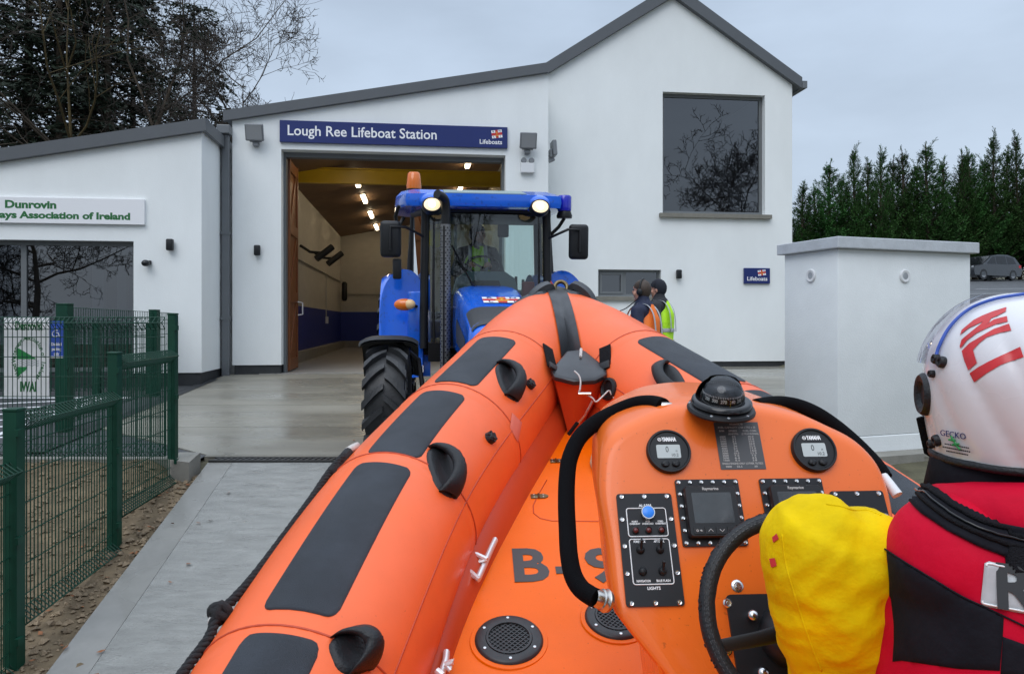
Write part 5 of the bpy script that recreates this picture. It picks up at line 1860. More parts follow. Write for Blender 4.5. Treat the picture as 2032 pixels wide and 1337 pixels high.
# rear mudguards: a curved blue shell and its front face
for s in (-1, 1):
    b = MB()
    def fend(u, v, s=s):
        a = R(-14 + 190 * u)
        x0, x1 = .66, 1.27
        x = x0 + (x1 - x0) * v
        r = .93 - .05 * max(0, (v - .8) / .2) ** 2
        return (s * x, -math.cos(a) * r - .02, .84 + math.sin(a) * r * 1.06)
    b.grid(fend, 24, 8, TMx)
    fo = b.build('rear_mudguard', m_('tractor_blue'), tractor, smooth=180)
    f = MB()
    prof = catmull([(s * x, z, 0) for x, z in ((.76, .66), (.75, 1.2), (.76, 1.66), (.84, 1.83), (.97, 1.88), (1.10, 1.83), (1.21, 1.66), (1.25, 1.40), (1.23, 1.10), (1.17, .80), (1.10, .64), (.95, .60), (.80, .61))], 3)
    prof = [(q.x, q.y) for q in prof]
    n = len(prof)
    yy0 = [-.98 + .36 * max(0, (z - 1.3) / .6) ** 1.5 for x, z in prof]
    bulge = [(x, y - .06, z) for (x, z), y in zip(prof, yy0)]
    back = [(x, y + .10, z) for (x, z), y in zip(prof, yy0)]
    f.add(bulge + back, [tuple(range(n)), tuple(range(2 * n - 1, n - 1, -1))] + [(i, n + i, n + (i + 1) % n, (i + 1) % n) for i in range(n)], TMx)
    f.build('mudguard_front', m_('tractor_blue'), fo, smooth=60)
    b = MB().tube([tv(s * .80, -.98, 1.44), tv(s * .92, -1.18, 1.46)], .02, 6)
    so_ = b.build('indicator_stalk', m_('tractor_black'), tractor)
    MB().ell(tv(s * .965, -1.22, 1.47), (.12, .06, .07)).build('indicator', m_('amber'), so_, smooth=180)
    MB().ell(tv(s * .90, -1.245, 1.475), (.065, .055, .058)).build('indicator_lens', m_('amber_pale'), so_, smooth=180)
b = MB().box(-.93, -.74, -1.03, -.86, .60, 1.62, TMx, bev=.03)
b.build('step_panel', m_('tractor_blue'), tractor, smooth=30)
text('lettering', m_('letter_white'), tractor, [('TA123', .13, TMx @ _frame((-.835, -1.034, .70), (1, 0, 0), (0, 0, 1)), 'CENTER', .02, 'FIT.19')])
# front mudguards
for s in (-1, 1):
    b = MB()
    def fm_(u, v, s=s):
        a = R(74 + 88 * u)
        r = .66
        x = 1.09 + .29 * (2 * v - 1)
        dro = .06 * abs(2 * v - 1) ** 4
        return (s * x, -2.38 - math.cos(a) * (r - dro), .56 + math.sin(a) * (r - dro) * .98)
    b.grid(fm_, 14, 10, TMx)
    def fm2(u, v, s=s):
        q = fm_(u, v)
        return (q[0], q[1], q[2] - .02)
    b.grid(fm2, 14, 10, TMx)
    b.build('front_mudguard', m_('black_plastic'), tractor, smooth=180)
    b = MB().tube([tv(s * .75, -2.38, .62), tv(s * .80, -2.28, .95), tv(s * 1.05, -2.35, 1.18)], .025, 6)
    b.build('mudguard_bracket', m_('tractor_black'), tractor)
# wiper, dash, wheel, seat
b = MB().tube([tv(-.42, CF - .115, 2.16), tv(-.08, CF - .14, 1.52)], .012, 5)
b.tube([tv(-.20, CF - .135, 1.74), tv(.03, CF - .15, 1.50)], .017, 5)
b.build('wiper', m_('black_gloss'), tractor)
b = MB().prism([(-.40, 0), (.40, 0), (.34, .20), (.22, .28), (-.22, .28), (-.34, .20)], 0, .34, TMx @ Matrix.Translation((0, -.66, 1.58)) @ Matrix.Rotation(R(90), 4, 'X'))
do_ = b.build('dashboard', m_('dash_green'), tractor, smooth=30)
MB().prism([(-.20, 0), (.20, 0), (.15, .13), (-.15, .13)], 0, .02, TMx @ Matrix.Translation((0, -1.001, 1.62)) @ Matrix.Rotation(R(90), 4, 'X')).build('instrument_cowl', m_('tractor_black'), do_)
T = TMx @ Matrix.Translation((0, -.50, 1.94)) @ Matrix.Rotation(R(35), 4, 'X')
b = MB().tube([T @ Vector((.20 * math.cos(2 * PI * k / 24), .20 * math.sin(2 * PI * k / 24), 0)) for k in range(24)], .016, 6, closed=True)
for a in (30, 150, 270):
    b.tube([T @ Vector((0, 0, -.04)), T @ Vector((.20 * math.cos(R(a)), .20 * math.sin(R(a)), 0))], .013, 6)
b.tube([T @ Vector((0, 0, -.04)), T @ Vector((0, -.02, -.35))], .03, 8)
b.build('steering_wheel', m_('tractor_black'), tractor, smooth=60)
b = MB().box(-.26, .26, -.22, .28, 1.36, 1.50, TMx, bev=.05)
b.box(-.25, .25, .20, .34, 1.48, 2.10, TMx, bev=.05)
b.box(-.15, .15, -.1, .2, .95, 1.36, TMx)
b.build('driver_seat', m_('seat_dark'), tractor, smooth=40)
b = MB().box(-.78, .78, -.80, .36, 2.50, 2.585, TMx, bev=.03)
b.build('headliner', m_('seat_dark'), tractor, smooth=40)
b = MB().box(.34, .70, -.30, .30, 1.20, 1.62, TMx, bev=.06)
b.tube([tv(.46, -.22, 1.6), tv(.45, -.26, 1.80)], .018, 8)
b.tube([tv(.56, -.10, 1.6), tv(.56, -.14, 1.76)], .018, 8)
b.build('side_console', m_('tractor_black'), tractor, smooth=40)
b = MB()
for x in (-.30, .32):
    b.box(x - .02, x + .02, .425, .46, 1.30, 2.56, TMx)
b.build('rear_frame', m_('tractor_black'), tractor)
b = MB().box(.16, .30, -.72, -.68, 2.28, 2.44, TMx, bev=.02)
b.build('inner_mirror', m_('tractor_black'), tractor, smooth=40)
MB().ell(tv(-.58, .05, 2.30), (.11, .10, .13)).build('cab_speaker', m_('suit_yellow'), tractor, smooth=180)
MB().box(.50, .66, -.52, -.40, 1.50, 1.74, TMx, bev=.03).build('first_aid_bag', m_('flag_red'), tractor, smooth=40)
# the driver
DM = TMx @ Matrix.Translation((-.04, -.02, 1.16)) @ Matrix.Rotation(R(-90), 4, 'Z') @ Matrix.Translation((0, 0, -.50))
person('tractor driver in a yellow vest and dark cap seated behind the windscreen', DM, {'jacket': 'dark_cloth', 'vest': 'hivis_yellow', 'headset': True, 'trousers': 'dark_cloth'},
       ([(0, .205, 1.40), (.10, .29, 1.14), (.36, .14, 1.22)], [(0, -.205, 1.40), (.10, -.29, 1.14), (.36, -.14, 1.22)]),
       legs=[[(.05, y * .10, .98), (.42, y * .15, 1.02), (.48, y * .15, .60), (.53, y * .15, .50), (.60, y * .15, .48)] for y in (1, -1)], head_turn=R(60), hat='wool_navy', hip=.98, lean=.1)
# ------------------------------------------------------------------ the lifeboat
import numpy as np
from mathutils.bvhtree import BVHTree
boat = thing('lifeboat', 'orange inflatable rescue boat on its trailer, bow towards the tractor', 'boat', (0.40, 1.0, -0.75))
KY = np.array([-3.4, -1.2, 0.3, 1.2, 1.9, 2.5, 3.1, 3.6, 4.173, 4.42])
KH = np.array([1.17, 1.19, 1.12, .991, .84, .695, .467, .269, 0.0, -.20])
KZ = np.array([-1.72, -1.02, -.55, -.227, .087, .303, .514, .688, .868, .930])
RT = 0.266
def spl(xs, ys):
    n = len(xs)
    h = np.diff(xs)
    A, b = np.zeros((n, n)), np.zeros(n)
    A[0, 0] = A[-1, -1] = 1
    for i in range(1, n - 1):
        A[i, i - 1], A[i, i], A[i, i + 1] = h[i - 1], 2 * (h[i - 1] + h[i]), h[i]
        b[i] = 6 * ((ys[i + 1] - ys[i]) / h[i] - (ys[i] - ys[i - 1]) / h[i - 1])
    Mm = np.linalg.solve(A, b)
    def f(x):
        i = int(min(max(np.searchsorted(xs, x) - 1, 0), n - 2))
        d, hh = x - xs[i], h[i]
        return float(ys[i] + d * ((ys[i + 1] - ys[i]) / hh - hh * (2 * Mm[i] + Mm[i + 1]) / 6) + d * d * Mm[i] / 2 + d ** 3 * (Mm[i + 1] - Mm[i]) / (6 * hh))
    return f
fh, fz_ = spl(KY, KH), spl(KY, KZ)
def xc(y):
    return .471 - .056 * y
def cen(y, side):
    return Vector((xc(y) + side * fh(y), y, fz_(y)))
def tfr(y, side):
    t = (cen(y + .01, side) - cen(y - .01, side)).normalized()
    u = (Vector((0, 0, 1)) - t * t.z).normalized()
    r = t.cross(u)
    return t, u, r * (-side)                       # tangent, up, inward
def tp(y, phi, side, off=0.0, clamp=True):
    t, u, i = tfr(y, side)
    p = cen(y, side) + (u * math.cos(phi) + i * math.sin(phi)) * (RT + off)
    if clamp and (p.x - xc(p.y)) * side < 0:
        p.x = xc(p.y)
    return p
def on_tube(px, py, side, off=0.0):
    d = ray(px, py).normalized()
    best = None
    ys = [0.2 + .02 * k for k in range(205)]
    cs = [cen(y, side) for y in ys]
    t = .5
    while t < 6:
        p = EYEV + d * t
        k = min(range(len(cs)), key=lambda j: (cs[j] - p).length_squared)
        g_ = (cs[k] - p).length - RT
        if best is None or g_ < best[0]:
            best = (g_, t, k)
        if g_ < .002:
            break
        t += max(.003, g_ * .8)
    g_, t, k = best
    p = EYEV + d * t
    n = (p - cs[k]).normalized()
    T, U, I = tfr(ys[k], side)
    return p + n * off, n, T, ys[k], math.atan2(n.dot(I), n.dot(U))
YS = [-3.4 + .2 * i for i in range(20)] + [.6 + .06 * i for i in range(60)] + [4.2, 4.28, 4.36, 4.42]
for side in (-1, 1):
    b = MB()
    NP = 48
    rings = [[tp(y, 2 * PI * k / NP, side) for k in range(NP)] for y in YS]
    vs = [p for r in rings for p in r]
    fs = [(i * NP + k, i * NP + (k + 1) % NP, (i + 1) * NP + (k + 1) % NP, (i + 1) * NP + k) for i in range(len(YS) - 1) for k in range(NP)]
    fs += [tuple(range(NP))]
    b.add(vs, fs)
    to = b.build('inflatable_tube', m_('tube_orange'), boat, smooth=60, fix=False)
    # seams: bands round the tube at each chamber patch, and long seams inside and out
    seams = [on_tube(*q, -1)[3] for q in ((1000, 655), (842, 768), (712, 905), (500, 1235))]
    sb, tb = MB(), MB()
    for y in seams + [.35, -.6, -1.6]:
        MB().tube([tp(y, 2 * PI * k / 60, side, -.0005, False) for k in range(60)], .0034, 5, closed=True).build('seam', m_('tube_seam'), to, smooth=180)
        tb = MB().grid(lambda u, v: tp(y - .012 - .05 * v, 2 * PI * u, side, .0016 if 0 < v < 1 else -.001), 60, 3, closed_u=True)
        tb.build('seam_tape', m_('tube_orange'), to, smooth=180)
    for ph in (1.12, -1.75):
        MB().tube([tp(y, ph + .10 * (y - 2), side, -.0005) for y in YS[2:-9]], .0028, 5).build('long_seam', m_('tube_seam'), to, smooth=180)
    # anti-slip patches
    ends = []
    for (a, c) in (((995, 668), (908, 760)), ((890, 775), (785, 902)), ((762, 920), (590, 1213))):
        ends.append((on_tube(*c, -1)[3], on_tube(*a, -1)[3]))
    ends.append((.55, on_tube(568, 1252, -1)[3]))
    P1, P2 = -.284, .408
    for (ya, yb) in ends:
        pb = MB()
        L = yb - ya
        rr = .030
        nv = 26
        def pf(u, v, off=.0035):
            y = ya + L * v
            e = min(v, 1 - v) * L
            cut = rr - math.sqrt(max(0, rr * rr - (rr - min(e, rr)) ** 2)) if e < rr else 0
            k = cut / RT * .9
            return tp(y, (P1 + k) + (P2 - P1 - 2 * k) * u, side, off if 0 < u < 1 and 0 < v < 1 else .0005)
        vv = [0, .004, .012, .025, .05] + [.05 + .9 * i / 24 for i in range(1, 24)] + [.95, .975, .988, .996, 1]
        uu = [0, .02] + [i / 12 for i in range(1, 12)] + [.98, 1]
        pb.grid(lambda u, v: pf(uu[round(u * (len(uu) - 1))], vv[round(v * (len(vv) - 1))]), len(uu) - 1, len(vv) - 1)
        pb.build('grip_patch', m_('patch_rubber'), to, smooth=50)
    # black rubbing strake along the outside
    rb = MB().grid(lambda u, v: tp(-3.3 + 6.6 * v, -1.72 - .42 * u, side, .008 + .022 * math.sin(PI * u)), 6, 60)
    rb.build('rubbing_strake', m_('black_rubber'), to, smooth=180)
# handles and valves, where the photograph has them
def handle(top, bot, side):
    p0, n0, *_ = on_tube(*top, side)
    p1, n1, *_ = on_tube(*bot, side)
    c, n = (p0 + p1) / 2, (n0 + n1).normalized()
    L = (p1 - p0).length
    ey = (p0 - p1).normalized()
    ex = ey.cross(n).normalized()
    def S(a, b2, h):                      # point on the tube near the handle, raised h
        q = c + ex * a + ey * b2
        k = min([.2 + .02 * j for j in range(205)], key=lambda y: (cen(y, side) - q).length_squared)
        d = (q - cen(k, side)).normalized()
        return cen(k, side) + d * (RT + h)
    W = .052
    pad = MB()
    def pf(u, v):
        a = 2 * PI * u
        r = v
        x = W * math.copysign(abs(math.cos(a)) ** .8, math.cos(a)) * r
        y = L * .5 * math.copysign(abs(math.sin(a)) ** .75, math.sin(a)) * r
        h = .010 if v < .9 else .0
        if r < .62:
            h -= .006 * (1 - r / .62)
        return S(x, y, h)
    pad.grid(pf, 28, 8, closed_u=True)
    o = pad.build('grab_handle', m_('black_rubber'), boat, smooth=180)
    # raised hood: a broad strap that bows over the hollow
    hd = MB()
    s = 1 if side < 0 else -1
    def hf(u, v):
        t = v
        y = L * .48 * (1 - 2 * t)
        bow = math.sin(PI * t) ** .6
        w0 = .020 + .018 * abs(2 * t - 1) ** 2
        xo = s * (.022 * math.sin(PI * t))
        a = 2 * PI * u
        return S(xo + w0 * math.cos(a), y, .006 + .050 * bow + .010 * math.sin(a) + .008 * math.sin(a) * bow)
    hd.grid(hf, 14, 18, closed_u=True)
    hd.build('handle_grip', m_('black_rubber'), o, smooth=180)
for top, bot, sd in (((1000, 722), (1014, 792), -1), ((868, 888), (888, 985), -1), ((682, 1256), (715, 1337), -1), ((1312, 724), (1348, 790), 1)):
    handle(top, bot, sd)
def valve(px, py, side, r=.021):
    p, n, T, *_ = on_tube(px, py, side)
    M = _frame(p, T, n.cross(T))
    b = MB()
    prof = [(0, .020), (r * .55, .022), (r * .75, .014), (r * .95, .012), (r * 1.05, .004), (r * 1.1, -.003)]
    b.lathe(prof, 18, M)
    for k in range(6):
        a = PI * k / 3
        b.cyl(M @ Vector((r * .8 * math.cos(a), r * .8 * math.sin(a), .0)), M @ Vector((r * .8 * math.cos(a), r * .8 * math.sin(a), .017)), r * .28, n=8)
    b.build('inflation_valve', m_('black_rubber'), boat, smooth=40)
valve(1051, 763, -1)
valve(972, 869, -1)
p, n, T, *_ = on_tube(1208, 772, 1)
M = _frame(p, T, n.cross(T))
b = MB().lathe([(.052, -.004), (.052, .008), (.040, .012), (.034, .004), (.032, -.02)], 24, M @ Matrix.Diagonal((1, .95, 1, 1)))
b.lathe([(0, .0022), (.034, .0022)], 24, M)
b.build('cable_port', m_('black_rubber'), boat, smooth=40)
def tube_decal(name, m, pxs, side, off=.003, n=6):
    """a small four cornered patch laid on the tube"""
    a, b2, c, d = [Vector(q) for q in pxs]
    def f(u, v):
        q = (a * (1 - u) + b2 * u) * (1 - v) + (d * (1 - u) + c * u) * v
        p, nn, *_ = on_tube(q.x, q.y, side)
        return p + nn * (off if 0 < u < 1 and 0 < v < 1 else 0)
    return MB().grid(f, n, n).build(name, m_(m), boat, smooth=180)
tube_decal('repair_patch', 'hatch_patch', ((1016, 818), (1036, 838), (1028, 878), (1012, 848)), -1)
# bow: rubber nose cap, centre strap, lifting eye
def solve_y(phi, dx, side=-1):
    lo, hi = 3.2, 4.42
    for _ in range(40):
        m = (lo + hi) / 2
        p = tp(m, phi, side, 0, False)
        if (p.x - xc(p.y)) * side > dx:
            lo = m
        else:
            hi = m
    return lo
b = MB()
for side in (-1, 1):
    def nf(u, v, side=side):
        ph = -1.55 + 1.62 * u
        y1_ = solve_y(ph, 0.0, -1)
        y0_ = y1_ - (.42 - .30 * u ** 1.5)
        y = y0_ + (y1_ - y0_) * v
        return tp(y, ph, side, .012 if u < .97 and v > .04 else -.002)
    b.grid(nf, 20, 12)
nc = b.build('nose_cap', m_('bow_rubber'), boat, smooth=60)
tip = at(1112, 585, 4.1)
b = MB()
for s, pa, pb_ in ((-1, (1040, 598), (1090, 567)), (1, (1188, 600), (1138, 566))):
    A_, B_ = at(*pa, 4.06), at(*pb_, 4.13)
    b.tube(catmull([A_ - Vector((0, 0, .05)), A_.lerp(B_, .4) + Vector((0, 0, .006)), B_.lerp(A_, .08), B_ + (B_ - A_) * .04 - Vector((0, 0, .055))], 5), [.010, .016, .020, .023, .026, .028, .030, .031, .032, .032, .032, .031, .03, .029, .028, .027], 6, flat=1.6)
b.build('nose_lobe', m_('bow_rubber'), nc, smooth=60)
b = MB()
ph_ = [-.5 + .14 * k for k in range(18)]
def strap(u, v):
    ph = -.42 + 1.98 * v
    s = -1 if u < .5 else 1
    dx = .052 * abs(2 * u - 1)
    y = solve_y(ph, dx)
    p_ = tp(y, ph, s, .007)
    if (p_.x - xc(p_.y)) * s < dx * .5:
        p_.x = xc(p_.y) + s * dx
    return p_
b.grid(strap, 6, 26)
b.build('bow_strap', m_('bow_rubber'), boat, smooth=60)
ec = at(1113, 571, 4.12)
b = MB().tube([ec + Vector((.034 * math.cos(2 * PI * k / 24), .012 * math.sin(2 * PI * k / 24), .034 * math.sin(2 * PI * k / 24))) for k in range(24)], .0115, 8, closed=True)
b.cyl(ec + Vector((0, 0, -.03)), ec + Vector((0, 0, -.07)), .018, n=12)
b.cyl(ec + Vector((0, 0, -.055)), ec + Vector((0, 0, -.075)), .045, .05, n=20)
b.build('lifting_eye', m_('brass_dull'), boat, smooth=60)

# deck
DZ0, DZ1 = -.625, .33
DN = Vector((0, -DZ1, 1)).normalized()
DO = Vector((0, 0, DZ0))
def dz_(y):
    return DZ0 + DZ1 * y
def hd_(y):
    k = min(1, max(0, (y - 2.0) / .7))
    return max(.012, fh(y) - .259 - .035 - .035 * k * k * (3 - 2 * k))
def dhit(px, py, off=0.0):
    return hit(px, py, DO + DN * off, DN)
dy = [-3.2 + 6.75 * i / 140 for i in range(141)]
b = MB().grid(lambda u, v: (xc(dy[round(v * 140)]) + hd_(dy[round(v * 140)]) * (2 * u - 1), dy[round(v * 140)], dz_(dy[round(v * 140)])), 8, 140)
b.build('deck', m_('deck_orange'), boat, smooth=60)
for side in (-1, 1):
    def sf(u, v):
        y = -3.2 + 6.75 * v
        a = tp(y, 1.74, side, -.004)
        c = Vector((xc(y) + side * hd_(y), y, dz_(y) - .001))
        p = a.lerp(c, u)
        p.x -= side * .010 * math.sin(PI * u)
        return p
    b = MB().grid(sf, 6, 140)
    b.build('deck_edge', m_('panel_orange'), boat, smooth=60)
# hull bottom and transom
b = MB()
def hull(u, v):
    y = -3.3 + 7.0 * v
    s = 2 * u - 1
    hw = max(.02, fh(y) - .10)
    zt = fz_(y) - .19
    zk = min(dz_(y) - .30, zt - .10) - .18 * (1 - v) + .22 * max(0, v - .8) / .2
    k = abs(s)
    z = zk + (zt - zk) * (k ** 1.2)
    return (xc(y) + s * hw, y, z)
b.grid(hull, 14, 40)
b.build('hull', m_('deck_orange'), boat, smooth=50)
b = MB().box(xc(-3.2) - 1.0, xc(-3.2) + 1.0, -3.28, -3.20, -1.95, -1.45)
b.build('transom', m_('deck_orange'), boat)
# letters on the deck
ey_ = Vector((-.056, 1, DZ1)).normalized()
exd = Vector((1, .056, 0)).normalized()
pc = []
q0, q1 = dhit(1017, 1124), dhit(1086, 1124)
t0, t1 = dhit(1050, 1156), dhit(1050, 1091)
caph = (t1 - t0).length
for ch, pxl, pxr in (('B', 1015, 1085), ('9', 1164, 1232)):
    cc = dhit((pxl + pxr) / 2, 1123, .0012)
    w_ = (dhit(pxr, 1123) - dhit(pxl, 1123)).length
    pc.append((ch, caph * 1.38, _frame(cc, exd, ey_), 'CENTER', .03, 'FIT%f' % w_))
pc.append(('-', caph * 1.38, _frame(dhit(1117, 1123, .0012), exd, ey_), 'CENTER', .03, 'FIT.05'))
text('deck_letter', m_('letter_deck'), boat, pc, .0008)
# round deck ventilators
def deck_vent(px, py, r=.0935):
    c = dhit(px, py)
    M = _frame(c, exd, ey_)
    rim = MB().lathe([(r * 1.17, .0008), (r * 1.15, .004), (r * 1.02, .0045)], 40, M)
    b = MB().lathe([(r * 1.02, .002), (r * 1.0, .009), (r * .94, .013), (r * .70, .013), (r * .66, .008), (0, .008)], 40, M)
    o = b.build('deck_hatch', m_('vent_black'), boat, smooth=40)
    rim.build('hatch_seat', m_('deck_orange'), o, smooth=40)
    g_ = MB()
    R0 = r * .66
    for k in range(-5, 6):
        for s in (-1, 1):
            d = k * R0 / 5.6
            hl = math.sqrt(max(0, R0 * R0 - d * d)) * .98
            T = M @ Matrix.Rotation(R(45 * s), 4, 'Z')
            g_.box(-hl, hl, d - .0016, d + .0016, .0085, .0115 + .0002 * s, T)
    g_.lathe([(R0 + .002, .0135), (R0 + .002, .0155), (R0 - .004, .0155), (R0 - .004, .010)], 36, M)
    g_.build('hatch_tread', m_('vent_black'), o, fix=False)
    for k in range(6):
        a = R(30 + 60 * k)
        sc = MB().lathe([(0, .0150), (.0042, .0145), (.005, .0125)], 10, M @ Matrix.Translation((r * .84 * math.cos(a), r * .84 * math.sin(a), 0)))
        sc.build('screw', m_('steel'), o, smooth=60)
deck_vent(1010, 1271)
deck_vent(1222, 1228, .088)
# hatch line, hinges, rope ring
b = MB().tube([dhit(*q, .0005) for q in ((1085, 952), (1066, 985), (1058, 1003), (1059, 1018), (1072, 1028), (1095, 1033), (1180, 1034), (1260, 1034))], .0022, 5)
b.build('hatch_line', m_('tube_seam'), boat, smooth=180)
for (px, py, s) in ((1070, 985, 1.0), (1104, 915, .8)):
    M = _frame(dhit(px, py), exd, ey_)
    b = MB().box(-.032 * s, -.004 * s, -.014, .014, 0, .004, M, bev=.0015)
    b.prism([(.0, -.014), (.020 * s, -.014), (.032 * s, -.006), (.034 * s, .0), (.032 * s, .006), (.020 * s, .014), (0, .014)], 0, .004, M)
    b.cyl(M @ Vector((-.002, -.014, .004)), M @ Vector((-.002, .014, .004)), .004, n=8)
    o = b.build('hinge', m_('brass_dull'), boat, smooth=30)
    sc = MB()
    for (x, y) in ((-.02, -.008), (-.02, .008), (.015, -.007), (.015, .007)):
        sc.lathe([(0, .006), (.003, .0055), (.0035, .0035)], 8, M @ Matrix.Translation((x * s, y, 0)))
    sc.build('screw', m_('steel_worn'), o)
b = MB().tube([dhit(*q, .012) for q in ((1200, 890), (1188, 893), (1178, 903), (1175, 918), (1179, 930), (1190, 937), (1202, 938))], .010, 8)
b.build('rope_ring', m_('rope_beige'), boat, smooth=180)
# stainless cleats on the deck edge
def cleat(bar, l1, l2, Y):
    y0 = Y
    P_ = [at(px, py, y) for px, py, y in bar]
    o = MB().tube(catmull(P_, 4),   .0125, 10, flat=.75).build('cleat', m_('steel_bright'), boat, smooth=60)
    b = MB()
    for lg in (l1, l2):
        a, c, d = [at(*q) for q in lg]
        b.add([a, c, d, a + Vector((.004, .006, .006)), c + Vector((.004, .006, .006)), d + Vector((.004, .006, .006))], [(0, 1, 2), (5, 4, 3), (0, 3, 4, 1), (1, 4, 5, 2), (2, 5, 3, 0)])
        b.tube([a, c], .008, 8)
        b.tube([c, d], .006, 8)
    b.build('cleat_foot', m_('steel_bright'), o)
cleat([(983, 1071, 2.50), (972, 1094, 2.44), (960, 1122, 2.37), (949, 1147, 2.32)], ((939, 1097, 2.39), (966, 1110, 2.37), (944, 1116, 2.37)), ((924, 1126, 2.33), (951, 1150, 2.28), (930, 1138, 2.31)), 2.4)
cleat([(886, 1294, 2.00), (884, 1312, 1.97), (878, 1330, 1.94), (874, 1350, 1.90)], ((898, 1312, 1.93), (884, 1318, 1.93), (894, 1330, 1.92)), ((866, 1330, 1.89), (878, 1340, 1.88), (868, 1352, 1.87)), 1.95)
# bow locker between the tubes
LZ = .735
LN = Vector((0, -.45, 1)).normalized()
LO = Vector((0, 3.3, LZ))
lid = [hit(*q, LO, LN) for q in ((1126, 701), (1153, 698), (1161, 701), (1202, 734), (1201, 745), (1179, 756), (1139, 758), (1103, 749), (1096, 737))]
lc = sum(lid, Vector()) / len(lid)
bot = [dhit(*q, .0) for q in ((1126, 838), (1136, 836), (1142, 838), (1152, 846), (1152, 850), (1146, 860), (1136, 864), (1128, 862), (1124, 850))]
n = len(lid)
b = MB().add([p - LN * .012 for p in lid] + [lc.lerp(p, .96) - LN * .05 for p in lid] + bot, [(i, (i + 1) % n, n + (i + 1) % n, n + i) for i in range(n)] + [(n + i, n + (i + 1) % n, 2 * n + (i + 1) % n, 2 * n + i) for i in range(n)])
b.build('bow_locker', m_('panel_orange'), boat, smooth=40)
b = MB()
rg = [(1.05, -.012), (1.06, -.002), (1.05, .006), (1.0, .011), (.90, .013), (.3, .014)]
for i in range(len(rg) - 1):
    b.add([lc.lerp(p, rg[i][0]) + LN * rg[i][1] for p in lid] + [lc.lerp(p, rg[i + 1][0]) + LN * rg[i + 1][1] for p in lid], [(j, (j + 1) % n, n + (j + 1) % n, n + j) for j in range(n)])
b.add([lc.lerp(p, .3) + LN * .014 for p in lid], [tuple(range(n))])
lo = b.build('locker_lid', m_('bow_rubber'), boat, smooth=40)
b = MB().tube([lc + (lid[1] - lc) * .95 + LN * .018, lc + (lid[1] - lc) * .45 + LN * .018], .007, 6)
b.build('lid_cord', m_('rope_white'), lo)
for (a, c) in (((1086, 694), (1106, 720)), ((1202, 696), (1178, 718))):
    A_, nA, *_ = on_tube(*a, -1 if a[0] < 1140 else 1, .006)
    B_ = lc + (min(lid, key=lambda p: (p - at(*c, 3.3)).length) - lc) * .99 + LN * .012
    d = (B_ - A_).normalized()
    M = _frame((A_ + B_) / 2, d, nA.cross(d))
    L = (B_ - A_).length
    b = MB().box(-L / 2 - .02, L / 2, -.030, .030, -.004, .004, M, bev=.003)
    so_ = b.build('locker_strap', m_('webbing'), boat, smooth=40)
    b = MB().box(L / 2 - .025, L / 2 + .014, -.026, .026, .0, .014, M, bev=.004)
    b.build('buckle', m_('black_plastic'), so_, smooth=40)
b = MB().tube(catmull([at(1140, 736, 3.22), at(1149, 745, 3.19), at(1152, 757, 3.17), at(1151, 772, 3.15), at(1150, 779, 3.15), at(1166, 784, 3.14), at(1176, 790, 3.13), at(1183, 797, 3.13), at(1196, 786, 3.16), at(1208, 775, 3.20), at(1213, 782, 3.2), at(1222, 795, 3.2)], 5), .0035, 6)
b.build('tie_cord', m_('rope_white'), boat, smooth=180)
b = MB().tube([at(1148, 781, 3.14), at(1173, 781, 3.13)], .006, 8)
b.tube([at(1176, 795, 3.13), at(1160, 825, 3.13), at(1142, 846, 3.14)], .0045, 6)
b.build('shackle_pin', m_('steel_worn'), boat)
b = MB().tube([at(1146, 838, 3.13), at(1128, 862, 3.14)], .008, 6)
b.build('locker_toggle', m_('webbing'), boat)

# twisted life-line hung along the outside of the left tube
def near_tube(px, py, side=-1):
    d = ray(px, py).normalized()
    best = min(((cen(.1 + .02 * k, side), k) for k in range(205)), key=lambda c: ((c[0] - EYEV) - d * (c[0] - EYEV).dot(d)).length)
    t = (best[0] - EYEV).dot(d)
    return EYEV + d * t
def rope(pts, r, name, m, parent=boat, lay=.05):
    P_ = catmull(pts, 14)
    b = MB()
    L = [0.0]
    for i in range(1, len(P_)):
        L.append(L[-1] + (P_[i] - P_[i - 1]).length)
    fine = []
    N = max(8, int(L[-1] / .006))
    j = 0
    for i in range(N + 1):
        s = L[-1] * i / N
        while j < len(L) - 2 and L[j + 1] < s:
            j += 1
        fine.append((P_[j].lerp(P_[j + 1], (s - L[j]) / max(1e-9, L[j + 1] - L[j])), s))
    for k in range(3):
        out = []
        for i, (p, s) in enumerate(fine):
            t = (fine[min(i + 1, N)][0] - fine[max(i - 1, 0)][0]).normalized()
            u = t.cross(Vector((.3, .5, .8))).normalized()
            w = t.cross(u)
            a = 2 * PI * (s / lay + k / 3)
            out.append(p + (u * math.cos(a) + w * math.sin(a)) * r * .55)
        b.tube(out, r * .56, 6)
    return b.build(name, m_(m), parent, smooth=180, fix=False)
rp = [(690, 897), (674, 913), (652, 940), (617, 992), (560, 1070), (503, 1145), (455, 1197), (431, 1216), (417, 1260), (381, 1310), (350, 1352)]
rl = rope([near_tube(*q) for q in rp], .0125, 'life_line', 'rope_black')
kc = near_tube(437, 1216)
b = MB()
for k, (ax_, s) in enumerate((((1, 0, 0), .020), ((0, 1, .3), .022), ((.6, .4, 1), .019))):
    A_ = Vector(ax_).normalized()
    u = A_.orthogonal().normalized()
    w = A_.cross(u)
    b.tube([kc + (u * math.cos(2 * PI * i / 16) + w * math.sin(2 * PI * i / 16)) * s for i in range(16)], .0115, 7, closed=True)
b.build('rope_knot', m_('rope_black'), rl, smooth=180)
b = MB().tube([kc + Vector((.018, 0, .0)), near_tube(452, 1214), near_tube(463, 1212)], .010, 7)
b.tube([kc + Vector((-.018, 0, -.012)), near_tube(420, 1232)], .010, 7)
b.tube([near_tube(688, 896), near_tube(699, 889), near_tube(710, 884)], .014, 7)
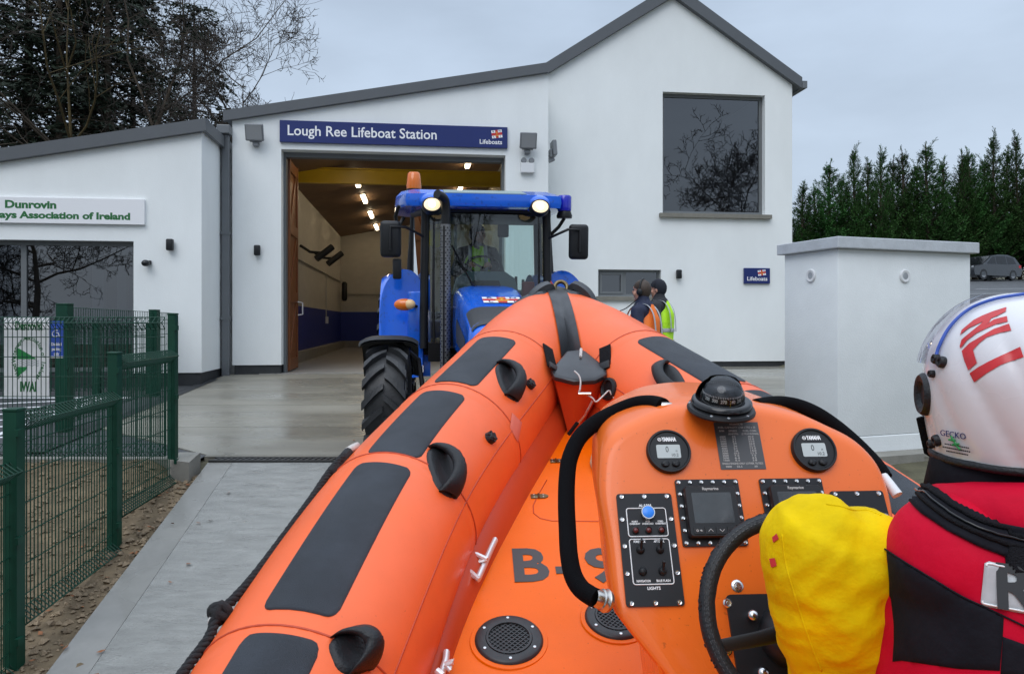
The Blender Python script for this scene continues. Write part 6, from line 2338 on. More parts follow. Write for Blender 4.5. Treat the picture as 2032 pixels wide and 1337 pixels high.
b.build('rope_tail', m_('rope_white'), rl, smooth=180)
b = MB().tube([near_tube(692, 897) + Vector((0, 0, .002)), near_tube(672, 920), near_tube(655, 940)], .0165, 9)
b.build('rope_whipping', m_('rope_black'), rl, smooth=180)

# the trailer that carries the boat
tr_ = thing('boat_trailer', 'galvanised launching trailer under the orange boat', 'trailer', (0.42, 0.5, slip_z(.5)))
b = MB()
for s in (-1, 1):
    b.tube([(xc(0) + s * .45, -3.0, slip_z(-3) + .62), (xc(0) + s * .45, 2.6, slip_z(2.6) + .52), (xc(3) + s * .12, 3.9, slip_z(3.9) + .50)], .05, 8)
b.tube([(xc(3), 3.8, slip_z(3.8) + .50), (xc(5), 6.1, slip_z(6.1) + .60)], .06, 8)
b.tube([(xc(0) - 1.02, .2, slip_z(.2) + .45), (xc(0) + 1.02, .2, slip_z(.2) + .45)], .06, 8)
for y in (-2, 0, 1.6):
    b.tube([(xc(y) - .45, y, slip_z(y) + .58), (xc(y) + .45, y, slip_z(y) + .58)], .04, 8)
b.build('trailer_frame', m_('lamp_grey'), tr_, smooth=60)
for s in (-1, 1):
    T = Matrix.Translation((xc(0) + s * 1.02, .2, slip_z(.2) + .43)) @ Matrix.Rotation(R(90), 4, 'Y')
    o = MB().lathe([(.22, -.14), (.38, -.15), (.43, -.11), (.43, .11), (.38, .15), (.22, .14)], 32, T).build('wheel', m_('tyre'), tr_, smooth=40)
    MB().lathe([(0, -.10), (.2, -.12), (.23, -.13), (.23, .13), (.2, .12), (0, .10)], 24, T).build('rim', m_('rim_white'), o, smooth=40)
b = MB()
for y in (-1.2, .6, 2.0):
    b.box(xc(y) - .6, xc(y) - .35, y - .3, y + .3, slip_z(y) + .60, slip_z(y) + .70); b.box(xc(y) + .35, xc(y) + .6, y - .3, y + .3, slip_z(y) + .60, slip_z(y) + .70)
b.build('bunk', m_('black_rubber'), tr_)
# ------------------------------------------------------------------ the console
FX = Vector((.9984, .056, 0))
FU = Vector((-.056 * .469, .9984 * .469, .883)).normalized()
FN = FX.cross(FU).normalized()                      # towards the helm
FO = at(1468, 885, 1.72)
def fp(px, py, off=0.0):
    return hit(px, py, FO + FN * off, FN)
def fuv(px, py, off=0.0):
    d = fp(px, py, off) - FO
    return d.dot(FX), d.dot(FU)
def fmat(px, py, off=0.0):
    return _frame(fp(px, py, off), FX, FU)
def fM(u, v, off=0.0):
    return _frame(FO + FX * u + FU * v + FN * off, FX, FU)
out_px = [(1335, 1372), (1311, 1337), (1240, 1248), (1218, 1205), (1206, 1089), (1192, 1000), (1191, 945), (1198, 897), (1220, 862), (1266, 835), (1322, 812), (1403, 801), (1495, 804), (1588, 824), (1657, 853), (1703, 877), (1738, 909), (1760, 945), (1777, 1000), (1788, 1089), (1796, 1205), (1780, 1280), (1700, 1372)]
OUT = [fuv(*q) for q in out_px]
OUT = [tuple(p)[:2] for p in catmull([(a, b2, 0) for a, b2 in OUT], 4)]
cu = sum(p[0] for p in OUT) / len(OUT)
cv = sum(p[1] for p in OUT) / len(OUT)
n = len(OUT)
# make it counter-clockwise
if sum(OUT[i][0] * OUT[(i + 1) % n][1] - OUT[(i + 1) % n][0] * OUT[i][1] for i in range(n)) < 0:
    OUT = OUT[::-1]
BK = (Vector((-.056, 1, .12)).normalized())          # the sides run forward from the face
def ring(ins, back, sc=1.0):
    P_ = offs(OUT, ins) if ins else OUT
    return [FO + FX * ((u - cu) * sc + cu) + FU * ((v - cv) * (1 - (1 - sc) * .4) + cv) + BK * back for u, v in P_]
b = MB()
spec = [(.026, 0, 1), (.016, .0018, 1), (.008, .0075, 1), (.0025, .017, 1), (0, .030, 1), (0, .10, .985), (0, .20, .955), (0, .30, .90), (.02, .33, .86)]
rings_ = [ring(*s) for s in spec]
for i in range(len(rings_) - 1):
    b.add(rings_[i] + rings_[i + 1], [(j, (j + 1) % n, n + (j + 1) % n, n + j) for j in range(n)])
b.add(rings_[-1], [tuple(range(n))])
b.add(rings_[0], [tuple(range(n))])
con = b.build('console', m_('console_orange'), boat, smooth=35)
# pedestal below, down to the deck
b = MB()
lowc = [FO + FX * u + FU * v + BK * .05 for u, v in [fuv(*q) for q in ((1330, 1330), (1760, 1330))]]
for (dx0, dx1) in ((0, 0),):
    xa, xb = lowc[0].x - .02, lowc[1].x + .02
    ya = lowc[0].y
    b.add([(xa, ya - .04, lowc[0].z), (xb, ya - .04, lowc[0].z), (xb, ya + .34, lowc[0].z + .08), (xa, ya + .34, lowc[0].z + .08),
           (xa + .05, ya - .02, dz_(ya) - .02), (xb - .05, ya - .02, dz_(ya) - .02), (xb - .05, ya + .34, dz_(ya + .34) - .02), (xa + .05, ya + .34, dz_(ya + .34) - .02)],
          [(3, 2, 1, 0), (0, 1, 5, 4), (1, 2, 6, 5), (2, 3, 7, 6), (3, 0, 4, 7)])
b.build('console_pedestal', m_('console_orange'), boat)

def screw(b, M, r=.0055):
    b.lathe([(0, .0035), (r * .35, .0035), (r * .42, .0022), (r * .75, .0026), (r, .0)], 12, M)
def bolts(parent, uv, off, r=.0055, name='screw', m='steel'):
    b = MB()
    for u, v in uv:
        screw(b, fM(u, v, off), r)
    if b.v:
        b.build(name, m_(m), parent, smooth=50)
def rect(pxs):
    q = [fuv(*p) for p in pxs]
    u0, u1 = (q[0][0] + q[3][0]) / 2, (q[1][0] + q[2][0]) / 2
    v1, v0 = (q[0][1] + q[1][1]) / 2, (q[2][1] + q[3][1]) / 2
    return u0, u1, v0, v1
# switch panel
def switch_panel(r, full=True):
    u0, u1, v0, v1 = r
    w, h = u1 - u0, v1 - v0
    b = MB().prism(rrect(w, h, .006, 3, (u0 + u1) / 2, (v0 + v1) / 2), .001, .005, fM(0, 0))
    o = b.build('switch_panel', m_('label_black'), con, smooth=30)
    e = .0065
    bolts(o, [(u0 + w * .09, v1 - e), ((u0 + u1) / 2, v1 - e), (u1 - w * .09, v1 - e), (u0 + w * .09, v0 + e), ((u0 + u1) / 2, v0 + e), (u1 - w * .09, v0 + e)] +
          [(uu, v0 + h * f) for uu in (u0 + e + .001, u1 - e - .001) for f in (.28, .52, .76)], .005, .0058)
    if not full:
        return o
    fr = MB()
    def line_rect(a0, a1, c0, c1):
        P_ = rrect((a1 - a0) * w, (c1 - c0) * h, .005, 3, u0 + (a0 + a1) / 2 * w, v0 + (c0 + c1) / 2 * h)
        fr.tube([fM(x, y, .0052) @ Vector((0, 0, 0)) for x, y in P_], .0011, 5, closed=True)
    line_rect(.155, .86, .605, .862)
    line_rect(.155, .86, .185, .580)
    fr.build('panel_line', m_('letter_white'), o)
    C = (u0 + u1) / 2
    t = .0056
    def tx(s, a, c, z, fit=None):
        return (s, z, fM(u0 + a * w, v0 + c * h, t), 'CENTER', .02, fit if fit else 1.0)
    text('panel_lettering', m_('letter_white'), o, [tx('ALARM', .50, .885, .0085), tx('PORT', .285, .738, .0052), tx('OVERHEAT', .285, .718, .0052, 'FIT%f' % (.19 * w)), tx('VHB', .515, .738, .0052), tx('OVERBOARD', .515, .718, .0052, 'FIT%f' % (.20 * w)),
         tx('STBD', .745, .738, .0052), tx('OVERHEAT', .745, .718, .0052, 'FIT%f' % (.19 * w)), tx('FORE DECK', .335, .557, .0066, 'FIT%f' % (.21 * w)), tx('AFT DECK', .68, .557, .0066, 'FIT%f' % (.19 * w)),
         tx('NAVIGATION', .335, .213, .0066, 'FIT%f' % (.24 * w)), tx('BLUE FLASH', .68, .213, .0066, 'FIT%f' % (.24 * w)), tx('LIGHTS', .50, .150, .0085)], .0003)
    M = fM(u0 + .525 * w, v0 + .815 * h, .005)
    b = MB().lathe([(.0155, 0), (.0155, .011), (.0145, .0125), (.0128, .0125)], 28, M)
    r_ = b.build('button_ring', m_('steel'), o, smooth=40)
    MB().lathe([(.0127, .012), (.011, .0132), (0, .0135)], 24, M).build('push_button', m_('button_blue'), r_, smooth=40)
    for a in (.285, .515, .745):
        M = fM(u0 + a * w, v0 + .658 * h, .005)
        b = MB().lathe([(.0078, 0), (.0078, .004), (.0062, .005), (.0058, .0038)], 18, M).build('led_bezel', m_('black_gloss'), o, smooth=40)
        MB().lathe([(.0058, .0038), (.004, .0062), (0, .0068)], 14, M).build('warning_lamp', m_('led_red'), b, smooth=60)
    for (a, c, up) in ((.335, .485, 1), (.68, .485, 1), (.335, .295, 0), (.68, .295, 1)):
        M = fM(u0 + a * w, v0 + c * h, .005)
        b = MB().lathe([(.0088, 0), (.0088, .003), (.0072, .0065), (.0052, .010), (0, .011)], 16, M)
        if up:
            b.tube([M @ Vector(q) for q in ((0, 0, .008), (0, .010, .017), (0, .016, .024))], [.003, .0032, .0036], 8)
        b.build('toggle_switch', m_('black_rubber'), o, smooth=50)
    return o
SP = rect(((1222, 980), (1330, 980), (1359, 1203), (1242, 1203)))
switch_panel(SP)
SW = SP[1] - SP[0]
q = fuv(1645, 979)
RP = (q[0], q[0] + SW, SP[2], SP[3])
switch_panel(RP, False)
# framed displays
def display(pl, un):
    u0, u1, v0, v1 = pl
    b = MB().prism(rrect(u1 - u0, v1 - v0, .004, 2, (u0 + u1) / 2, (v0 + v1) / 2), .001, .006, fM(0, 0))
    o = b.build('display_plate', m_('label_black'), con, smooth=30)
    e = .0068
    W, H = u1 - u0, v1 - v0
    bl = [(u0 + e + (W - 2 * e) * k / 5, v1 - e) for k in range(6)] + [(u0 + e + (W - 2 * e) * k / 5, v0 + e) for k in range(6)]
    bl += [(uu, v0 + e + (H - 2 * e) * k / 5) for uu in (u0 + e, u1 - e) for k in range(1, 5)]
    bolts(o, bl, .006, .0052)
    nb = MB()
    for u, v in bl:
        nb.cyl(fM(u, v, .006) @ Vector((0, 0, 0)), fM(u, v, .006) @ Vector((0, 0, .0062)), .0026, n=6)
    nb.build('stud', m_('steel'), o)
    a0, a1, c0, c1 = un
    b = MB()
    M = fM((a0 + a1) / 2, (c0 + c1) / 2)
    w, h = a1 - a0, c1 - c0
    P0 = [rrect(w, h, .006, 3), rrect(w * .995, h * .995, .006, 3), rrect(w * .965, h * .965, .006, 3)]
    zz = (.006, .024, .0275)
    k = len(P0[0])
    for i in range(2):
        b.add([(x, y, zz[i]) for x, y in P0[i]] + [(x, y, zz[i + 1]) for x, y in P0[i + 1]], [(j, (j + 1) % k, k + (j + 1) % k, k + j) for j in range(k)], M)
    b.add([(x, y, zz[2]) for x, y in P0[2]], [tuple(range(k))], M)
    d = b.build('display', m_('black_plastic'), o, smooth=30)
    MB().prism(rrect(w * .76, h * .60, .002, 2, 0, h * .06), .0275, .0280, M).build('screen', m_('screen_dark'), d)
    text('maker_lettering', m_('letter_grey'), d, [('Raymarine', .0085, M @ Matrix.Translation((0, h * .435, .0278)), 'CENTER', .02, 1.0)], .0003)
    for j in range(4):
        x = (j - 1.5) * w * .215
        bt = MB().box(x - w * .10, x + w * .10, -h * .46, -h * .31, .0276, .0290, M, bev=.001)
        bo = bt.build('key', m_('black_plastic'), d)
        s = MB()
        y = -h * .385
        def ln(*q):
            s.tube([M @ Vector((x + a, y + b2, .0293)) for a, b2 in q], .0008, 4)
        if j == 0:
            ln(*[(-.004 + .002 * math.cos(2 * PI * i / 10), .002 * math.sin(2 * PI * i / 10)) for i in range(11)]); ln((.003, -.002), (.005, .002)); ln((.001, .001), (.007, -.001))
        elif j == 1:
            ln((-.005, -.002), (0, .003), (.005, -.002))
        elif j == 2:
            ln((-.005, .002), (0, -.003), (.005, .002))
        else:
            ln((-.005, -.001), (.005, -.001)); ln((-.004, .001), (.004, .001)); ln((-.0008, .004), (.0008, .004))
        s.build('key_symbol', m_('letter_grey'), bo, fix=False)
    return o
D1 = rect(((1338, 952), (1466, 952), (1480, 1084), (1354, 1084)))
U1 = rect(((1358, 963), (1463, 963), (1472, 1064), (1369, 1064)))
def unit_rect(offz, pxs):
    q = [fuv(*p, offz) for p in pxs]
    return (q[0][0] + q[3][0]) / 2, (q[1][0] + q[2][0]) / 2, (q[2][1] + q[3][1]) / 2, (q[0][1] + q[1][1]) / 2
U1 = unit_rect(.027, ((1358, 963), (1463, 963), (1472, 1064), (1369, 1064)))
display(D1, U1)
sh = fuv(1505, 952)[0] - fuv(1338, 952)[0]
display((D1[0] + sh, D1[1] + sh, D1[2], D1[3]), (U1[0] + sh, U1[1] + sh, U1[2], U1[3]))
# round engine gauges
def gauge(px, py):
    M = fmat(px, py, .0)
    r = abs(fuv(px + 43.5, py)[0] - fuv(px, py)[0])
    b = MB().lathe([(r, 0), (r, .010), (r * .965, .0135), (r * .90, .0135), (r * .86, .0095), (0, .0095)], 48, M)
    o = b.build('engine_gauge', m_('black_plastic'), con, smooth=35)
    T = M @ Matrix.Translation((0, 0, .0096))
    MB().prism(rrect(r * 1.08, r * .62, .003, 3, -.02 * r, -.02 * r), 0, .0006, T).build('gauge_screen', m_('lcd_grey'), o)
    text('maker_lettering', m_('letter_white'), o, [('YAMAHA', r * .26, T @ Matrix.Translation((.06 * r, r * .53, .0004)), 'CENTER', .05, 'FIT%f' % (r * .66))], .0003)
    e = MB()
    e.tube([T @ Vector((-.37 * r + .075 * r * math.cos(2 * PI * k / 14), r * .53 + .075 * r * math.sin(2 * PI * k / 14), .0006)) for k in range(14)], .018 * r, 4, closed=True)
    for a in (90, 210, 330):
        e.tube([T @ Vector((-.37 * r, r * .53, .0006)), T @ Vector((-.37 * r + .07 * r * math.cos(R(a)), r * .53 + .07 * r * math.sin(R(a)), .0006))], .014 * r, 4)
    e.build('maker_emblem', m_('letter_white'), o)
    text('gauge_digit', m_('lcd_ink'), o, [('0', r * .38, T @ Matrix.Translation((-.08 * r, r * .06, .0009)), 'CENTER', .0, .8), ('10.2', r * .20, T @ Matrix.Translation((.24 * r, -r * .20, .0009)), 'CENTER', .0, 1.0), ('n', r * .16, T @ Matrix.Translation((.34 * r, r * .0, .0009)), 'CENTER', 0, 1)], .0002)
    for s in (-1, 1):
        bt = MB().lathe([(r * .165, 0), (r * .165, .004), (r * .13, .0062), (0, .0065)], 20, T @ Matrix.Translation((s * r * .235, -r * .60, 0)) @ Matrix.Diagonal((1.1, .85, 1, 1)))
        bt.build('gauge_button', m_('black_rubber'), o, smooth=50)
gauge(1325.5, 897)
gauge(1613, 894)
# fuel table
u0, u1, v0, v1 = rect(((1415, 838), (1503, 838), (1520, 931), (1431, 931)))
w, h = u1 - u0, v1 - v0
o = MB().prism([(u0, v0), (u1, v0), (u1, v1), (u0, v1)], .0006, .0016, fM(0, 0)).build('fuel_table', m_('label_grey'), con)
pc = []
def row(c, items, z):
    for s, a, fit in items:
        pc.append((s, z, fM(u0 + a * w, v1 - c * h, .0018), 'CENTER', .01, 'FIT%f' % (fit * w) if fit else 1.0))
row(.045, [('ATLANTIC 85', .50, .30)], .0062)
row(.115, [('FUEL CAPACITY (106 LTRS x 2)', .50, .84)], .0062)
row(.19, [('RPM', .15, .11), ('SPEED', .40, .19), ('FUEL CON', .78, .30)], .0062)
row(.255, [('(KNOTS)', .40, .22), ('(LTRS/HR/ENG)', .78, .38)], .0056)
tab = [('6000', '35', '40.0'), ('5750', '33', '35.0'), ('5500', '31', '33.0'), ('5000', '29', '26.0'), ('4500', '26', '21.5'), ('4000', '21', '17.5'), ('3500', '16', '14.0'), ('3000', '10.5', '11.5'), ('2500', '7.5', '7.5'), ('2000', '6.4', '4.5'), ('1500', '5.5', '2.8')]
for i, (a, b2, c) in enumerate(tab):
    row(.315 + .050 * i, [(a, .15, .13), (b2, .40, .08 if len(b2) < 3 else .11), (c, .78, .13 if len(c) > 3 else .10)], .0058)
row(.882, [('SINGLE ENGINE ONLY (OTHER TILTED)', .50, .90)], .0060)
row(.945, [('5000', .18, .13), ('22.5', .42, .12), ('30', .78, .07)], .0058)
text('table_lettering', m_('letter_grey'), o, pc, .0002)
# compass on the brow of the console
cb = at(1431, 808, 1.735)
CN = Vector((-.014, -.27, 1)).normalized()
CM_ = _frame(cb, FX, CN.cross(FX))
b = MB().lathe([(0, -.008), (.076, -.008), (.077, -.004), (.074, .002), (.062, .006), (.060, .014), (0, .014)], 48, CM_)
co = b.build('compass', m_('black_plastic'), con, smooth=35)
b = MB().lathe([(.050, .003), (.063, .003), (.069, .010), (.067, .018), (.059, .022), (.050, .019)], 44, CM_)
b.build('compass_ring', m_('black_gloss'), co, smooth=50)
b = MB()
def hoodf(u, v):
    a = R(20 + 140 * u)
    t = R(34 + 62 * v)
    return CM_ @ Vector((.060 * math.cos(a) * math.sin(t), .060 * math.sin(a) * math.sin(t) , .018 + .060 * math.cos(t)))
b.grid(hoodf, 24, 10)
b.build('compass_hood', m_('black_plastic'), co, smooth=180)
b = MB().lathe([(.0505 * math.sin(R(t)), .024 + .0505 * math.cos(R(t))) for t in range(0, 101, 5)], 40, CM_)
b.build('compass_dome', m_('dome_glass'), co, smooth=180)
b = MB().lathe([(0, .050), (.030, .049), (.038, .046), (.0435, .040), (.0435, .018), (.034, .012), (0, .012)], 40, CM_)
cc_ = b.build('compass_card', m_('label_black'), co, smooth=30)
pc = []
for deg, lab in ((300, '300'), (330, '330'), (270, '270'), (240, '240'), (210, '210'), (180, 'S')):
    a = R(-90 + (254 - deg) * .86)
    c = Vector((.0438 * math.cos(a), .0438 * math.sin(a), .0285))
    nrm = Vector((math.cos(a), math.sin(a), 0))
    pc.append((lab, .0108, CM_ @ _frame(c + nrm * .0003, Vector((-math.sin(a), math.cos(a), 0)), (0, 0, 1)), 'CENTER', .02, .85))
text('compass_numeral', m_('letter_white'), cc_, pc, .0002)
b = MB()
for k in range(72):
    a = 2 * PI * k / 72
    M = CM_ @ Matrix.Rotation(a, 4, 'Z')
    b.box(.0432, .0440, -.0005, .0005, .036 if k % 3 else .0345, .0395, M)
    b.box(.0432, .0440, -.0006, .0006, .0165, .018, M)
b.build('compass_tick', m_('letter_white'), cc_, fix=False)
b = MB().tube([CM_ @ Vector((0.004, -.046, .014)), CM_ @ Vector((.004, -.0475, .034))], .0009, 4)
b.build('lubber_line', m_('beam_yellow'), cc_)
bolts_ = MB()
for a in (-55, -95, -125, 20, 160):
    screw(bolts_, CM_ @ Matrix.Translation((.070 * math.cos(R(a)), .070 * math.sin(R(a)), .0015)), .0045)
bolts_.build('screw', m_('steel'), co, smooth=50)
# padded grab rails
def rail(pts, r=.0195):
    P_ = catmull([at(*q) for q in pts], 6)
    o = MB().tube(P_, r, 16).build('grab_rail', m_('foam_black'), con, smooth=60)
    return o
r1 = rail([(1316, 806, 1.80), (1296, 800, 1.84), (1262, 802, 1.88), (1222, 817, 1.89), (1183, 838, 1.87), (1150, 868, 1.84), (1131, 908, 1.80), (1125, 950, 1.76), (1124, 1000, 1.71), (1126, 1050, 1.66), (1129, 1100, 1.61), (1137, 1140, 1.575), (1152, 1166, 1.55), (1172, 1181, 1.53), (1184, 1187, 1.52)])
A_, B_ = at(1180, 1185, 1.522), at(1212, 1194, 1.535)
d = (B_ - A_).normalized()
M = _frame(A_, d.orthogonal(), d.cross(d.orthogonal()))
b = MB().lathe([(.017, -.002), (.0185, .004), (.0185, .014), (.0215, .016), (.0215, .022), (.024, .026), (.021, .034), (.010, .042), (0, .044)], 24, M)
b.build('rail_fitting', m_('steel_worn'), r1, smooth=50)
A_, B_ = at(1312, 806, 1.805), at(1332, 810, 1.80)
MB().cyl(A_, B_, .013, n=14).build('rail_fitting', m_('steel_worn'), r1, smooth=50)
r2 = rail([(1500, 806, 1.84), (1520, 802, 1.87), (1550, 800, 1.90), (1585, 806, 1.90), (1622, 822, 1.88), (1660, 848, 1.86), (1695, 878, 1.83), (1722, 905, 1.80), (1742, 928, 1.77), (1755, 948, 1.75)], .0185)
b = MB().tube([at(1753, 944, 1.74), at(1765, 960, 1.72), at(1781, 982, 1.70)], [.010, .011, .012], 10)
b.build('rail_end', m_('white_plastic'), r2, smooth=50)
b = MB().tube([at(1243, 800, 1.90), at(1252, 812, 1.98), at(1262, 826, 2.02)], .006, 8)
b.build('rail_stay', m_('steel'), r1)
# helm mounting plate and wheel
u0, v1 = fuv(1438, 1180)
u1 = u0 + .25
v0 = v1 - .20
o = MB().prism(rrect(u1 - u0, v1 - v0, .01, 3, (u0 + u1) / 2, (v0 + v1) / 2), .001, .007, fM(0, 0)).build('helm_plate', m_('label_black'), con, smooth=30)
bolts(o, [fuv(1442, 1197), fuv(1530, 1190), fuv(1442, 1290)], .007, .0095)
bolts(con, [fuv(1463, 1162)], .001, .013)
b = MB().cyl(fM(*fuv(1463, 1162)) @ Vector((0, 0, .0)), fM(*fuv(1463, 1162)) @ Vector((0, 0, .009)), .0055, n=6)
b.build('hex_bolt', m_('steel'), con)
for q in ((1490, 1222), (1510, 1335)):
    M = fmat(*q, .007)
    b = MB().lathe([(.006, 0), (.006, .006), (.011, .010), (.0115, .016), (.007, .021), (0, .022)], 16, M)
    b.build('ball_stud', m_('steel'), con, smooth=60)
b = MB().lathe([(.060, .006), (.058, .03), (.045, .05), (.030, .055), (.030, .11), (0, .11)], 28, fmat(1560, 1262, 0))
b.build('helm_hub', m_('black_plastic'), con, smooth=40)
WC = at(1590, 1222, 1.36)
WN = (FN + (EYEV - WC).normalized()).normalized()
WMx = _frame(WC, FX, WN.cross(FX))
WR = .1715
b = MB()
N = 72
def wr_(u, v):
    a, c = 2 * PI * u, 2 * PI * v
    rr = .0152 + .0010 * noise.noise((math.cos(a) * 14, math.sin(a) * 14, math.cos(c) * 2))
    return WMx @ Vector(((WR + rr * math.cos(c)) * math.cos(a), (WR + rr * math.cos(c)) * math.sin(a), rr * math.sin(c)))
vs = [wr_(i / N, j / 14) for i in range(N) for j in range(14)]
b.add(vs, [(i * 14 + j, i * 14 + (j + 1) % 14, ((i + 1) % N) * 14 + (j + 1) % 14, ((i + 1) % N) * 14 + j) for i in range(N) for j in range(14)])
sw_ = b.build('steering_wheel', m_('black_rubber'), boat, smooth=180)
b = MB()
rnd = random.Random(3)
for k in range(150):
    a = 2 * PI * rnd.random()
    c = rnd.choice((0.1, -.2, .35)) + rnd.uniform(-.2, .2)
    T = WMx @ Matrix.Rotation(a, 4, 'Z') @ Matrix.Translation((WR + .0150 * math.cos(c), 0, .0150 * math.sin(c)))
    b.cbox((0, 0, 0), (rnd.uniform(.001, .0035), rnd.uniform(.002, .006), rnd.uniform(.001, .003)), T @ Matrix.Rotation(rnd.uniform(-.5, .5), 4, 'X'))
b.build('grip_fray', m_('black_rubber'), sw_, fix=False)
b = MB()
for k in range(120):
    a0, a1 = 2 * PI * k / 120, 2 * PI * (k + .62) / 120
    for c in (1.05, 1.5):
        rr = .0157
        b.tube([WMx @ Vector(((WR + rr * math.cos(c)) * math.cos(a), (WR + rr * math.cos(c)) * math.sin(a), rr * math.sin(c))) for a in (a0, a1)], .0006, 4)
b.build('grip_stitching', m_('label_grey'), sw_, fix=False)
b = MB()
for a in (196, -16, 90):
    pa = Vector((WR * math.cos(R(a)), WR * math.sin(R(a)), 0))
    b.tube([WMx @ pa, WMx @ (pa * .5 + Vector((0, -.012, -.012))), WMx @ Vector((0, -.02, -.03))], [.012, .014, .018], 10, flat=.6)
b.tube([WMx @ Vector((0, -.02, -.02)), WMx @ Vector((0, -.02, -.09))], .022, 14)
b.lathe([(0, .0), (.030, -.003), (.034, -.014), (.034, -.04), (0, -.04)], 24, WMx @ Matrix.Translation((0, -.02, 0)))
b.build('wheel_spoke', m_('black_plastic'), sw_, smooth=50)
# helm seat
sx_, sy_ = .86, .98
b = MB().box(sx_ - .15, sx_ + .15, sy_ - .40, sy_ + .22, dz_(sy_) + .02, .02, None, bev=.03)
b.build('seat_pod', m_('console_orange'), boat, smooth=40)
b = MB().box(sx_ - .16, sx_ + .16, sy_ - .42, sy_ + .22, .022, .10, None, bev=.035, seg=3)
b.build('seat_cushion', m_('black_rubber'), boat, smooth=40)

# ------------------------------------------------------------------ the crew member at the helm
helm = thing('person', 'crew member in a white helmet and red lifejacket with yellow sleeves at the helm', 'person', (.86, 1.05, dz_(1.05)))
HC = Vector(((2026 - CX) / F * 1.16, 1.16, .856))
TQ = R(10)
def tm(x, y, z):
    """crew axes: x to the right, y forward, z up from the seat; turned a little to the left"""
    return Vector((.835 + x * math.cos(TQ) - y * math.sin(TQ), 1.10 + x * math.sin(TQ) + y * math.cos(TQ), z))
LE, LWr = Vector((.545, 1.24, .19)), WMx @ Vector((WR * math.cos(R(-118)), WR * math.sin(R(-118)), .012))
RE, RWr = tm(.30, .12, .20), WMx @ Vector((WR * math.cos(R(-25)), WR * math.sin(R(-25)), .012))
def toward(p, q, d):
    return p + (q - p).normalized() * d
chains = [[(*tm(0, 0, .16), .13), (*tm(0, .02, .34), .13), (*tm(0, .03, .50), .14), (*tm(0, .03, .62), .10), (*(HC + Vector((0, -.02, -.14))), .058), (*HC, .075)]]
for s, E_, W_ in ((-1, LE, LWr), (1, RE, RWr)):
    sh_ = tm(s * .19, .03, .585)
    wr0 = toward(W_, E_, .085)
    chains.append([(*tm(0, .03, .62), .10), (*sh_, .06), (*E_, .045), (*wr0, .03)])
    chains += hand_chain(wr0, W_ - wr0, WMx.to_3x3() @ Vector((0, 0, 1)), 1.0, .75, 1 if s > 0 else -1)
    kn, an = tm(s * .22, .36, .14), tm(s * .24, .30, -.20)
    chains.append([(*tm(0, 0, .16), .13), (*tm(s * .12, .04, .15), .09), (*kn, .062), (*an, .045), (*(an + Vector((0, .14, -.03))), .038)])
hb = head_parts(Matrix.Translation(HC) @ Matrix.Rotation(R(100), 4, 'Z'))
body = skin_mesh(chains, 1, hb, .006)
body.build('body', m_('skin'), helm, smooth=180)
# yellow dry suit: legs, trunk and the full sleeve
suit = [[(*tm(0, .02, .58), .125), (*tm(0, .02, .40), .155), (*tm(0, 0, .20), .16), (*tm(s * .12, .04, .15), .115), (*tm(s * .22, .36, .14), .085), (*tm(s * .24, .30, -.10), .075)] for s in (-1, 1)]
skin_mesh(suit, 1, None, .014).build('suit_trousers', m_('suit_yellow'), helm, smooth=180)
for s in (-1, 1):
    an = tm(s * .24, .30, -.20)
    skin_mesh([[(*(an + Vector((0, -.01, .12))), .062), (*an, .058), (*(an + Vector((0, .06, -.035))), .052), (*(an + Vector((0, .16, -.035))), .045)]], 2).build('boot', m_('black_rubber'), helm, smooth=180)
def sleeve(path, rad, name, seed):
    P_ = catmull([Vector(p) for p in path], 10)
    Rr = [c.x for c in catmull([Vector((r, 0, 0)) for r in rad], 10)]
    b = MB()
    N = len(P_)
    nu = 48
    t0 = (P_[1] - P_[0]).normalized()
    u = t0.cross(Vector((0, 1, 0))).normalized()
    vs = []
    for i, p in enumerate(P_):
        t = (P_[min(i + 1, N - 1)] - P_[max(i - 1, 0)]).normalized()
        u = (u - t * u.dot(t)).normalized()
        w = t.cross(u)
        for k in range(nu):
            a = 2 * PI * k / nu
            q = p + (u * math.cos(a) + w * math.sin(a)) * Rr[i]
            f = noise.noise((q.x * 9 + seed, q.y * 9, q.z * 5)) * .008 + noise.noise((q.x * 26, q.y * 26, q.z * 12 + seed)) * .0035 + .0045 * abs(noise.noise((q.x * 6 + 4, q.y * 6, q.z * 15 + seed * 2)))
            f += .004 * math.sin(q.z * 46 + 3.2 * math.sin(a + q.z * 9) + seed) * max(0, math.sin(a * 1.5 + seed))
            vs.append(q + (u * math.cos(a) + w * math.sin(a)) * f)
    fs = [(i * nu + k, i * nu + (k + 1) % nu, (i + 1) * nu + (k + 1) % nu, (i + 1) * nu + k) for i in range(N - 1) for k in range(nu)]
    fs.append(tuple(range(nu)))
    fs.append(tuple((N - 1) * nu + k for k in range(nu)))
    b.add(vs, fs)
    return b
AY = 1.24
def sl(px, py, y=AY):
    return at(px, py, y)
lsl = sleeve([sl(1690, 1022, 1.21), sl(1680, 1032, 1.21), sl(1666, 1054, 1.215), sl(1652, 1088, 1.22), sl(1654, 1150, 1.23), sl(1666, 1220, 1.235), sl(1688, 1337, 1.24), LE, toward(LE, LWr, .05), toward(LWr, LE, .13), toward(LWr, LE, .09)],
             [.030, .062, .090, .106, .109, .105, .088, .084, .070, .050, .034], 'suit_sleeve', 1.3)
lsl.ell(sl(1712, 1112, 1.20), (.078, .08, .084))
lsl.ell(sl(1740, 1120, 1.18), (.060, .07, .082))
lsl = fuse(lsl, .006, 5)
_b = bmesh.new()
for v in lsl.v:
    _b.verts.new(v)
_b.verts.ensure_lookup_table()
for f in lsl.f:
    try:
        _b.faces.new([_b.verts[i] for i in f])
    except ValueError:
        pass
_b.normal_update()
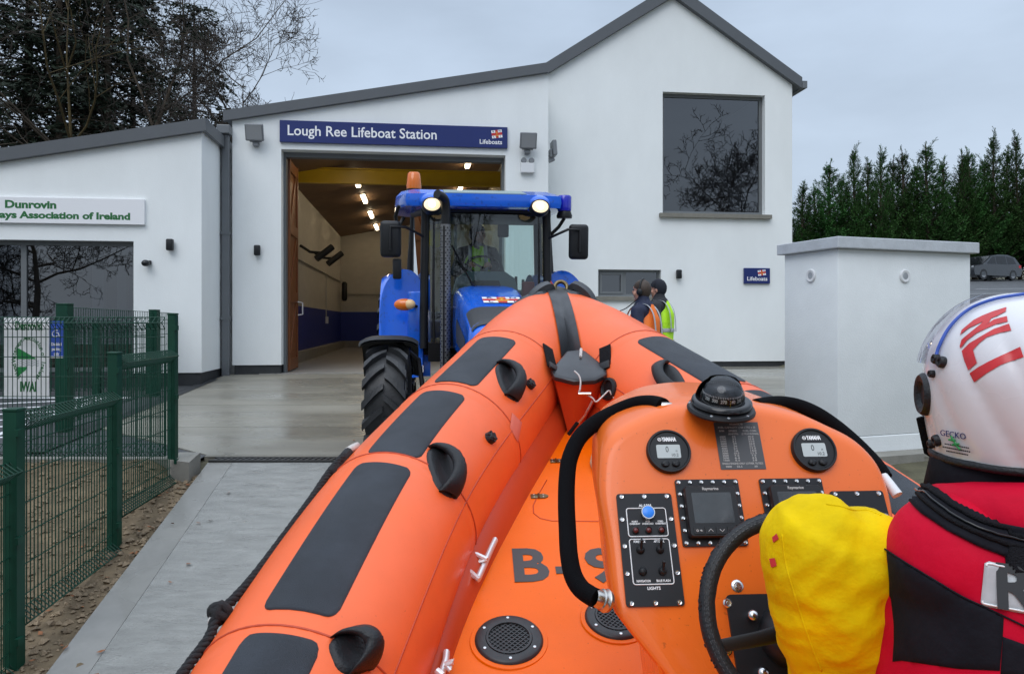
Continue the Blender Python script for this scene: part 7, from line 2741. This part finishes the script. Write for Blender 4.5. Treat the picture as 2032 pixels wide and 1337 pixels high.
def crease(q):
    a = noise.noise((q.x * 7 + q.z * 3, q.y * 7, q.z * 9 + 2.7))
    c = noise.noise((q.x * 15 + 9, q.y * 15, q.z * 24 - q.x * 12))
    d = noise.noise((q.x * 34, q.y * 34 + 5, q.z * 40))
    return .0085 * (.35 - abs(a)) * 1.5 + .0040 * (.3 - abs(c)) * 1.6 + .0012 * d
lsl.v = [tuple(v.co + v.normal * crease(v.co)) for v in _b.verts]
_b.free()
lo_ = lsl.build('suit_sleeve', m_('suit_yellow'), helm, smooth=180)
rsl = sleeve([tm(.14, .03, .58), tm(.20, .03, .56), tm(.26, .05, .46), tm(.30, .09, .32), RE, toward(RE, RWr, .08), toward(RWr, RE, .12), toward(RWr, RE, .08)], [.05, .085, .10, .10, .085, .07, .05, .034], 'suit_sleeve', 4.1)
rsl.build('suit_sleeve', m_('suit_yellow'), helm, smooth=180)
def bvh_of(b):
    return BVHTree.FromPolygons([Vector(v) for v in b.v], b.f)
def decal(bvh, poly, name, m, parent, off=.003, step=7, smooth=180, edge=.0):
    """a piece of cloth, tape or lettering laid on a curved surface: outline given where the photograph shows it"""
    bm_ = bmesh.new()
    f = bm_.faces.new([bm_.verts.new((x, y, 0)) for x, y in poly])
    xs_, ys_ = [p[0] for p in poly], [p[1] for p in poly]
    for (a, c, no) in ((min(xs_), max(xs_), (1, 0, 0)), (min(ys_), max(ys_), (0, 1, 0))):
        k = int((c - a) / step)
        for i in range(1, k + 1):
            q = a + (c - a) * i / (k + 1)
            bmesh.ops.bisect_plane(bm_, geom=bm_.verts[:] + bm_.edges[:] + bm_.faces[:], plane_co=(q, q, 0), plane_no=no)
    bm_.verts.index_update()
    ok, vs = {}, []
    bd = {v.index for e_ in bm_.edges if len(e_.link_faces) < 2 for v in e_.verts}
    for v in bm_.verts:
        d = ray(v.co.x, v.co.y).normalized()
        loc, nor, _, _ = bvh.ray_cast(EYEV, d)
        if loc is None:
            continue
        if nor.dot(d) > 0:
            nor = -nor
        ok[v.index] = len(vs)
        vs.append(loc + nor * (edge if v.index in bd and edge else off))
    fs = [tuple(ok[v.index] for v in f.verts) for f in bm_.faces if all(v.index in ok for v in f.verts)]
    bm_.free()
    if not fs:
        return None
    return MB().add(vs, fs).build(name, m_(m), parent, smooth=smooth)
def seam_on(bvh, pts, r, name, m, parent, off=.0):
    P_ = catmull([Vector((x, y, 0)) for x, y in pts], 8)
    L = []
    for q in P_:
        d = ray(q.x, q.y).normalized()
        loc, nor, _, _ = bvh.ray_cast(EYEV, d)
        if loc is not None:
            if nor.dot(d) > 0:
                nor = -nor
            L.append(loc + nor * off)
    if len(L) > 2:
        return MB().tube(L, r, 8).build(name, m_(m), parent, smooth=180)
sbv = bvh_of(lsl)
seam_on(sbv, [(1552, 1060), (1560, 1120), (1580, 1190), (1606, 1270), (1630, 1330)], .0016, 'sleeve_seam', 'suit_yellow', lo_)
seam_on(sbv, [(1640, 1000), (1668, 1004), (1695, 1012), (1722, 1012), (1748, 1022)], .0016, 'sleeve_seam', 'suit_yellow', lo_)
decal(sbv, [(1528, 1108), (1539, 1106), (1543, 1122), (1532, 1125)], 'sleeve_tab', 'flag_red', lo_, .002, 5)
decal(sbv, [(1534, 1066), (1543, 1058), (1547, 1068), (1536, 1076)], 'sleeve_tab', 'flag_red', lo_, .002, 5)
# lifejacket
JB = MB()
def trunk(u, v):
    a = 2 * PI * u
    z = .05 + .655 * v
    k = v
    hw = .245 + .045 * math.sin(PI * min(1, k * .9 + .1)) - .10 * max(0, (k - .80) / .20) ** 2
    dp = .150 + .03 * math.sin(PI * k) - .05 * max(0, (k - .8) / .2) ** 2
    c, s = math.cos(a), math.sin(a)
    e = .72
    x = hw * math.copysign(abs(c) ** e, c)
    y = dp * math.copysign(abs(s) ** e, s) + .03 * k
    f = .006 * noise.noise((x * 7, y * 7, z * 7)) + .003 * noise.noise((x * 20, y * 20, z * 16))
    return tm(x * (1 + f * 4), y * (1 + f * 4), z)
JB.grid(trunk, 56, 40, closed_u=True)
k0 = len(JB.v)
JB.add([trunk(i / 56, 1) for i in range(56)], [tuple(range(56))])
JB.add([trunk(i / 56, 0) for i in range(56)], [tuple(range(55, -1, -1))])
JB.ell(tm(-.195, .025, .605), (.090, .11, .100))
JB.ell(tm(.195, .025, .605), (.090, .11, .100))
JB.ell(tm(0, -.02, .655), (.16, .12, .07))
jk = fuse(JB, .009, 6)
jv = jk.build('lifejacket', m_('jacket_red'), helm, smooth=180)
jb = bvh_of(jk)
decal(jb, [(1760, 1092), (1800, 1118), (1850, 1148), (1910, 1185), (1968, 1212), (1992, 1225), (1990, 1260), (1984, 1330), (1900, 1326), (1790, 1310), (1772, 1312), (1776, 1250), (1768, 1180)], 'side_panel', 'jacket_black', jv, .0035, 9, edge=.001)
decal(jb, [(1990, 1262), (2040, 1280), (2060, 1345), (1985, 1338)], 'lower_panel', 'jacket_black', jv, .003, 9, edge=.001)
seam_on(jb, [(1757, 1088), (1800, 1116), (1850, 1146), (1910, 1182), (1968, 1210), (2050, 1250)], .0013, 'piping', 'jacket_black', jv, .002)
# reflective name patch with its letters
pat = [(1953, 1117), (1962, 1113), (2060, 1135), (2060, 1222), (1952, 1202), (1946, 1194)]
po = decal(jb, pat, 'name_patch', 'reflective', jv, .0045, 8, edge=.001)
P0_ = jb.ray_cast(EYEV, ray(2012, 1172).normalized())
pn = P0_[1] if P0_[1].dot(ray(2012, 1172)) < 0 else -P0_[1]
px_ = (at(2040, 1183, 1) - at(1980, 1170, 1)).normalized()
px_ = (px_ - pn * px_.dot(pn)).normalized()
s_ = .066
text('patch_lettering', m_('label_black'), jv, [(ch, .078, _frame(P0_[0] + pn * .0075 + px_ * dx, px_, pn.cross(px_)), 'CENTER', .03, 1.0) for ch, dx in (('R', .0), ('N', .055), ('L', .105), ('I', .138))], .0005)
seam_on(jb, [(1955, 1122), (1962, 1118), (2010, 1129), (2032, 1134)], .0012, 'patch_stitch', 'letter_white', jv, .005)
seam_on(jb, [(1951, 1190), (1956, 1197), (2010, 1208), (2032, 1212)], .0012, 'patch_stitch', 'letter_white', jv, .005)
# collar: padded red ring with a black zip band round the neck
def ringpath(rx, ry, z, dx=0, dy=0, tilt=0):
    return [tm(dx + rx * math.cos(2 * PI * k / 40), dy + ry * math.sin(2 * PI * k / 40), z + tilt * math.sin(2 * PI * k / 40)) for k in range(40)]
b = MB()
prof_ = [(.200, .172, .640), (.200, .171, .675), (.190, .162, .700), (.174, .148, .712), (.150, .127, .718), (.136, .114, .708), (.130, .108, .660)]
b.grid(lambda u, v: ringpath(*prof_[round(v * 6)], -.012, .034, -.022)[round(u * 40) % 40], 40, 6, closed_u=True)
b.build('collar', m_('jacket_red'), jv, smooth=180)
jb = bvh_of(MB().add(jk.v, jk.f).add(b.v, b.f))
def zz(l):
    return [(1480 + x / 1.721, 560 + y / 1.721) for x, y in l]
zb_ = decal(jb, zz([(525, 698), (580, 690), (632, 690), (720, 757), (830, 812), (975, 840), (975, 915), (885, 938), (800, 906), (690, 850), (600, 790), (530, 720)]), 'zip_band', 'jacket_black', jv, .006, 5, edge=.003)
for ln_ in ([(560, 700), (640, 775), (720, 830), (800, 868), (885, 900), (965, 915)], [(600, 694), (680, 755), (760, 805), (840, 838), (965, 868)]):
    seam_on(jb, zz(ln_), .0035, 'zip', 'webbing', jv, .0075)
seam_on(jb, zz([(585, 700), (660, 768), (740, 822), (830, 862), (965, 895)]), .0020, 'zip_teeth', 'black_gloss', jv, .0085)
decal(jb, zz([(878, 890), (975, 905), (975, 1010), (905, 998), (884, 960)]), 'strap_end', 'webbing', jv, .0095, 8, edge=.002)
# black neck gaiter
b = MB().tube([HC + Vector((-.02, -.0, -.19)), HC + Vector((-.015, 0, -.14)), HC + Vector((0, .0, -.09)), HC + Vector((0, .0, -.05))], [.118, .112, .108, .09], 28)
b.build('neck_gaiter', m_('jacket_black'), helm, smooth=180)
# helmet
HY = R(-14)
HMx = Matrix.Translation(HC) @ Matrix.Rotation(HY, 4, 'Z')           # +y is forward
def hshell(u, v, k=1.0):
    a = 2 * PI * u
    t = PI * v
    sr = math.sin(t) ** .92 if t < PI / 2 else math.sqrt(1 - .30 * math.cos(t) ** 2)
    x = .132 * math.copysign(abs(math.cos(a)) ** .95, math.cos(a)) * sr
    y = .152 * math.sin(a) * sr
    z = .140 * math.cos(t)
    z = max(z, -.118)
    # pressed flutes that sweep back from the sides
    back = max(0, -math.sin(a))
    s = max(0, min(1, (math.sin(t) - .35) / .4)) * (0.25 + back)
    ridge = .0060 * s * (abs(math.cos(a * 6.0 + 3.4 * math.cos(t))) ** .5 - .6)
    k2 = k + ridge / .14
    return HMx @ Vector((x * k2, y * k2, z * k))
VT = .80
b = MB().grid(lambda u, v: hshell(u, v * VT), 96, 48, closed_u=True)
b.grid(lambda u, v: HMx @ (HMx.inverted() @ hshell(u, VT) * (1 - .12 * v) - Vector((0, 0, .006 * math.sin(PI * v)))), 96, 3, closed_u=True)
hel = b.build('helmet', m_('helmet_white'), helm, smooth=60)
hbv = bvh_of(b)
rim = [hshell(k / 60, VT) for k in range(60)]
MB().tube(rim, .0065, 8, closed=True).build('helmet_trim', m_('black_rubber'), hel, smooth=180)
# red letters down the back of the shell
def bar(b, p, q, w0, w1=None):
    return p
def quad(pts):
    return pts
red = [
    [(1905.8, 665.8), (1909.2, 655.3), (1933.2, 635.3), (1950.6, 626.6), (1972.4, 617.9), (1997.6, 610.1), (1996.3, 618.8), (1978.9, 627.5), (1963.7, 634.0), (1948.9, 639.7), (1924.5, 651.0), (1912.3, 659.7)],
    [(1905.3, 687.5), (1908.8, 674.5), (1926.7, 659.7), (1946.3, 644.0), (1958.4, 630.9), (1968.9, 628.3), (1963.7, 639.7), (1955.8, 646.6), (1972.4, 634.4), (1998.5, 627.9), (2000.2, 638.8), (1976.7, 644.0), (1955.0, 653.6), (1939.7, 661.0), (1920.1, 675.4), (1907.1, 691.0)],
    [(1909.2, 696.7), (1924.5, 681.4), (1946.3, 668.4), (1972.4, 653.2), (2002.8, 642.7), (2007.2, 656.2), (1985.4, 660.6), (1959.3, 669.3), (1944.1, 681.0), (1931.9, 694.5), (1934.9, 705.8), (1939.7, 720.2), (1922.3, 734.6), (1914.9, 717.1)],
    [(1924.5, 740.7), (1941.9, 728.5), (1963.7, 716.7), (1987.6, 705.4), (2024.6, 688.4), (2031.6, 708.4), (2002.8, 718.0), (1985.4, 724.5), (1959.3, 739.8), (1934.1, 758.1)],
]
for q in red:
    decal(hbv, q, 'helmet_letter', 'helmet_red', hel, .0012, 6)
seam_on(hbv, [(1862, 716), (1868, 690), (1890, 650), (1925, 618), (1975, 598), (2035, 588)], .0026, 'visor_edge', 'logo_blue', hel, .004)
# clear visor swung up over the brow
b = MB()
def vis(u, v):
    a = R(-8 + 196 * u)
    t = R(18 + 60 * v)
    return HMx @ Vector((.142 * math.cos(a) * math.sin(t) ** .9, .163 * math.sin(a) * math.sin(t) ** .9 + .004, .146 * math.cos(t)))
b.grid(vis, 40, 12)
b.build('visor', m_('visor_glass'), hel, smooth=180, fix=False)
def stud(px, py, r, name='helmet_stud', h=.008, m='black_rubber', sc=(1, 1)):
    loc, nor, _, _ = hbv.ray_cast(EYEV, ray(px, py).normalized())
    if loc is None:
        return
    if nor.dot(ray(px, py)) > 0:
        nor = -nor
    M = _frame(loc, nor.orthogonal(), nor.cross(nor.orthogonal()))
    MB().lathe([(r, -.003), (r, h * .6), (r * .8, h), (r * .45, h), (r * .35, h * .7), (0, h * .7)], 20, M).build(name, m_(m), hel, smooth=40)
stud(1872, 719, .009); stud(1861, 713, .008); stud(1853, 742, .006)
stud(1862, 873, .009); stud(1852, 880, .007)
# ear disc on the left side
ea = HMx @ Vector((-.128, .02, -.015))
M = HMx @ _frame((-.1265, .015, -.015), (0, -1, 0), (0, 0, 1))
M = _frame(HMx @ Vector((-.1285, .012, -.020)), HMx.to_3x3() @ Vector((0, -1, 0)), (0, 0, 1))
MB().lathe([(.034, -.006), (.034, .006), (.030, .011), (.022, .009), (.018, .004), (0, .004)], 28, M).build('ear_disc', m_('black_rubber'), hel, smooth=40)
loc, nor, _, _ = hbv.ray_cast(EYEV, ray(1897, 868).normalized())
if loc is not None:
    if nor.dot(ray(1897, 868)) > 0:
        nor = -nor
    ex0 = Vector((0, 0, 1)).cross(nor).normalized()
    M = _frame(loc + nor * .0025, ex0, nor.cross(ex0))
    text('helmet_lettering', m_('flag_navy'), hel, [('GECKO', .0125, M @ Matrix.Translation((-.003, .004, 0)), 'CENTER', .0, 1.05)], .0003)
    g_ = MB()
    for q in (((-.006, .002), (.004, -.012)), ((-.010, -.004), (.001, -.004)), ((-.004, -.011), (.007, -.008)), ((.004, -.012), (.009, -.016))):
        g_.tube([M @ Vector((*p, .0006)) for p in q], .0016, 6)
    g_.build('helmet_emblem', m_('logo_green'), hel)
    l_ = MB()
    for k, (a, c) in enumerate(((-.018, .024), (-.022, .026), (-.016, .022))):
        for j in range(14):
            x = a + (c - a) * j / 14
            l_.box(x, x + (c - a) / 20, -.0125 - .0052 * k, -.0105 - .0052 * k, .0, .0004, M)
    l_.build('helmet_small_print', m_('jacket_black'), hel, fix=False)
MB().tube([HMx @ Vector(q) for q in ((-.125, .05, -.06), (-.112, .06, -.115), (-.06, .08, -.15), (0, .09, -.16))], .010, 6, flat=.3).build('chin_strap', m_('webbing'), hel, smooth=60)
flush_text()
